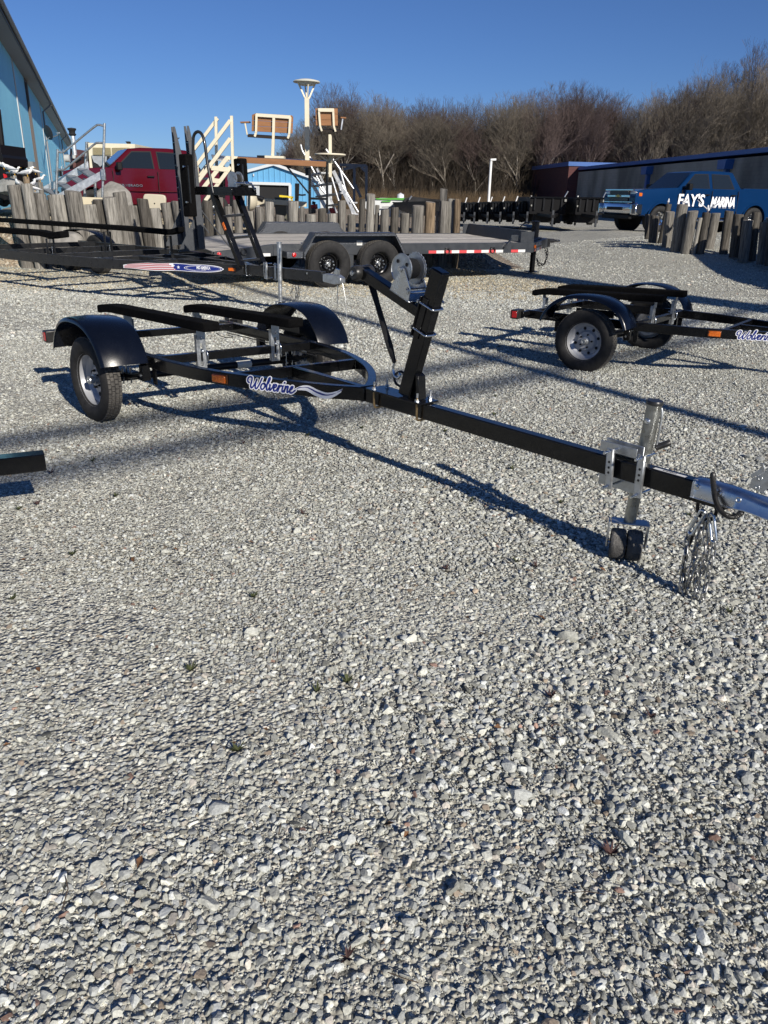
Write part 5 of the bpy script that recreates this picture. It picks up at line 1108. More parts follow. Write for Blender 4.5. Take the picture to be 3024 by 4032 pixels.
for (p, Y, rz, s, lb, sp) in ((zs(130, 905), 16.2, PI, .62, 'white gull figure leaning left above the leftmost posts', False), (zs(185, 950), 16.8, 0, .60, 'white gull figure facing right above the leftmost posts', False), (zs(350, 962), 15.9, 0.2, .66, 'white gull figure with folded wings standing on a short brown post', False), (zs(470, 940), 18.5, PI, .55, 'small white gull figure before the blue metal wall', False), (zs(520, 1040), 17.5, 0, .55, 'white gull figure perched beside the bottom of the aluminium steps', False), (zs(235, 1090), 16.4, 2.2, .55, 'white gull figure low between the two leftmost posts', False), (zs(435, 1110), 16.3, PI / 2, .62, 'plump white gull figure low behind the third timber post', False), (zs(465, 1165), 16.0, PI, .5, 'smallest white gull figure beside the steps', False), (zs(60, 870), 16.6, PI, .6, 'white gull figure at the very left edge', False),
        (zr(758, 458), 21.0, 1.2, .45, 'white gull figure on a dark post by the front wheel of the blue pickup', False), (zr(900, 462), 19.6, .9, .42, 'grey and white gull figure on the tallest post before the blue pickup', False), (zr(1115, 535), 19.3, 1.3, .6, 'white gull figure raising its wings before the blue pickup', True)):
    q = atY(p, Y); gull(tuple(q), rz, s, lb, sp)
for k, (a, b_, y, Y) in enumerate(((295, 378, 965, 16.0), (130, 165, 930, 16.9), (170, 215, 965, 16.7), (495, 555, 1055, 17.4))):
    p = atY(zs((a + b_) / 2, y), Y); w = (atY(zs(b_, y), Y) - atY(zs(a, y), Y)).length
    timber(p, Vector((p.x, Y, mz(p.x, Y))), w, ['tan', 'grey', 'pale', 'grey'][k], ['short brown timber post standing behind the row with a gull on top', 'thin timber post behind the leftmost posts', 'short pale timber post behind the two leftmost posts', 'short timber post before the blue wall'][k], None)

# ------------------------------------------------------------------ helpers for things placed by pixel and depth
def B2(root, p, q, Y, w, h, m, nm, Y2=None, bev=.003):
    a = atY(p, Y); b_ = atY(q, Y if Y2 is None else Y2); o = MB(IDT); o.bar(a, b_, w, h, up=(0, 1, 0)); return o.build(nm, m, root, 30, bevel=bev)   # w: in-picture thickness... swapped below
def T2(root, pts, Y, r, m, nm, Ys=None):
    P = [atY(p, Y if Ys is None else Ys[i]) for i, p in enumerate(pts)]; o = MB(IDT); o.tube(spline(P, 5) if len(P) > 2 else P, r, 12); return o.build(nm, m, root, 50)
def quad(root, pts, Y, th, m, nm, Ys=None):
    P = [atY(p, Y if Ys is None else Ys[i]) for i, p in enumerate(pts)]; o = MB(IDT); o.prism(P, (0, th, 0)); return o.build(nm, m, root, 30, bevel=.002)
def deckq(root, pts, th, m, nm):   # pts: (pixel, Y)
    P = [atY(p, Y) for p, Y in pts]; o = MB(IDT); o.prism(P, (0, 0, -th)); return o.build(nm, m, root, 30, bevel=.002)

# aluminium boarding steps at the left
st = thing('aluminium_steps', atY(zs(1000, 1215), 17.5), 'bare aluminium steps with bent tube handrails behind the left posts', 'steps')
Yn, Yf = 17.3, 18.2
quad(st, [zs(650, 1262), zs(1322, 905), zs(1332, 1008), zs(900, 1262)], Yn, .03, M_alu, 'stringer')
quad(st, [zs(440, 1185), zs(1145, 778), zs(1160, 892), zs(620, 1200)], Yf, .03, M_alu, 'stringer')
M_perf = mat('perforated_aluminium', (.42, .43, .44), .5, .6, 0, .3, 60, .9, 120)
for tr_ in (((1003, 868), (1118, 866), (1252, 945), (1180, 985)), ((853, 955), (972, 957), (1088, 1027), (1030, 1066)), ((728, 1048), (850, 1052), (932, 1110), (872, 1146)), ((543, 1130), (640, 1133), (745, 1192), (690, 1216))):
    deckq(st, [(zs(*tr_[0]), Yf), (zs(*tr_[1]), Yf), (zs(*tr_[2]), Yn + .03), (zs(*tr_[3]), Yn + .03)], .035, M_perf, 'tread')
T2(st, [zs(735, 1215), zs(752, 622)], Yn - .03, .026, M_galv, 'rail_post'); T2(st, [zs(1340, 1250), zs(1365, 282)], Yn - .03, .026, M_galv, 'rail_post')
T2(st, [zs(1105, 960), zs(1133, 530)], Yf, .024, M_galv, 'rail_post')
T2(st, [zs(765, 655), zs(800, 662), zs(850, 645), zs(1060, 470), zs(1240, 325), zs(1290, 305), zs(1358, 318)], Yn - .03, .021, M_galv, 'handrail')
T2(st, [zs(755, 885), zs(795, 890), zs(850, 875), zs(1060, 705), zs(1230, 560), zs(1280, 540), zs(1350, 543)], Yn - .03, .021, M_galv, 'handrail')
T2(st, [zs(650, 1070), zs(660, 1160), zs(690, 1190)], Yf, .02, M_galv, 'rail_post')
o = MB(IDT); c_ = atY(zs(1350, 955), Yn - .06); o.box(c_, (.09, .05, .22)); o.build('post_clamp', M_galv, st, 30, bevel=.01)
for p in ((1100, 1240), (1240, 1180)): T2(st, [zs(p[0], 1000), zs(p[0] + 10, 1260)], 17.9, .03, M_galv, 'leg')

# cream stairs in the middle
z2b = Z(2.765, 400, 400); cs = thing('cream_stairs', atY(z2b(1040, 1090), 17.2), 'cream painted stairs with slanting rails between the ramps and the platform', 'stairs')
Yn, Yf = 17.1, 18.0
BBN = [0]
def BB(root, p, q, Y, thick, dep, m, nm, **k):
    BBN[0] = (BBN[0] + 1) % 7; dep = dep + .0024 * BBN[0]; thick = thick * .9
    a = atY(p, Y); b_ = atY(q, k.get('Y2', Y)); o = MB(IDT); o.bar(a, b_, dep, thick, up=(a - b_).cross(Vector((0, 1, 0)))); return o.build(nm, m, root, 30, bevel=.003)
BB(cs, z2b(1415, 155), z2b(1432, 800), Yn, .06, .06, M_cream, 'newel_post'); BB(cs, z2b(1245, 165), z2b(1252, 700), Yf, .06, .06, M_cream, 'newel_post'); BB(cs, z2b(1040, 668), z2b(1048, 1120), Yn, .06, .06, M_cream, 'newel_post')
BB(cs, z2b(1037, 690), z2b(1402, 205), Yn - .04, .075, .04, M_cream, 'stair_rail'); BB(cs, z2b(1045, 880), z2b(1402, 402), Yn - .04, .08, .04, M_cream, 'stair_rail')
BB(cs, z2b(990, 545), z2b(1265, 182), Yf + .04, .07, .04, M_cream, 'stair_rail'); BB(cs, z2b(850, 745), z2b(1000, 545), Yf + .04, .06, .04, M_cream, 'stair_rail')
BB(cs, z2b(1090, 965), z2b(1368, 612), Yn, .09, .04, M_cream, 'stringer'); BB(cs, z2b(1130, 1080), z2b(1405, 712), Yn, .08, .04, M_cream, 'stringer'); BB(cs, z2b(1060, 800), z2b(1190, 640), Yf, .07, .04, M_cream, 'stringer')
for tr_ in (((1195, 575), (1345, 590), (1390, 640), (1210, 620)), ((1108, 700), (1195, 705), (1300, 760), (1290, 725)), ((1075, 825), (1160, 828), (1290, 885), (1285, 845))):
    deckq(cs, [(z2b(*tr_[0]), Yf), (z2b(*tr_[1]), Yf), (z2b(*tr_[2]), Yn), (z2b(*tr_[3]), Yn)], .03, M_perf, 'tread')
for a, b_ in (((1195, 722), (1385, 742)), ((1195, 855), (1285, 868))): BB(cs, z2b(*a), z2b(*b_), Yn - .01, .10, .03, M_cream, 'riser')
quad(cs, [z2b(1355, 590), z2b(1483, 598), z2b(1483, 645), z2b(1440, 640), z2b(1360, 632)], Yn, .05, M_cream, 'landing_edge')
for p in ((1300, 760), (1325, 900)): BB(cs, z2b(p[0], 700), z2b(p[0] + 5, 1050), Yf - .2, .07, .07, M_rust if False else M_blackd, 'leg')

M_trimd = mat('matt_dark_metal', (.035, .028, .024), .8, spec=.1)
# raised platform with bench, chair, lamp and round table
z3b = Z(2.765, 900, 280); Y0, Y1 = 17.0, 18.3
pf = thing('dock_platform', atY(z3b(875, 1555), 17.1), 'raised brown edged dock platform on thin dark legs', 'platform')
quad(pf, [z3b(100, 932), z3b(1062, 985), z3b(1058, 1043), z3b(100, 997)], Y0, .04, M_brownp, 'fascia')
deckq(pf, [(z3b(100, 932), Y0 + .045), (z3b(1062, 985), Y0 + .045), (z3b(1080, 975), Y1), (z3b(100, 925), Y1)], .06, M_blackd, 'deck')
quad(pf, [z3b(1066, 985), z3b(1082, 978), z3b(1082, 1190), z3b(1066, 1195)], Y0, .06, M_blackd, 'corner_post')
for x0, x1, yb, yt_ in ((868, 895, 1555, 1048), (1058, 1083, 1545, 1040)): quad(pf, [z3b(x0, yt_), z3b(x1, yt_), z3b(x1, yb), z3b(x0 + 2, yb)], Y0 + .08, .07, M_blackd, 'leg')
quad(pf, [z3b(835, 1050), z3b(868, 1050), z3b(868, 1135), z3b(835, 1135)], Y0 + .3, .07, M_blackd, 'leg_sleeve')
BB(pf, z3b(632, 1035), z3b(872, 1330), Y0 + .1, .035, .035, M_blackd, 'brace'); BB(pf, z3b(880, 1386), z3b(1065, 1392), Y0 + .1, .05, .04, M_blackd, 'cross_tie')
BB(pf, z3b(30, 1010), z3b(32, 1540), Y0 + 1, .07, .07, M_blackd, 'leg')
bn = thing('bench', atY(z3b(485, 925), 17.6), 'brown slatted double bench on a cream post above the platform', 'bench'); YB = 17.6
for i in range(3):
    f0, f1 = i / 3 + .008, (i + 1) / 3 - .008; L_ = lambda f: (255 - 5 * f, 475 + 180 * f); R_ = lambda f: (703 - 7 * f, 500 + 180 * f)
    quad(bn, [z3b(*L_(f0)), z3b(*R_(f0)), z3b(*R_(f1)), z3b(*L_(f1))], YB, .03, M_brownp, 'back_slat')
quad(bn, [z3b(255, 475), z3b(300, 458), z3b(690, 482), z3b(703, 500)], YB, .04, M_brownp, 'back_cap')
for a, b_, t in (((300, 478), (676, 503), .07), ((305, 470), (299, 672), .05), ((672, 500), (660, 690), .05), ((299, 670), (285, 715), .05), ((660, 690), (645, 735), .05), ((493, 490), (487, 740), .06)): BB(bn, z3b(*a), z3b(*b_), YB - .035, t, .04, M_cream, 'frame_bar')
BB(bn, z3b(487, 740), z3b(480, 922), YB - .02, .065, .065, M_cream, 'post')
deckq(bn, [(z3b(205, 690), YB - .03), (z3b(670, 722), YB - .03), (z3b(650, 712), YB + .3), (z3b(225, 684), YB + .3)], .05, M_trimd, 'seat')
BB(bn, z3b(132, 560), z3b(235, 556), YB + .2, .03, .12, M_brownp, 'armrest'); BB(bn, z3b(180, 568), z3b(204, 695), YB + .15, .03, .03, M_cream, 'arm_strut')
quad(bn, [z3b(392, 918), z3b(600, 926), z3b(600, 952), z3b(392, 945)], YB - .1, .3, M_cream, 'base_plate')
quad(bn, [z3b(308, 916), z3b(392, 918), z3b(392, 945), z3b(308, 938)], YB + .1, .2, M_blackd, 'base_plate')
chr_ = thing('chair', atY(z3b(1105, 1150), 17.2), 'brown slatted single chair with armrests high on a cream post', 'chair'); YC = 17.2
for i in range(3):
    f0, f1 = i / 3 + .008, (i + 1) / 3 - .008; quad(chr_, [z3b(945 + 5 * f0, 402 + 190 * f0), z3b(1187 + 3 * f0, 405 + 190 * f0), z3b(1187 + 3 * f1, 405 + 190 * f1), z3b(945 + 5 * f1, 402 + 190 * f1)], YC, .03, M_brownp, 'back_slat')
for a, b_, t in (((975, 424), (1148, 426), .07), ((982, 412), (997, 600), .045), ((1138, 412), (1147, 605), .045), ((997, 598), (1016, 655), .04), ((1147, 602), (1166, 660), .04)): BB(chr_, z3b(*a), z3b(*b_), YC - .035, t, .04, M_cream, 'frame_bar')
deckq(chr_, [(z3b(975, 630), YC), (z3b(1225, 648), YC), (z3b(1205, 638), YC + .3), (z3b(995, 624), YC + .3)], .04, M_trimd, 'seat')
BB(chr_, z3b(1222, 508), z3b(1280, 512), YC + .2, .03, .12, M_brownp, 'armrest'); BB(chr_, z3b(1243, 520), z3b(1226, 640), YC + .1, .03, .03, M_alu, 'arm_strut')
BB(chr_, z3b(925, 497), z3b(945, 500), YC + .2, .03, .12, M_brownp, 'armrest')
BB(chr_, z3b(1106, 690), z3b(1108, 1155), YC + .1, .07, .07, M_cream, 'post'); BB(chr_, z3b(1060, 652), z3b(1150, 655), YC + .1, .04, .1, M_blackd, 'swivel')
c_ = atY(z3b(1106, 910), YC + .1); Rr = W_(z3b(945, 910), z3b(1268, 910), YC) / 2
tb = thing('round_table', tuple(c_), 'round cream hoop table fixed to the post under the chair', 'table'); o = MB(IDT); o.torus(c_, (0, 0, 1), Rr, .018, 40, 10); o.lathe(c_, (0, 0, 1), [(-.006, 0), (-.006, Rr), (.006, Rr), (.006, 0)], 40); o.build('tabletop', M_cream, tb, 40)
for a in (.4, 1.97, 3.54, 5.1): o = MB(IDT); o.bar(c_ + Vector((math.cos(a) * Rr * .8, math.sin(a) * Rr * .8, -.01)), c_ + Vector((0, 0, -.17)), .03, .03); o.build('strut', M_cream, tb, 30)
YL = 17.8; lp = thing('lamp_post', atY(z3b(858, 968), YL), 'square cream lamp post with a flat round head rising from the platform', 'lamp post')
BB(lp, z3b(853, 285), z3b(858, 975), YL, .10, .10, M_cream, 'post'); c_ = atY(z3b(850, 118), YL); Rr = W_(z3b(702, 118), z3b(998, 118), YL) / 2
M_lampw = mat('off_white_lamp', (.62, .62, .54), .5); o = MB(IDT); o.lathe(c_, (0, 0, 1), [(-.06, 0), (-.06, Rr * .55), (-.02, Rr * .62), (-.012, Rr * .98), (.0, Rr), (.02, Rr * .92), (.045, Rr * .5), (.055, 0)], 40); o.build('lamp_head', M_lampw, lp, 40)
pt_ = atY(z3b(854, 285), YL)
for a in (.3, 1.87, 3.44, 5.0): o = MB(IDT); o.bar(pt_ + Vector((math.cos(a) * .04, math.sin(a) * .04, -.02)), c_ + Vector((math.cos(a) * Rr * .62, math.sin(a) * Rr * .62, -.03)), .022, .03); o.build('lamp_arm', M_cream, lp, 30)

# second set of aluminium steps, right of the platform
s2_ = thing('aluminium_steps', atY(z3b(1380, 1560), 18.6), 'tall aluminium boarding ladder steps leaning right of the platform', 'steps')
Yn, Yf = 18.4, 19.3
for a, b_, Y, t in (((1140, 1085), (1375, 1560), Yn, .09), ((885, 1180), (1100, 1560), Yf, .09), ((960, 1060), (1180, 1545), Yf, .05)): BB(s2_, z3b(*a), z3b(*b_), Y, t, .035, M_alu, 'stringer')
for a, b_, Y in (((1215, 1075), (1345, 1560), Yn), ((1120, 1150), (1198, 1412), Yn - .1), ((1150, 1082), (1220, 1300), Yn), ((1235, 1240), (1412, 1535), Yn), ((1060, 850), (1360, 1280), Yf), ((785, 800), (800, 860), Yf), ((800, 860), (1065, 1340), Yf), ((820, 1050), (1058, 1340), Yn), ((870, 920), (960, 1040), Yn)): T2(s2_, [z3b(*a), z3b(*b_)], Y, .022, M_alu, 'handrail')
for a, b_ in (((905, 1130), (1055, 1108)), ((930, 1255), (1222, 1208)), ((985, 1367), (1262, 1328)), ((1090, 1467), (1362, 1432))):
    A_ = atY(z3b(*a), Yf); C_ = atY(z3b(*b_), Yn); o = MB(IDT); o.bar(A_, C_, .20, .03); o.build('tread', M_perf, s2_, 30)
T2(s2_, [z3b(1350, 1558), z3b(1412, 1562)], Yn, .025, M_alu, 'foot_bar')
fr = thing('steel_hoist_frame', atY(z3b(1500, 1390), 22), 'thin grey steel hoist frame before the bare trees', 'hoist frame')
for a, b_ in (((1212, 1020), (1502, 1032)), ((1250, 1070), (1400, 1035)), ((1500, 1030), (1500, 1420)), ((1370, 1060), (1366, 1500)), ((1445, 1045), (1490, 1092)), ((1378, 1235), (1440, 1375)), ((1213, 1050), (1216, 1400))): BB(fr, z3b(*a), z3b(*b_), 22, .075, .07, mat('dull_grey_steel', (.16, .16, .165), .5, .3, 0, .2, 8), 'beam')
BB(fr, z3b(1367, 1450), z3b(1367, 1545), 21.9, .09, .09, mat('yellow_sleeve', (.65, .42, .03), .5), 'yellow_sleeve')

# beige dish, cream boom, yellow trestle and red machine behind the posts
bd = thing('beige_dish', atY(z3b(230, 1520), 17.6), 'beige round dish on a cream arm beside the winch stand', 'dish')
M_beige = mat('beige_fibreglass', (.55, .50, .38), .5, 0, 0, .06, 5)
c_ = atY(z3b(232, 1405), 17.6); Rr = W_(z3b(232, 1283), z3b(232, 1526), 17.6) / 2; o = MB(IDT); o.lathe(c_, (.93, .30, -.08), [(.16, .001), (.15, Rr * .4), (.09, Rr * .8), (0, Rr), (-.02, Rr * .98), (.07, Rr * .75), (.12, 0.3 * Rr), (.125, .001)], 36); o.build('bowl', M_beige, bd, 40)
T2(bd, [z3b(270, 1400), z3b(300, 1375), z3b(380, 1400)], 17.6, .05, M_blackd, 'hub'); quad(bd, [z3b(270, 1420), z3b(382, 1400), z3b(382, 1440), z3b(262, 1480)], 17.6, .2, M_beige, 'arm')
bm_ = thing('cream_boom', atY(z3b(600, 1425), 19), 'long cream boom lying level behind the timber posts', 'boom'); BB(bm_, z3b(375, 1415), z3b(850, 1450), 19, .12, .12, M_cream, 'beam'); BB(bm_, z3b(520, 1500), z3b(640, 1500), 19.2, .55, .4, mat('olive_tank', (.12, .12, .09), .6), 'tank')
yt3 = thing('yellow_trestle', atY(z3b(640, 1430), 24), 'small bright yellow trestle before the dark barn doorway', 'trestle'); M_yel = mat('yellow_paint', (.72, .55, .03), .5)
BB(yt3, z3b(565, 1360), z3b(695, 1376), 24, .06, .5, M_yel, 'top_board')
for a, b_ in (((580, 1362), (575, 1425)), ((625, 1368), (620, 1425)), ((682, 1375), (695, 1425))): BB(yt3, z3b(*a), z3b(*b_), 24, .05, .05, M_yel, 'leg')
rm = thing('red_machine', atY(z3b(915, 1520), 23), 'small red machine under the right end of the platform', 'machine'); M_redp = mat('red_machine_paint', (.45, .03, .02), .4)
quad(rm, [z3b(885, 1455), z3b(950, 1448), z3b(955, 1500), z3b(890, 1520)], 23, .5, M_redp, 'body'); quad(rm, [z3b(1095, 1490), z3b(1170, 1490), z3b(1175, 1550), z3b(1100, 1550)], 23, .5, M_redp, 'hopper'); T2(rm, [z3b(930, 1420), z3b(925, 1450)], 23, .05, M_blackd, 'seat_post'); BB(rm, z3b(900, 1525), z3b(945, 1520), 23, .15, .3, M_blackrub, 'track')
bk_ = thing('outboard_bracket', atY(z3b(745, 1420), 21), 'black upright outboard engine stand before the blue barn', 'stand'); quad(bk_, [z3b(722, 1222), z3b(760, 1222), z3b(752, 1420), z3b(722, 1420)], 21, .25, M_blackd, 'column'); T2(bk_, [z3b(760, 1345), z3b(800, 1350), z3b(840, 1345)], 21, .02, M_blackd, 'tiller')
# beige seat shell, cream board, boulders
se = thing('helm_chair', atY(z2b(570, 1180), 16.9), 'beige moulded boat seat standing behind the timber posts', 'chair')
o = MB(IDT); P = spline([z2b(*p) + (0,) for p in ((455, 1160), (450, 1060), (458, 1020), (480, 1006), (570, 1008), (665, 1016), (692, 1040), (697, 1090), (690, 1190))], 4); P = [atY((p[0], p[1]), 16.95) for p in P]; o.prism(P, (0, .08, 0)); o.build('shell', M_beige, se, 50, bevel=.02, seg=3)
q = MB(IDT); c_ = atY(z2b(577, 1108), 16.94); q.cyl(c_, c_ + Vector((0, -.006, 0)), .012, 10); q.build('screw', M_dark, se, 30)
cbd = thing('cream_board', atY(zs(1280, 1480), 16.6), 'cream board with a cut-out leaning behind the left posts', 'board'); quad(cbd, [zs(1072, 1245), zs(1450, 1262), zs(1490, 1480), zs(1440, 1480), zs(1420, 1300), zs(1190, 1300), zs(1220, 1480), zs(1110, 1480)], 16.7, .03, mat('cream_board_paint', (.68, .60, .42), .6, dust=.2), 'panel')
M_rock = mat('grey_boulder', (.27, .26, .24), .9, 0, 0, .35, 5, .9, 18, spec=.2)
def boulder(c, r, sc, seed, label):
    v, f = ico(4); R0 = np.random.RandomState(seed); w = v.copy()
    for _ in range(16):
        nn = R0.normal(size=3); nn /= np.linalg.norm(nn); d = R0.uniform(.62, .95); w = w - np.maximum(0, w @ nn - d)[:, None] * nn * .9
    w += .03 * np.sin(w[:, [1, 2, 0]] * 7 + seed); o = MB(IDT); o.v = [(c[0] + a * r * sc[0], c[1] + b_ * r * sc[1], c[2] + e * r * sc[2]) for a, b_, e in w]; o.f = [tuple(q) for q in f]
    b_ = o.build('boulder', M_rock, None, 45, root_loc=(c[0], c[1], c[2])); return tag(b_, label, 'boulder')
c_ = atY(z1(735, 640), 18.6); c_.z -= .02; boulder(c_, .44, (1.05, .8, .95), 3, 'large grey boulder hiding the front wheel of the red pickup')
c_ = atY(z8(900, 380), 15.0); boulder((c_.x, c_.y, c_.z - .05), .36, (1, .7, .6), 5, 'pale grey rock at the foot of the left timber posts')
c_ = atY(zs(130, 1090), 16.6); boulder((c_.x, c_.y, c_.z - .05), .30, (1, .8, .6), 8, 'dark rock at the left edge behind the leftmost post')
# ------------------------------------------------------------------ pickups
M_glass = mat('dark_car_glass', (.012, .016, .018), .04, 0, .3, spec=.8)
M_chrome = mat('chrome', (.75, .76, .78), .08, 1.)
M_trim = mat('black_trim', (.008, .008, .009), .5, spec=.15)
def pickup(name, ox, oy, oz, head, paint, label, hs=1.):
    """x forward, origin under the front axle; side profile with real arches, tapered cab"""
    c, s = math.cos(head), math.sin(head); hx = lambda x: (x if x > -3.2 or hs == 1 else -3.2 + (x + 3.2) * .5) if x < -.55 else -.55 + (x + .55) * hs
    X = lambda v: Vector((ox + c * hx(v[0]) - s * v[1], oy + s * hx(v[0]) + c * v[1], oz + v[2])); MB.XF = staticmethod(X)
    t = thing(name, X(Vector((-1.9, 0, 0))), label, 'pickup truck'); WB = 3.75; HW = .99
    def arch(cx, r=.50, zc_=.42, n=12):
        a0 = math.asin((.46 - zc_) / r) if .46 > zc_ else 0
        return [(cx + r * math.cos(a0 + (PI - 2 * a0) * k / n), zc_ + r * math.sin(a0 + (PI - 2 * a0) * k / n)) for k in range(n + 1)]
    top = [(.98, .62), (1.0, 1.08), (.95, 1.24), (.6, 1.30), (0, 1.34), (-.55, 1.365), (-.62, 1.37), (-3.22, 1.37), (-3.26, 1.40), (-4.98, 1.40), (-5.02, 1.36), (-5.02, .62), (-4.9, .50)]
    low = [(-WB - .55, .48)] + [(x, z) for x, z in reversed(arch(-WB))] + [(-.60, .44)] + [(x, z) for x, z in reversed(arch(0))] + [(.60, .50), (.9, .5)]
    prof = top + low
    # body skin: outer side at HW, narrowing a little towards hood and shoulder
    def yy(x, z): return HW - .10 * sstep(1.05, 1.40, z) - .06 * sstep(.3, 1.0, x) + .0 - .05 * (1 - sstep(.45, .75, z))
    o = MB(); n = len(prof); vs = [(x, yy(x, z), z) for x, z in prof] + [(x, -yy(x, z), z) for x, z in prof]
    o.add(vs, [tuple(range(n)), tuple(range(n, 2 * n))[::-1]] + [(i, (i + 1) % n, n + (i + 1) % n, n + i) for i in range(n)]); body = o.build('body', paint, t, 35, bevel=.05, seg=3)
    for cx in (0, -WB):   # dark wheel housings and flares
        for sd in (-1, 1):
            o = MB(); P = [(cx + .515 * math.cos(a), .42 + .515 * math.sin(a)) for a in [PI * k / 16 for k in range(17)]]; Q = [(cx + .46 * math.cos(a), .42 + .46 * math.sin(a)) for a in [PI * k / 16 for k in range(17)]]
            m = 17; ya = sd * (HW - .02); yb = sd * (HW + .012); vs = [(x, yb, z) for x, z in P] + [(x, yb, z) for x, z in Q] + [(x, ya, z) for x, z in P] + [(x, ya - sd * .25, z) for x, z in Q]
            o.add(vs, [(i, i + 1, m + i + 1, m + i) for i in range(m - 1)] + [(i, i + 1, 2 * m + i + 1, 2 * m + i) for i in range(m - 1)] + [(m + i, m + i + 1, 3 * m + i + 1, 3 * m + i) for i in range(m - 1)]); o.build('wheel_flare', paint, t, 40)
            o = MB(); o.lathe((cx, sd * (HW - .30), .42), (0, 1, 0), [(0, 0), (0, .485), (sd * .25, .485)], 32); o.build('wheel_housing', M_dark, t, 40)
    # cab
    B = [(-.60, .86, 1.30), (-3.16, .86, 1.33)]; R = [(-1.28, .66, 1.86), (-2.92, .66, 1.87)]
    o = MB(); ring = []
    for x, w, z in ((-.55, .90, 1.29), (-1.22, .70, 1.86), (-1.55, .68, 1.90), (-2.3, .68, 1.91), (-2.85, .68, 1.88), (-3.18, .88, 1.33)): ring.append((x, w, z))
    n = len(ring); o.add([(x, w, z) for x, w, z in ring] + [(x, -w, z) for x, w, z in ring], [tuple(range(n)), tuple(range(n, 2 * n))[::-1]] + [(i, (i + 1) % n, n + (i + 1) % n, n + i) for i in range(n)])
    o.build('cab', paint, t, 40, bevel=.05, seg=3)
    def side(pts, off, m, nm, sd, bev=0):  # panel lying on the tumblehome of the cab
        f = lambda x, z: (x, sd * (.895 - (z - 1.30) / .56 * .20 + off), z)
        o = MB(); o.prism([f(x, z) for x, z in pts], (0, -sd * .02, 0)); return o.build(nm, m, t, 30, bevel=bev)
    for sd in (-1, 1):
        side([(-.78, 1.335), (-1.30, 1.80), (-1.83, 1.815), (-1.86, 1.345)], .012, M_trim, 'window_seal', sd); side([(-.84, 1.36), (-1.31, 1.775), (-1.80, 1.79), (-1.83, 1.37)], .017, M_glass, 'front_door_window', sd)
        side([(-1.98, 1.345), (-1.96, 1.815), (-2.66, 1.80), (-2.86, 1.355)], .012, M_trim, 'window_seal', sd); side([(-2.01, 1.37), (-1.99, 1.79), (-2.63, 1.775), (-2.80, 1.38)], .017, M_glass, 'rear_door_window', sd)
        # door cuts, handles, mouldings, mirror, step bar
        for x in (-.72, -1.92, -2.98):
            o = MB(); o.bar((x, sd * (HW - .003 - .0), .55), (x, sd * (HW - .03), 1.30), .012, .03); o.build('door_gap', M_dark, t, 0)
        for x in (-1.72, -2.78):
            o = MB(); o.box((x, sd * (HW - .005), 1.17), (.19, .05, .035)); o.build('door_handle', M_trim, t, 30, bevel=.008)
        o = MB(); o.box((-1.85, sd * (HW + .004), .80), (2.2, .02, .035)); o.build('side_moulding', paint, t, 30, bevel=.006)
        o = MB(); o.box((-.88, sd * (HW + .10), 1.40), (.14, .20, .20)); o.bar((-.80, sd * .86, 1.36), (-.86, sd * 1.02, 1.34), .06, .05); o.build('mirror', M_trim, t, 35, bevel=.03, seg=2)
        o = MB(); o.tube([(-.6, sd * (HW + .02), .40), (-.7, sd * (HW + .06), .38), (-2.95, sd * (HW + .06), .38), (-3.05, sd * (HW + .02), .40)], .035, 12); o.build('step_bar', M_chrome, t, 40)
        o = MB(); o.box((.84, sd * .70, 1.13), (.28, .38, .20)); o.build('headlamp', mat('headlamp_glass', (.55, .55, .56), .08, .3, .5), t, 35, bevel=.04, seg=2)
        o = MB(); o.box((.86, sd * .76, 1.0), (.26, .20, .07)); o.box((.8, sd * .88, 1.13), (.14, .06, .12)); o.build('indicator', M_orange, t, 35, bevel=.02)
        o = MB(); o.box((-4.99, sd * .90, 1.08), (.10, .12, .36)); o.build('tail_lamp', M_red, t, 35, bevel=.02)
    o = MB(); o.add([(-.60, -.80, 1.32), (-.60, .80, 1.32), (-1.20, .64, 1.825), (-1.20, -.64, 1.825)], [(0, 1, 2, 3)]); o.v = [tuple(Vector(v) + (X(Vector((.02, 0, .02))) - X(Vector((0, 0, 0))))) for v in o.v]; o.build('windscreen', M_glass, t, 0)
    o = MB(); o.add([(-3.19, -.76, 1.40), (-3.19, .76, 1.40), (-2.93, .62, 1.80), (-2.93, -.62, 1.80)], [(0, 1, 2, 3)]); o.build('rear_window', M_glass, t, 0)
    o = MB(); o.box((-4.1, 0, 1.395), (1.6, 1.58, .02)); o.build('bed_opening', M_dark, t, 0)
    o = MB(); o.box((-1.9, 0, .50), (5.2, 1.0, .18)); o.build('chassis', M_dark, t, 0)
    # grille and bumper
    o = MB(); o.box((.985, 0, 1.08), (.06, 1.12, .36)); o.build('grille', M_trim, t, 30, bevel=.01)
    for z, h in ((1.27, .05), (1.08, .075), (.90, .04)):
        o = MB(); o.box((1.01, 0, z), (.06, 1.30 if h > .05 else 1.62, h)); o.build('grille_bar', M_chrome, t, 30, bevel=.01)
    for z in (1.22, 1.18, 1.145, 1.01, .975, .94):
        o = MB(); o.box((1.018, 0, z), (.02, 1.1, .010)); o.build('grille_slat', mat('dull_chrome', (.25, .25, .26), .3, .9), t, 0)
    o = MB(); o.prism([(1.02, z * .06 + -.17, .985 + y) for y, z in ((-.04, -1), (-.04, 6.7), (.04, 6.7), (.04, -1))] if False else [(1.045, -.16, 1.06), (1.045, -.05, 1.06), (1.045, -.05, 1.04), (1.045, .05, 1.04), (1.045, .05, 1.06), (1.045, .16, 1.06), (1.045, .14, 1.105), (1.045, .05, 1.105), (1.045, .05, 1.125), (1.045, -.05, 1.125), (1.045, -.05, 1.105), (1.045, -.14, 1.105)], X(Vector((.01, 0, 0))) * 0 + Vector((.012, 0, 0))) ; o.build('emblem', mat('gold_emblem', (.5, .33, .10), .25, .9), t, 0)
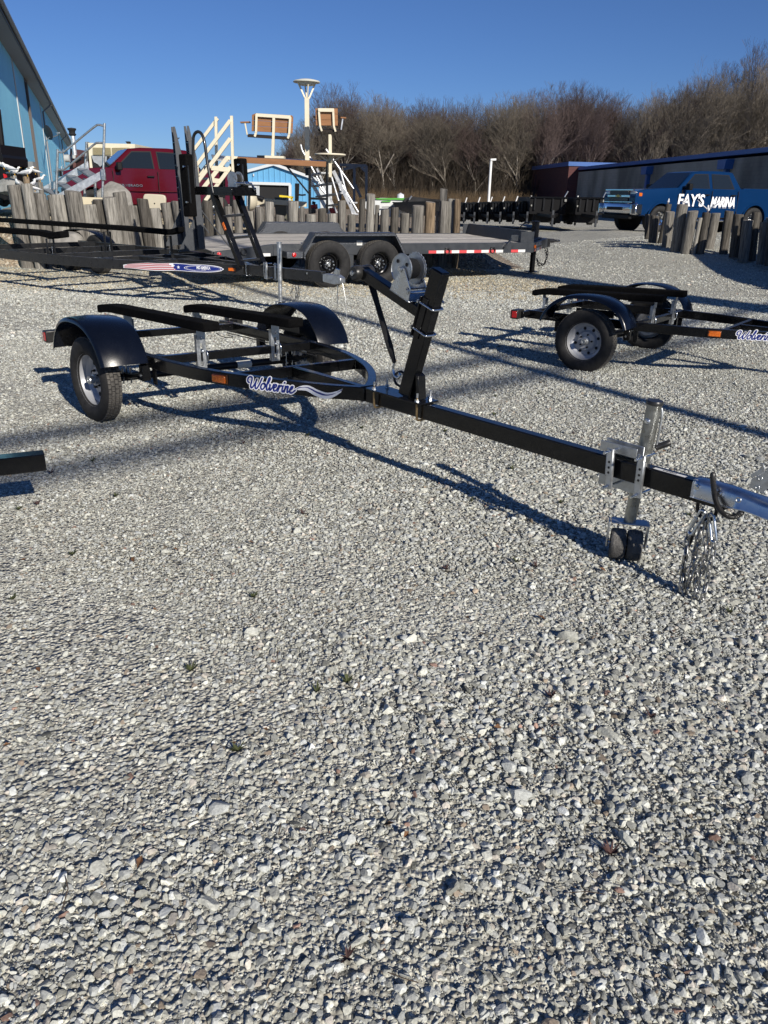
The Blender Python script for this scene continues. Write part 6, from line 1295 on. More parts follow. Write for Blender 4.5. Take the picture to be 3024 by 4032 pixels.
    o = MB(); m_ = 12; P = []
    for z in (.52, .58, .82, .87):
        for k in range(m_ + 1):
            y = -HW + 2 * HW * k / m_; P.append((1.14 - .16 * (abs(y) / HW) ** 3 - (.05 if z in (.52, .87) else 0), y, z))
    o.add(P, [(j * (m_ + 1) + k, j * (m_ + 1) + k + 1, (j + 1) * (m_ + 1) + k + 1, (j + 1) * (m_ + 1) + k) for j in range(3) for k in range(m_)]); bp_ = o.build('bumper', M_chrome, t, 50); q = bp_.modifiers.new('thick', 'SOLIDIFY'); q.thickness = .10; q.offset = -1 if True else 1
    for sd in (-1, 1): o = MB(); o.box((.93, sd * (HW - .05), .69), (.42, .07, .32)); o.build('bumper_wrap', M_chrome, t, 35, bevel=.02)
    o = MB(); o.box((1.12, 0, .70), (.06, .9, .10)); o.build('air_intake', M_dark, t, 30, bevel=.01); o = MB(); o.box((1.02, 0, .45), (.14, 1.6, .14)); o.build('air_dam', M_trim, t, 30, bevel=.02)
    for cx in (0, -WB):
        for sd in (-1, 1):
            w = thing('wheel', X(Vector((cx, sd * .86, 0))), None, None); w.parent = t; w.location = Vector(w['_b']) - Vector(t['_b']); MB.XF = staticmethod(IDT)
            ctr = X(Vector((cx, sd * .86, .40))); ax = X(Vector((0, sd, 0))) - X(Vector((0, 0, 0))); wheel(w, ctr, ax, R=.40, w=.26, rr=.235, rimm=M_chrome, bolts=8, deep=.05, treadm=M_blackrub)
            Xo = ax.orthogonal().normalized(); Yo = ax.cross(Xo)
            for k in range(8):
                a = 2 * PI * k / 8; q = MB(); p = ctr + ax * .03 + (Xo * math.cos(a) + Yo * math.sin(a)) * .155; q.cyl(p, p + ax * .006, .032, 10); q.build('vent_hole', M_dark, w, 0)
            MB.XF = staticmethod(X)
    return t, X
M_bluep = mat('metallic_blue_paint', (.003, .024, .085), .09, .0, .0, .05, 3, spec=.5); M_redt = mat('dark_red_paint', (.075, .004, .009), .09, .0, .0, .05, 3, spec=.5)
def place(px_local, pix, Y, head):   # origin so that a local point appears at a photo pixel column, at depth Y
    q = atY(pix, Y); c, s = math.cos(head), math.sin(head); return q.x - (c * px_local[0] - s * px_local[1]), q.y - (s * px_local[0] + c * px_local[1])
hb = math.radians(198); ox, oy = place((0, .99), (2601, 847), 27.2, hb)   # left side of the truck is the near side
tb_, XB = pickup('pickup_truck', ox, oy, .50, hb, M_bluep, 'metallic blue crew cab pickup with white marina lettering, parked behind the short post row')
# lettering across doors and bed: heavy slanted capitals
def lf(u, v): return Vector((-.56 - u, 1.0 - .05 * sstep(1.02, 1.3, .93 + v) + .004, .93 + v))
MB.XF = staticmethod(XB)
flat_text("FAY'S", lambda u, v: lf(u, v + .04), .52, M_decw, tb_, bold=.012, shear=.12, sx=.86, align='LEFT', spacing=.98)
flat_text("MARINA", lambda u, v: lf(u + 1.32, v), .44, M_decw, tb_, bold=.022, shear=.22, sx=.60, align='LEFT', spacing=.98)
hr_ = math.radians(180 + 16 + 12); ox, oy = place((-1.92, .99), z2b(615, 780), 23.2, hr_)
tr2, XR2 = pickup('pickup_truck', ox, oy, .62, hr_, M_redt, 'dark red crew cab pickup on the bank, half hidden by the upright ramps', .72)
MB.XF = staticmethod(XR2); flat_text('SILVERADO', lambda u, v: Vector((-.86 - u, 1.002, .93 + v)), .085, M_chrome, tr2, bold=.002, sx=1.25, align='LEFT', spacing=1.15)
MB.XF = staticmethod(IDT)

# ------------------------------------------------------------------ blue metal building at the left
az = math.radians(18.2); wd = Vector((-math.sin(az), math.cos(az), 0)); wnn = Vector((math.cos(az), math.sin(az), 0))  # wall direction, outward normal
M_bluew = rib_mat('light_blue_ribbed_sheet', (.17, .48, .74), 4.2, tuple(wd), .9, .45)
M_soff = mat('grey_soffit', (.20, .21, .22), .6); M_dkt = mat('dark_fascia', (.055, .05, .05), .6)
ZE = 5.8; e0 = atz((0, 30), ZE); e1 = atz((282, 572), ZE); wdir = (e1 - e0); wdir.z = 0; wl = wdir.length; wdir.normalize(); wnr = Vector((wdir.y, -wdir.x, 0))
OV = .45; A0 = e0 - wnr * OV - wdir * 9; 
def WP(u, z, n=0): p = A0 + wdir * u + wnr * n; return Vector((p.x, p.y, z))
LW = wl + 9
def wu(px, n=0):   # wall coordinate for a photo pixel on the wall plane
    d = ray(*px); t_ = ((A0 + wnr * n) - CC).dot(wnr) / d.dot(wnr); q = CC + d * t_; return (q - A0).dot(wdir), q.z
bb_ = thing('metal_building', WP(LW * .6, .8), 'long light blue ribbed metal building with dark roof edge at the left', 'building')
MBW = rib_mat('blue_ribbed_wall', (.30, .72, .98), 4.5, tuple(wdir), 1., .45)
o = MB(IDT); o.prism([WP(0, 0), WP(LW, 0), WP(LW, ZE - .12), WP(0, ZE - .12)], -wnr * .2); o.build('wall', MBW, bb_, 0)
o = MB(IDT); o.prism([WP(LW, 0, -.01), WP(LW, ZE - .12, -.01), WP(LW, ZE + 3, -14), WP(LW, 0, -14)], wdir * .1); o.build('gable_wall', mat('brown_red_gable', (.12, .05, .045), .7, 0, 0, .2, 3), bb_, 0)
o = MB(IDT); o.prism([WP(-1, ZE - .12, -.1), WP(LW + .4, ZE - .12, -.1), WP(LW + .4, ZE - .06, OV), WP(-1, ZE - .06, OV)], (0, 0, -.03)); o.build('soffit', M_soff, bb_, 0)
o = MB(IDT); o.prism([WP(-1, ZE - .10, OV), WP(LW + .4, ZE - .10, OV), WP(LW + .4, ZE + .12, OV), WP(-1, ZE + .12, OV)], wnr * .03); o.build('fascia', M_dkt, bb_, 0)
o = MB(IDT); o.tube([WP(-1, ZE + .06, OV + .08), WP(LW + .4, ZE + .06, OV + .08)], .07, 10); o.build('gutter', mat('gutter_grey', (.22, .22, .22), .5), bb_, 40)
o = MB(IDT); o.prism([WP(-1, ZE + .13, OV), WP(LW + .4, ZE + .13, OV), WP(LW + .4, ZE + 3.4, -14), WP(-1, ZE + 3.4, -14)], (0, 0, .08)); o.build('roof', M_dkt, bb_, 0)
M_trimw = mat('pale_grey_trim', (.48, .49, .48), .55, dust=.1)
# trims, door and downpipes located on the wall
for top_, bot, w in ((zs(238, 60), zs(345, 870), .16), (zs(560, 380), zs(650, 1040), .10), (zs(800, 680), zs(812, 930), .08)):
    u = (wu(top_)[0] + wu(bot)[0]) / 2; o = MB(IDT); o.prism([WP(u - w, 0), WP(u + w, 0), WP(u + w, ZE - .15), WP(u - w, ZE - .15)], wnr * .03); o.build('wall_trim', M_trimw if w > .09 else M_soff, bb_, 0)
ud = wu(zs(450, 640))[0]; o = MB(IDT); o.prism([WP(ud - .5, 0), WP(ud + .75, 0), WP(ud + .75, 4.6), WP(ud - .5, 4.6)], wnr * .05); o.build('sliding_door_jamb', M_trimw, bb_, 0)
o = MB(IDT); o.prism([WP(ud - .62, 0), WP(ud - .5, 0), WP(ud - .5, ZE - .3), WP(ud - .62, ZE - .3)], wnr * .10); o.build('door_track', mat('dark_brown_track', (.09, .07, .06), .7), bb_, 0)
o = MB(IDT); o.prism([WP(ud - .6, 4.6), WP(ud + .85, 4.6), WP(ud + .85, ZE - .15), WP(ud - .6, ZE - .15)], wnr * .04); o.build('door_head', mat('brown_grey_panel', (.14, .125, .11), .7), bb_, 0)
for a, b_ in ((zs(780, 720), zs(815, 960)), (zs(828, 780), zs(850, 940))):
    u0 = wu(a)[0]; u1 = wu(b_)[0]; o = MB(IDT); o.prism([WP(u0, .9), WP(u1, .9), WP(u1, 3.1), WP(u0, 3.1)], wnr * .04); o.build('roller_door', M_trimw, bb_, 0)
    o = MB(IDT); o.prism([WP(u0 + .08, .9, .045), WP(u1 - .08, .9, .045), WP(u1 - .08, 2.9, .045), WP(u0 + .08, 2.9, .045)], wnr * .01); o.build('doorway', M_dark, bb_, 0)
u = wu(zs(342, 760))[0]; o = MB(IDT); o.box(WP(u, 1.6, .12), (.3, .25, 1.5)); o.build('meter_box', M_soff, bb_, 0)
for p in (zs(540, 130), zs(790, 490)):
    u = wu(p)[0]; o = MB(IDT); o.tube([WP(u, 1.0, .08), WP(u, ZE - .5, .08), WP(u + .2, ZE - .15, .5), WP(u + .2, ZE - .0, OV)], .05, 8); o.build('downpipe', M_soff, bb_, 40)
# satellite dish, flue
sd_ = thing('satellite_dish', WP(*wu(zs(625, 470)), .1), 'small dark satellite dish on a bent arm fixed to the blue wall', 'satellite dish')
u, z_ = wu(zs(628, 405), .5); c_ = WP(u, z_, .5); o = MB(IDT); o.lathe(c_, (.55, .8, .25), [(-.05, .001), (-.04, .16), (0, .31), (.01, .32), (-.03, .16), (-.04, .001)], 30); o.build('bowl', mat('dark_dish', (.02, .02, .022), .5), sd_, 40)
P = [atY(p, c_.y) for p in (zs(645, 465), zs(680, 468), zs(750, 440), zs(762, 410))]; o = MB(IDT); o.tube(P, .022, 8); o.build('feed_arm', M_galv, sd_, 40); o = MB(IDT); o.box(P[-1], (.16, .08, .07)); o.build('receiver', M_galv, sd_, 30, bevel=.01)
P = [atY(p, c_.y) for p in (zs(635, 470), zs(630, 490), zs(600, 520))]; P[-1] = WP(*wu(zs(598, 525)), .0); o = MB(IDT); o.tube(P, .025, 8); o.build('mast', M_galv, sd_, 40)
fl = thing('flue_pipe', atY(zs(965, 660), 33), 'shiny metal flue pipe with a black cap beyond the blue building', 'flue pipe')
o = MB(IDT); o.tube([atY(zs(978, 700), 33), atY(zs(948, 430), 33)], .085, 14); o.build('pipe', M_alu, fl, 40); c_ = atY(zs(945, 430), 33); o = MB(IDT); o.lathe(c_, (0, 0, 1), [(-.05, .10), (.0, .15), (.05, .11), (.12, .12), (.18, .17), (.22, .15), (.24, 0)], 18); o.build('cap', M_dark, fl, 40)
M_rb = mat('red_brown_siding', (.11, .045, .04), .7, 0, 0, .3, 3)
hp = thing('brown_outbuilding', atY(zs(960, 900), 34), 'narrow red brown outbuilding at the end of the blue building', 'building'); quad(hp, [zs(915, 610), zs(1045, 715), zs(1000, 780), zs(975, 960), zs(905, 960)], 34, 3, M_rb, 'wall'); quad(hp, [zs(935, 690), zs(985, 695), zs(982, 745), zs(935, 740)], 33.9, .05, M_trimw, 'sign_board'); T2(hp, [zs(852, 742), zs(915, 742)], 33.5, .14, M_trimw, 'vent_pipe'); T2(hp, [zs(985, 790), zs(1055, 745)], 33.5, .06, M_blackd, 'strut')

# cream cabin with grilles
cc = thing('cream_cabin', atY(z2b(200, 745), 30), 'cream painted cabin with two louvred grilles and taped windows behind the red pickup', 'cabin'); YQ = 30
quad(cc, [zs(1150, 538), z2b(362, 462), z2b(362, 700), zs(1175, 900)], YQ, 2.2, M_cream, 'wall'); quad(cc, [zs(1112, 525), zs(1150, 525), zs(1125, 900), zs(1100, 900)], YQ + .1, .15, mat('dull_grey_steel2', (.20, .21, .22), .5), 'corner_post')
M_lv = mat('louvre_mesh', (.24, .20, .09), .8, 0, 0, .9, 55, .9, 60, stretch=(1, 1, 3))
quad(cc, [zs(1210, 600), zs(1443, 603), zs(1450, 700), zs(1218, 697)], YQ - .02, .04, M_lv, 'grille'); quad(cc, [zs(1460, 604), z2b(305, 507), z2b(312, 583), zs(1470, 700)], YQ - .02, .04, M_lv, 'grille')
for k in range(9):
    y = 606 + k * 10.5; T2(cc, [zs(1212, y), zs(1445, y + 1)], YQ - .05, .007, mat('louvre_slat', (.5, .44, .28), .6), 'louvre_slat'); T2(cc, [zs(1462, y), zs(1690, y - 4)], YQ - .05, .007, MATS['louvre_slat'], 'louvre_slat')
quad(cc, [zs(1190, 705), z2b(330, 595), z2b(330, 720), zs(1215, 890)], YQ - .02, .05, M_dark, 'window'); M_tape = mat('grey_plastic_sheet', (.36, .38, .40), .35, 0, 0, .35, 1.5)
quad(cc, [zs(1192, 708), zs(1395, 715), zs(1390, 800), zs(1330, 880), zs(1280, 820), zs(1225, 790)], YQ - .05, .02, M_tape, 'plastic_sheet'); quad(cc, [zs(1520, 712), z2b(325, 598), z2b(320, 690), zs(1560, 860)], YQ - .05, .02, M_tape, 'plastic_sheet'); quad(cc, [zs(1435, 720), zs(1475, 720), zs(1478, 750), zs(1455, 780), zs(1430, 750)], YQ - .05, .02, M_tape, 'plastic_sheet')
quad(cc, [z2b(258, 433), z2b(300, 433), z2b(298, 458), z2b(275, 458)], YQ + .3, .2, M_dark, 'roof_lamp'); quad(cc, [z2b(370, 515), z2b(487, 520), z2b(490, 580), z2b(370, 575)], YQ - .5, .1, M_dark, 'side_window'); quad(cc, [z2b(378, 522), z2b(480, 526), z2b(482, 575), z2b(378, 572)], YQ - .52, .03, M_tape, 'side_pane')
# black vehicle at the very left edge
bv = thing('off_road_buggy', atY(zs(60, 1350), 17.6), 'black off road buggy with a red rear lamp at the very left edge', 'buggy')
quad(bv, [zs(-250, 700), zs(0, 560), zs(15, 690), zs(40, 730), zs(45, 830), zs(0, 860), zs(-250, 860)], 17.8, 1.2, M_trim, 'upper_body', ); quad(bv, [zs(-250, 850), zs(60, 865), zs(110, 880), zs(138, 990), zs(130, 1030), zs(60, 1050), zs(0, 1100), zs(-250, 1110)], 17.6, 1.4, M_trim, 'lower_body'); quad(bv, [zs(38, 940), zs(80, 955), zs(92, 990), zs(50, 1005)], 17.58, .03, M_red, 'tail_lamp')
quad(bv, [zs(-250, 1165), zs(90, 1180), zs(100, 1340), zs(-250, 1350)], 17.5, 1.2, M_dark, 'undercarriage'); q = MB(IDT); q.lathe(atY(zs(45, 1290), 17.45), (0, -1, 0), [(0, 0), (0, .13), (.05, .12), (.06, .05), (.12, .05), (.12, 0)], 20); q.build('wheel_hub', M_trim, bv, 40)
q = MB(IDT); q.tube([atY(zs(-30, 100), 18.0), atY(zs(25, 570), 18.0)], .06, 8); q.build('roll_bar', M_trim, bv, 40)

# ------------------------------------------------------------------ far blue barn with open door
YG = 58.; bn2 = thing('metal_barn', atY(z3b(490, 1560), YG), 'far light blue metal barn with white gable trim and a dark open doorway', 'barn')
M_barn = rib_mat('barn_blue_sheet', (.13, .36, .60), 2.6, (1, 0, 0), 1., .5); M_wht = mat('white_sheet', (.62, .65, .66), .5)
quad(bn2, [z3b(175, 1108), z3b(490, 1020), z3b(970, 1195), z3b(1010, 1600), z3b(175, 1600)], YG, .3, M_barn, 'front_wall')
for a, b_ in (((165, 1100), (490, 1012)), ((490, 1012), (990, 1190))): BB(bn2, z3b(*a), z3b(*b_), YG - .1, .20, .3, M_wht, 'gable_trim')
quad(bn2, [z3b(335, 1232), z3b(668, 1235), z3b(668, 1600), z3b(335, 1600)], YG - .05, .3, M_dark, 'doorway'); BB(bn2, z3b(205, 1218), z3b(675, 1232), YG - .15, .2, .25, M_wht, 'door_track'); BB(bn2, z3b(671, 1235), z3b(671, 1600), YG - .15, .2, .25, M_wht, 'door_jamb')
quad(bn2, [z3b(200, 1230), z3b(335, 1232), z3b(335, 1600), z3b(200, 1600)], YG - .12, .1, rib_mat('barn_white_sheet', (.52, .55, .57), 1.6, (1, 0, 0), 1., .5), 'sliding_door')
o = MB(IDT); o.prism([atY(z3b(490, 1018), YG + .3), atY(z3b(978, 1192), YG + .3), atY(z3b(978, 1198), YG + .3), atY(z3b(490, 1026), YG + .3)], Vector((-4, 16, 0))); o.build('roof', M_wht, bn2, 0)
o = MB(IDT); o.prism([atY(z3b(490, 1018), YG + .3), atY(z3b(175, 1103), YG + .3), atY(z3b(175, 1110), YG + .3), atY(z3b(490, 1026), YG + .3)], Vector((-4, 16, 0))); o.build('roof', M_wht, bn2, 0)
quad(bn2, [z3b(267, 1118), z3b(278, 1118), z3b(278, 1145), z3b(267, 1145)], YG - .1, .05, M_wht, 'gable_lamp'); quad(bn2, [z3b(960, 1195), z3b(1120, 1240), z3b(1130, 1600), z3b(1010, 1600)], YG + 4, .3, M_wht, 'lean_to')

# ------------------------------------------------------------------ brick and block building at the right
M_brick = mat('brick_wall', (.10, .035, .035), .85, 0, 0, .15, 2, spec=.2); N = M_brick.node_tree.nodes; L = M_brick.node_tree.links
bt = N.new('ShaderNodeTexBrick'); bt.inputs['Scale'].default_value = 1.; bt.inputs['Color1'].default_value = (.12, .038, .036, 1); bt.inputs['Color2'].default_value = (.085, .028, .030, 1); bt.inputs['Mortar'].default_value = (.10, .08, .075, 1); bt.inputs['Brick Width'].default_value = .21; bt.inputs['Row Height'].default_value = .075; bt.inputs['Mortar Size'].default_value = .010
M_block = mat('painted_block_wall', (.16, .165, .165), .9, 0, 0, .2, .4, spec=.2)
ZB = 4.2; f0 = atz((3024, 579), ZB); f1 = atz((2280, 658), ZB); fd = (f1 - f0); fd.z = 0; FL = fd.length; fd.normalize(); fn = Vector((-fd.y, fd.x, 0)); fn = fn if fn.x < 0 else -fn
def FP(u, z, n=0): p = f0 + fd * u + fn * n; return Vector((p.x, p.y, z))
def coordmap(m, scale_u, kind='brick'):
    N = m.node_tree.nodes; L = m.node_tree.links; g_ = N.new('ShaderNodeNewGeometry'); d1 = N.new('ShaderNodeVectorMath'); d1.operation = 'DOT_PRODUCT'; L.new(g_.outputs['Position'], d1.inputs[0]); d1.inputs[1].default_value = tuple(fd)
    sz = N.new('ShaderNodeSeparateXYZ'); L.new(g_.outputs['Position'], sz.inputs[0]); cb = N.new('ShaderNodeCombineXYZ'); L.new(d1.outputs['Value'], cb.inputs[0]); L.new(sz.outputs[2], cb.inputs[1]); return cb
cb = coordmap(M_brick, 1); L = M_brick.node_tree.links; L.new(cb.outputs[0], bt.inputs[0]); L.new(bt.outputs[0], M_brick.node_tree.nodes['Principled BSDF'].inputs['Base Color'])
bt2 = M_block.node_tree.nodes.new('ShaderNodeTexBrick'); cb = coordmap(M_block, 1); L = M_block.node_tree.links; L.new(cb.outputs[0], bt2.inputs[0])
for k, v in (('Color1', (.27, .26, .235, 1)), ('Color2', (.245, .24, .215, 1)), ('Mortar', (.225, .22, .20, 1))): bt2.inputs[k].default_value = v
bt2.inputs['Scale'].default_value = 1.; bt2.inputs['Brick Width'].default_value = .41; bt2.inputs['Row Height'].default_value = .205; bt2.inputs['Mortar Size'].default_value = .012
mxn = M_block.node_tree.nodes.new('ShaderNodeMix'); mxn.data_type = 'RGBA'; mxn.blend_type = 'MULTIPLY'; mxn.inputs[0].default_value = 1; L.new(bt2.outputs[0], mxn.inputs[6])
nz = M_block.node_tree.nodes.new('ShaderNodeTexNoise'); nz.inputs['Scale'].default_value = .35; nz.inputs['Detail'].default_value = 6; mp = M_block.node_tree.nodes.new('ShaderNodeMapping'); mp.inputs['Scale'].default_value = (1, .3, 1); L.new(cb.outputs[0], mp.inputs[0]); L.new(mp.outputs[0], nz.inputs[0])
rr_ = M_block.node_tree.nodes.new('ShaderNodeMapRange'); rr_.inputs[1].default_value = .35; rr_.inputs[2].default_value = .55; rr_.inputs[3].default_value = .55; rr_.inputs[4].default_value = 1.1; L.new(nz.outputs[0], rr_.inputs[0]); L.new(rr_.outputs[0], mxn.inputs[7]); L.new(mxn.outputs[2], M_block.node_tree.nodes['Principled BSDF'].inputs['Base Color'])
M_cap = mat('blue_parapet_cap', (.025, .10, .32), .4)
gb_ = thing('block_building', FP(10, 0), 'long low grey block building with a blue parapet at the right', 'building')
o = MB(IDT); o.prism([FP(-30, -.3), FP(FL, -.3), FP(FL, ZB - .4), FP(-30, ZB - .4)], -fn * 20); o.build('wall', M_block, gb_, 0)
o = MB(IDT); o.prism([FP(-30, ZB - .24, .06), FP(FL, ZB - .24, .06), FP(FL, ZB, .06), FP(-30, ZB, .06)], -fn * 20.1); o.build('parapet', M_cap, gb_, 0)
for p in (zr(598, 165), zr(1312, 110)):
    d = ray(*p); t_ = (f0 - CC).dot(fn) / d.dot(fn); q = CC + d * t_; u = (q - f0).dot(fd)
    o = MB(IDT); o.prism([FP(u - .42, q.z - .25, .0), FP(u + .42, q.z - .25, .0), FP(u + .5, q.z + .25, .0), FP(u - .5, q.z + .25, .0)], fn * .5); o.build('rain_hopper', M_cap, gb_, 0)
    o = MB(IDT); o.prism([FP(u - .15, 0, 0), FP(u + .15, 0, 0), FP(u + .15, q.z - .25, 0), FP(u - .15, q.z - .25, 0)], fn * .25); o.build('downpipe', M_cap, gb_, 0)
zq = Z(1.3554, 1800, 100); bk2 = thing('brick_building', FP(FL + 5, 0), 'windowless dark red brick building end with a blue cap', 'building')
d = ray(*zq(405, 760)); t_ = (f0 + fn * .9 - CC).dot(fn) / d.dot(fn); UE = ((CC + d * t_) - f0).dot(fd)
o = MB(IDT); o.prism([FP(FL + .05, -.3, .9), FP(UE, -.3, .9), FP(UE, ZB + .1, .9), FP(FL + .05, ZB + .1, .9)], -fn * 21); o.build('wall', M_brick, bk2, 0)
o = MB(IDT); o.prism([FP(FL - .05, ZB + .08, 1.0), FP(UE + .1, ZB + .08, 1.0), FP(UE + .1, ZB + .42, 1.0), FP(FL - .05, ZB + .42, 1.0)], -fn * 21); o.build('cap', M_cap, bk2, 0)
o = MB(IDT); o.prism([FP(UE - 1.3, -.2, .9), FP(UE - 1.6, -.2, .9), FP(UE - 1.6, ZB - .4, .9), FP(UE - 1.3, ZB - .4, .9)], fn * .12); o.build('pilaster', M_brick, bk2, 0)
# far white lot lamp
ll = thing('lot_lamp', atY((1919, 800), 60), 'white straight parking lot lamp before the bare woods', 'street lamp'); T2(ll, [(1934, 632), (1919, 868)], 60, .09, M_white, 'pole'); BB(ll, (1931, 629), (1953, 628), 60, .14, .3, M_white, 'lamp_arm')

# ------------------------------------------------------------------ row of black dump trailers
def dump(px0, px1, ytop, yb, Y, label, big=False):
    a = atY((px0, ytop), Y); b_ = atY((px1, ytop), Y); g0 = atY((px0, yb), Y).z; e = thing('dump_trailer', ((a.x + b_.x) / 2, Y, g0), label, 'dump trailer', 'black dump trailers parked in a row'); H_ = a.z - g0; x0, x1 = a.x, b_.x; W2 = x1 - x0
    o = MB(IDT); n_ = 6; o.add([(x0, Y, g0 + H_ * .40), (x1, Y, g0 + H_ * .40), (x1 + .03, Y - .05, g0 + H_), (x0 - .03, Y - .05, g0 + H_), (x0, Y + 3.6, g0 + H_ * .40), (x1, Y + 3.6, g0 + H_ * .40), (x1, Y + 3.6, g0 + H_), (x0, Y + 3.6, g0 + H_)], [(0, 1, 2, 3), (7, 6, 5, 4), (0, 3, 7, 4), (1, 5, 6, 2), (0, 4, 5, 1)]); o.build('bin', M_trim, e, 30)
    for k in range(4): o = MB(IDT); x = x0 + W2 * (k + .5) / 4; o.box((x, Y - .06, g0 + H_ * .76), (.07, .08, H_ * .44)); o.build('rib', M_blackd, e, 0)
    o = MB(IDT); o.box(((x0 + x1) / 2, Y - .06, g0 + H_ * .99), (W2 + .06, .12, .07)); o.build('top_rail', M_black, e, 30)
    o = MB(IDT); o.prism([(x0 + W2 * .2, Y - .1, g0 + H_ * .45), (x0 + W2 * .8, Y - .1, g0 + H_ * .45), (x0 + W2 * .55, Y - 1.4, g0 + H_ * .40), (x0 + W2 * .45, Y - 1.4, g0 + H_ * .40)], (0, 0, -.12)); o.build('drawbar', M_blackd, e, 30)
    o = MB(IDT); o.box((x0 + W2 * .5, Y - 1.35, g0 + H_ * .28), (.08, .08, H_ * .56)); o.build('jack', M_grey, e, 30)
    o = MB(IDT); o.bb((x0 + W2 * .12, Y + .1, g0 + .12), (x1 - W2 * .12, Y + 3.4, g0 + H_ * .42)); o.build('chassis', M_dark, e, 0)
    for fx in (.12, .88):
        o = MB(IDT); o.lathe((x0 + W2 * fx - .1, Y + 1.6, g0 + .34), (1, 0, 0), [(0, 0), (0, .34), (.2, .34), (.2, 0)], 20); o.build('wheel', M_rub, e, 40)
    o = MB(IDT); o.box((x0 + W2 * .97, Y - .10, g0 + H_ * .9), (.09, .03, .10)); o.box((x0 + W2 * .03, Y - .10, g0 + H_ * .7), (.05, .03, .07)); o.build('marker_lamp', mat('pale_lamp_glass', (.3, .3, .28), .2), e, 0)
    T2(e, [(px1 - (px1 - px0) * .06, ytop + 2), (px1 + 6, ytop - 22)], Y, .03, M_white if not big else M_galv, 'tarp_arm')
    return e
zt = Z(1.36, 1700, 600); xs_ = [145, 182, 253, 318, 385, 455, 528]; nm = ['leftmost small', 'second small', 'third small', 'fourth small', 'fifth small', 'sixth small']
for k in range(6): dump(zt(xs_[k] + 2, 0)[0], zt(xs_[k + 1] - 2, 0)[0], zt(0, 272 - k * 2)[1], zt(0, 374 + k)[1], 42 - k * .8, nm[k] + ' black dump trailer in the row before the woods')
dump(zt(530, 0)[0], zt(722, 0)[0], zt(0, 238)[1], zt(0, 390)[1], 37, 'larger black dump trailer in the middle of the row, white lamps at its corner', True)
dump(zt(778, 0)[0], zt(925, 0)[0], zt(0, 242)[1], zt(0, 393)[1], 36, 'large black dump trailer beside the nose of the blue pickup', True)
dump(zt(715, 0)[0], zt(776, 0)[0], zt(0, 262)[1], zt(0, 386)[1], 40, 'half hidden black dump trailer between the two largest ones')

# ------------------------------------------------------------------ boats behind the right end of the post row
z2 = Z(1.659, 900, 250)
def hull(root, pts_top, pts_bot, Y, wy, m, nm):
    P = [atY(z2(*p), Y) for p in pts_top]; Q = [atY(z2(*p), Y) for p in pts_bot]; o = MB(IDT); n = len(P); vs = []
    for side, f in ((0, 0), (1, 1)):
        vs += [(p.x, p.y + f * wy * (1 - .8 * max(0, 1 - i / 2)), p.z) for i, p in enumerate(P)]; vs += [(q.x, q.y + .04 + f * (wy - .1), q.z) for q in Q]
    fs = []
    for i in range(n - 1): fs += [(i, i + 1, n + i + 1, n + i), (2 * n + i, 3 * n + i, 3 * n + i + 1, 2 * n + i + 1), (i, 2 * n + i, 2 * n + i + 1, i + 1), (n + i, n + i + 1, 3 * n + i + 1, 3 * n + i)]
    fs += [(0, n, 3 * n, 2 * n), (n - 1, 3 * n - 1, 4 * n - 1, 2 * n - 1)]; o.add(vs, fs); return o.build(nm, m, root, 40)
M_gel = mat('white_gelcoat', (.74, .76, .76), .15, 0, .6); M_green = mat('green_stripe', (.10, .36, .06), .3); M_bhull = mat('black_gelcoat', (.012, .013, .015), .12, 0, .7); M_gcov = mat('dark_boat_cover', (.03, .03, .032), .8, 0, 0, .4, 4, .5, 20)
b1_ = thing('boat', atY(z2(1050, 1000), 24), 'white boat with a green stripe behind the timber posts', 'boat'); hull(b1_, [(880, 905), (935, 882), (1000, 878), (1080, 880), (1200, 885)], [(900, 960), (950, 985), (1010, 1000), (1080, 1005), (1200, 1005)], 24, 2., M_gel, 'hull')
quad(b1_, [z2(960, 880), z2(1165, 878), z2(1155, 893), z2(965, 889)], 23.96, .03, M_green, 'stripe'); quad(b1_, [z2(1000, 898), z2(1060, 896), z2(1058, 905), z2(1000, 906)], 23.96, .03, M_green, 'lettering'); o = MB(IDT); c_ = atY(z2(1124, 868), 24.5); o.lathe(c_, (0, 0, 1), [(-.12, .05), (-.05, .1), (.05, .1), (.1, .0)], 14); o.build('nav_light', M_gel, b1_, 40); quad(b1_, [z2(1000, 935), z2(1200, 930), z2(1200, 938), z2(1000, 942)], 23.9, .03, M_soff, 'rub_line')
b2_ = thing('boat', atY(z2(1200, 1000), 22.5), 'black and silver boat under a dark cover behind the timber posts', 'boat'); hull(b2_, [(1068, 905), (1110, 905), (1200, 902), (1290, 900), (1400, 900)], [(1080, 925), (1125, 960), (1200, 990), (1290, 995), (1400, 995)], 22.5, 2., M_bhull, 'hull')
quad(b2_, [z2(1085, 930), z2(1290, 915), z2(1400, 915), z2(1400, 940), z2(1200, 948), z2(1110, 945)], 22.6, .1, M_gel, 'silver_band'); hull(b2_, [(1150, 880), (1210, 870), (1290, 880), (1330, 885), (1400, 890)], [(1140, 905), (1200, 905), (1290, 903), (1330, 902), (1400, 902)], 22.8, 1.5, M_gcov, 'cover'); T2(b2_, [z2(1180, 890), z2(1197, 865)], 22.7, .02, M_galv, 'flag_staff')

# ------------------------------------------------------------------ black beam end at the left edge, in the foreground
XL = IDT; fb = thing('trailer_tongue', (-1.7, 2.9, 0), 'black square steel beam end reaching in at the left edge', 'trailer tongue')
a = atz((178, 1812), .36); b_ = atz((-60, 1838), .36); d = (a - b_).normalized(); o = MB(IDT); o.bar(a - d * 3, a, .07, .072); o.build('beam', M_black, fb, 30, bevel=.004)
o = MB(IDT); o.box(a - d * 2.4 + Vector((0, 0, -.18)), (.07, .07, .36)); o.build('jack_leg', M_galv, fb, 30)
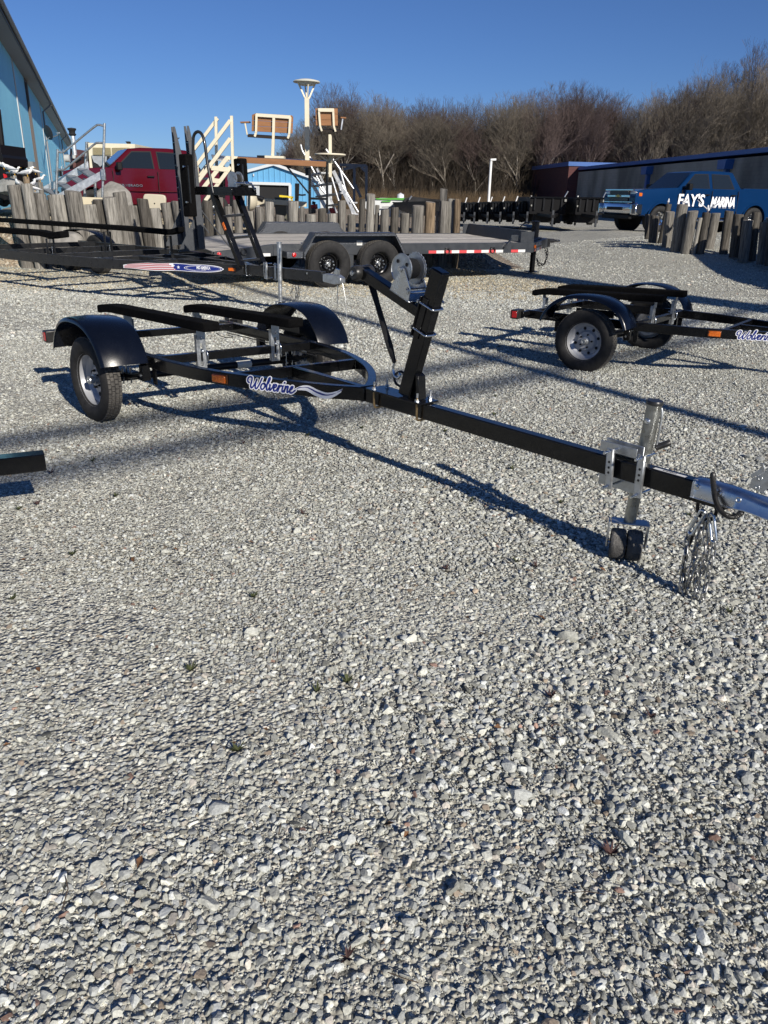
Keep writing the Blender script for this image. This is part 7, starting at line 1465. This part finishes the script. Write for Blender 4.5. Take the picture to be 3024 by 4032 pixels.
# ------------------------------------------------------------------ dome: woods
def bare_tree(seed, H, spread=.5, depth=6, col=None):
    R_ = random.Random(seed); tv = []; tf = []; cv = []; cf = []
    def tube(V, F, a, b, ra, rb, n):
        d = (b - a)
        if d.length < 1e-6: return
        d.normalize(); u = d.orthogonal().normalized(); w = d.cross(u); k0 = len(V)
        for p, r in ((a, ra), (b, rb)):
            for k in range(n): V.append(p + (u * math.cos(2 * PI * k / n) + w * math.sin(2 * PI * k / n)) * r)
        F.extend([(k0 + k, k0 + (k + 1) % n, k0 + n + (k + 1) % n, k0 + n + k) for k in range(n)])
    def grow(p, d, L_, r, lv):
        n = 3 if lv < 2 else 2; q = p
        for i in range(n):
            d2 = (d + Vector((R_.gauss(0, .17), R_.gauss(0, .17), R_.gauss(.02, .06)))).normalized(); e = q + d2 * (L_ / n); r2 = max(.0085, r * (1 - .30 / n))
            V, F = (tv, tf) if lv < 2 else (cv, cf); tube(V, F, q, e, r, r2, 7 if lv == 0 else 5 if lv < 3 else 3)
            r = r2; q = e; d = d2
            if lv < depth and (i > 0 or lv > 0):
                for _ in range(1 if R_.random() < (.9 if lv < 4 else .55) else (2 if lv < 4 else 0)):
                    side = Vector((R_.gauss(0, 1), R_.gauss(0, 1), R_.gauss(0, .25))).normalized(); dd = (d * (1 - spread) + side * (spread + .04) + Vector((0, 0, .18))).normalized()
                    grow(q, dd, L_ * R_.uniform(.55, .75), r * R_.uniform(.45, .62), lv + 1)
        if lv < depth:
            for _ in range(2 if lv < depth - 1 else 3):
                side = Vector((R_.gauss(0, 1), R_.gauss(0, 1), R_.gauss(0, .3))).normalized(); dd = (d * (1 - spread * .7) + side * (spread * .8) + Vector((0, 0, .12))).normalized()
                grow(q, dd, L_ * R_.uniform(.62, .82), r * R_.uniform(.6, .75), lv + 1)
    grow(Vector((0, 0, -.2)), Vector((R_.gauss(0, .04), R_.gauss(0, .04), 1)).normalized(), H * .36, H * .017, 0)
    return (tv, tf), (cv, cf)
def bark(name, c1): return mat(name, c1, .9, 0, 0, .4, 3, spec=.15)
M_b = [bark('grey_brown_bark', (.17, .15, .125)), bark('pale_bark', (.30, .27, .23)), bark('reddish_twigs', (.105, .078, .070)), bark('dark_twigs', (.090, .078, .064)), bark('tan_twigs', (.14, .12, .095)), bark('brush_twigs', (.062, .050, .038))]
def mkmesh(nm, V, F, m):
    me = bpy.data.meshes.new(nm); me.from_pydata([tuple(v) for v in V], [], F); me.materials.append(m); return me
TREES = []
for i, (sd, H, sp, dp) in enumerate(((1, 13, .46, 6), (2, 12, .52, 6), (3, 14, .42, 6), (4, 11, .55, 6), (5, 13, .48, 6), (8, 12.5, .5, 6))):
    (a, b_), (c_, d_) = bare_tree(sd, H, sp, dp); zz = max(v.z for v in c_); TREES.append((mkmesh('trunk', a, b_, M_b[[0, 1, 0, 3, 1, 0][i]]), mkmesh('crown', c_, d_, M_b[[3, 4, 2, 3, 4, 2][i]]), zz))
def tree(x, y, H, k, rz, label, sx=1.):
    t = thing('bare_tree', (x, y, terr(x, y)), label, 'tree', 'bare winter trees of the woods'); tm, cm, zz = TREES[k]; s = H / zz
    for nm, me in (('trunk', tm), ('crown', cm)):
        o = bpy.data.objects.new(nm, me); COL.objects.link(o); o.parent = t
    t.scale = (s * sx, s * sx, s); t.rotation_euler = (0, 0, rz); return t
sky_px = [(590, 560), (650, 505), (700, 480), (750, 470), (800, 430), (850, 465), (900, 450), (960, 470), (1000, 455), (1050, 475), (1100, 448)]
# skyline of the photo (src px)
SKY = [(1105, 600), (1180, 500), (1260, 400), (1320, 350), (1400, 338), (1480, 395), (1560, 360), (1620, 350), (1700, 380), (1780, 375), (1860, 385), (1910, 430), (1990, 370), (2060, 355), (2120, 340), (2200, 305), (2280, 318), (2350, 345), (2450, 370), (2530, 400), (2580, 330), (2660, 300), (2760, 285), (2850, 300), (2920, 215), (2990, 150), (3060, 160), (3150, 250), (3300, 260), (3500, 280)]
RT = random.Random(5); tk = 0
adj = ['spreading', 'slender', 'dense', 'open crowned', 'twiggy', 'forked', 'upright', 'rounded']; tone_ = ['grey brown', 'pale barked', 'reddish', 'dark', 'tan', 'rusty']
for row, (Yr, step, f) in enumerate(((90, 50, 1.0), (99, 52, .92), (110, 66, .80))):
    px = 1110 + row * 25
    while px < 3400:
        top_ = np.interp(px, [q[0] for q in SKY], [q[1] for q in SKY]) + RT.uniform(-22, 45) + (1 - f) * 160; top_ = top_ if row == 0 else max(top_, 310)
        Y = Yr + RT.uniform(-3.5, 3.5); q = atY((px, top_), Y); H = max(4, q.z - terr(q.x, Y)); k = RT.randrange(6)
        lab = '%s %s tree, %s from the left in the %s rank of the woods' % (adj[RT.randrange(8)], tone_[k], tens(tk) if tk else 'first', ['front', 'middle', 'rear'][row])
        tree(q.x, Y, H, k, RT.uniform(0, 6.3), lab, RT.uniform(.58, .88)); px += step * RT.uniform(.7, 1.3) * (.8 if px < 1300 else 1); tk += 1
    tk = 0
for px, top_, Y, H_ in ((640 + 0, 0, 0, 0),):
    pass
# undergrowth and wooded rise
hv = []; X_ = list(range(-60, 200, 4)); Y_ = [96, 100, 105, 112, 120, 128, 145]
for y in Y_:
    for x in X_:
        hv.append((x, y, terr(x, y) - .3 + (7.6 + 1.2 * math.sin(x * .11)) * sstep(96, 128, y) * sstep(-26, -2, x)))
nx_ = len(X_); o = MB(IDT); o.v = hv; o.f = [(j * nx_ + i, j * nx_ + i + 1, (j + 1) * nx_ + i + 1, (j + 1) * nx_ + i) for j in range(len(Y_) - 1) for i in range(nx_ - 1)]
hm_ = mat('leaf_litter_slope', (.045, .034, .026), .95, 0, 0, .45, .9, .8, 3, spec=.1); h_ = o.build('hill', hm_, smooth=60); h_['kind'] = 'structure'
def brush(nm, n, x0, x1, y0, y1, h0, h1, m, seed, label, cat='brush'):
    R0 = np.random.RandomState(seed); P = []; F = []
    for _ in range(n):
        x = R0.uniform(x0, x1); y = R0.uniform(y0, y1); z = terr(x, y)
        wx = f0.x + fd.x * (y - f0.y) / fd.y
        if 1512 + 3276 * x / y > 2075 and x < wx + 1.5: continue
        if y > 96: z += (7.6 + 1.2 * math.sin(x * .11)) * sstep(96, 128, y) * sstep(-26, -2, x) - .4
        h = R0.uniform(h0, h1); lean = R0.normal(0, .22, 2)
        for _b in range(5):
            a = Vector((x + R0.normal(0, .15), y, z)); c = a
            d = Vector((lean[0] + R0.normal(0, .25), lean[1], 1)).normalized(); r = .018 + .02 * h / 4
            for s_ in range(3):
                e = c + d * (h / 3); k0 = len(P); w = Vector((r, 0, 0)); w2 = w * .55
                P += [c - w, c + w, e + w2, e - w2]; F.append((k0, k0 + 1, k0 + 2, k0 + 3)); k0 = len(P); w = Vector((0, r, 0)); w2 = w * .55; P += [c - w, c + w, e + w2, e - w2]; F.append((k0, k0 + 1, k0 + 2, k0 + 3))
                c = e; r *= .55; d = (d + Vector((R0.normal(0, .3), R0.normal(0, .2), .1))).normalized()
    me = mkmesh(nm, P, F, m); o = bpy.data.objects.new(nm, me); COL.objects.link(o); return tag(o, label, cat, kind='stuff')
brush('undergrowth', 3800, -9, 75, 83, 99, 1.2, 5.0, M_b[5], 3, 'dark leafless undergrowth filling the edge of the woods')
brush('undergrowth', 4200, -12, 110, 97, 128, 2., 7.0, M_b[5], 4, 'brown leafless thicket on the slope behind the front trees')
brush('dry_grass', 2600, -7, 42, 76, 83, .6, 2.2, mat('dry_grass_stalks', (.13, .09, .05), .95), 6, 'tan dry grass and brush at the foot of the woods')
# ------------------------------------------------------------------ things beside and behind the viewer that throw the long shadows
up1 = thing('utility_pole', (8.35, -4.9, 0), 'slim wooden utility pole beyond the right side of the lot', 'utility pole'); o = MB(IDT); o.tube([(8.35, -4.9, -.2), (8.35, -4.9, 12.5)], [.10, .075], 14); o.build('shaft', WT['dark'], up1, 40)
up2 = thing('shadow_column', (14.4, -3.4, 0), 'tall broad unseen column added on the right to cast a shadow band', 'shadow caster'); o = MB(IDT); o.box((14.4, -3.4, 7.5), (.7, .5, 15)); o.build('column', M_cream, up2, 30); o = MB(IDT); o.box((14.4, -3.4, 15.8), (1.6, .5, 1.8)); o.build('shadow_column_head', M_cream, up2, 30, bevel=.03)  # invented column, added out of view to cast the broad shadow band
M_cab = mat('black_cable', (.02, .02, .02), .7)
for k, (a, b_) in enumerate((((-6.5, -23.5, 9.6), (22.5, 2.2, 9.6)), ((-6.2, -24.9, 9.9), (23.2, 1.0, 9.9)))):
    oc = thing('overhead_cable', a, ['lower', 'upper'][k] + ' of two thick overhead cables behind the viewer', 'cable', 'overhead cables behind the viewer'); P = [Vector(a).lerp(Vector(b_), t / 12) - Vector((0, 0, 1.6 * (1 - (t / 6 - 1) ** 2) * .4)) for t in range(13)]; o = MB(IDT); o.tube(P, .07, 8); o.build('cable_run', M_cab, oc, 50)
for k, (x, y) in enumerate(((-6.4, -24.1), (22.8, 1.7))):
    pq = thing('utility_pole', (x, y, 0), ['dark wooden utility pole far behind the viewer', 'dark wooden utility pole far to the right of the viewer'][k], 'utility pole'); o = MB(IDT); o.tube([(x, y, -.2), (x, y, 10.6)], [.15, .11], 12); o.build('shaft', WT['dark'], pq, 40); o = MB(IDT); o.bar((x - .9, y + .95, 9.75), (x + .9, y - .95, 9.75), .12, .12); o.build('crossarm', WT['dark'], pq, 30)
cn = thing('shade_box', (11.3, 11.6, 0), 'dark blue unseen steel box added on the right to shade the posts', 'container'); o = MB(IDT); o.bb((9.6, 9.8, .12), (12.0, 15.2, 2.65)); o.build('box', rib_mat('shade_box_steel', (.02, .05, .12), 3.6, (0, 1, 0), 1., .5), cn, 30, bevel=.02)  # invented box, added out of view to shade the right-hand posts
for x in (9.6, 12.0):
    for y in (9.8, 15.2): o = MB(IDT); o.box((x, y, 1.38), (.16, .16, 2.66)); o.build('corner_post', M_blackd, cn, 30)
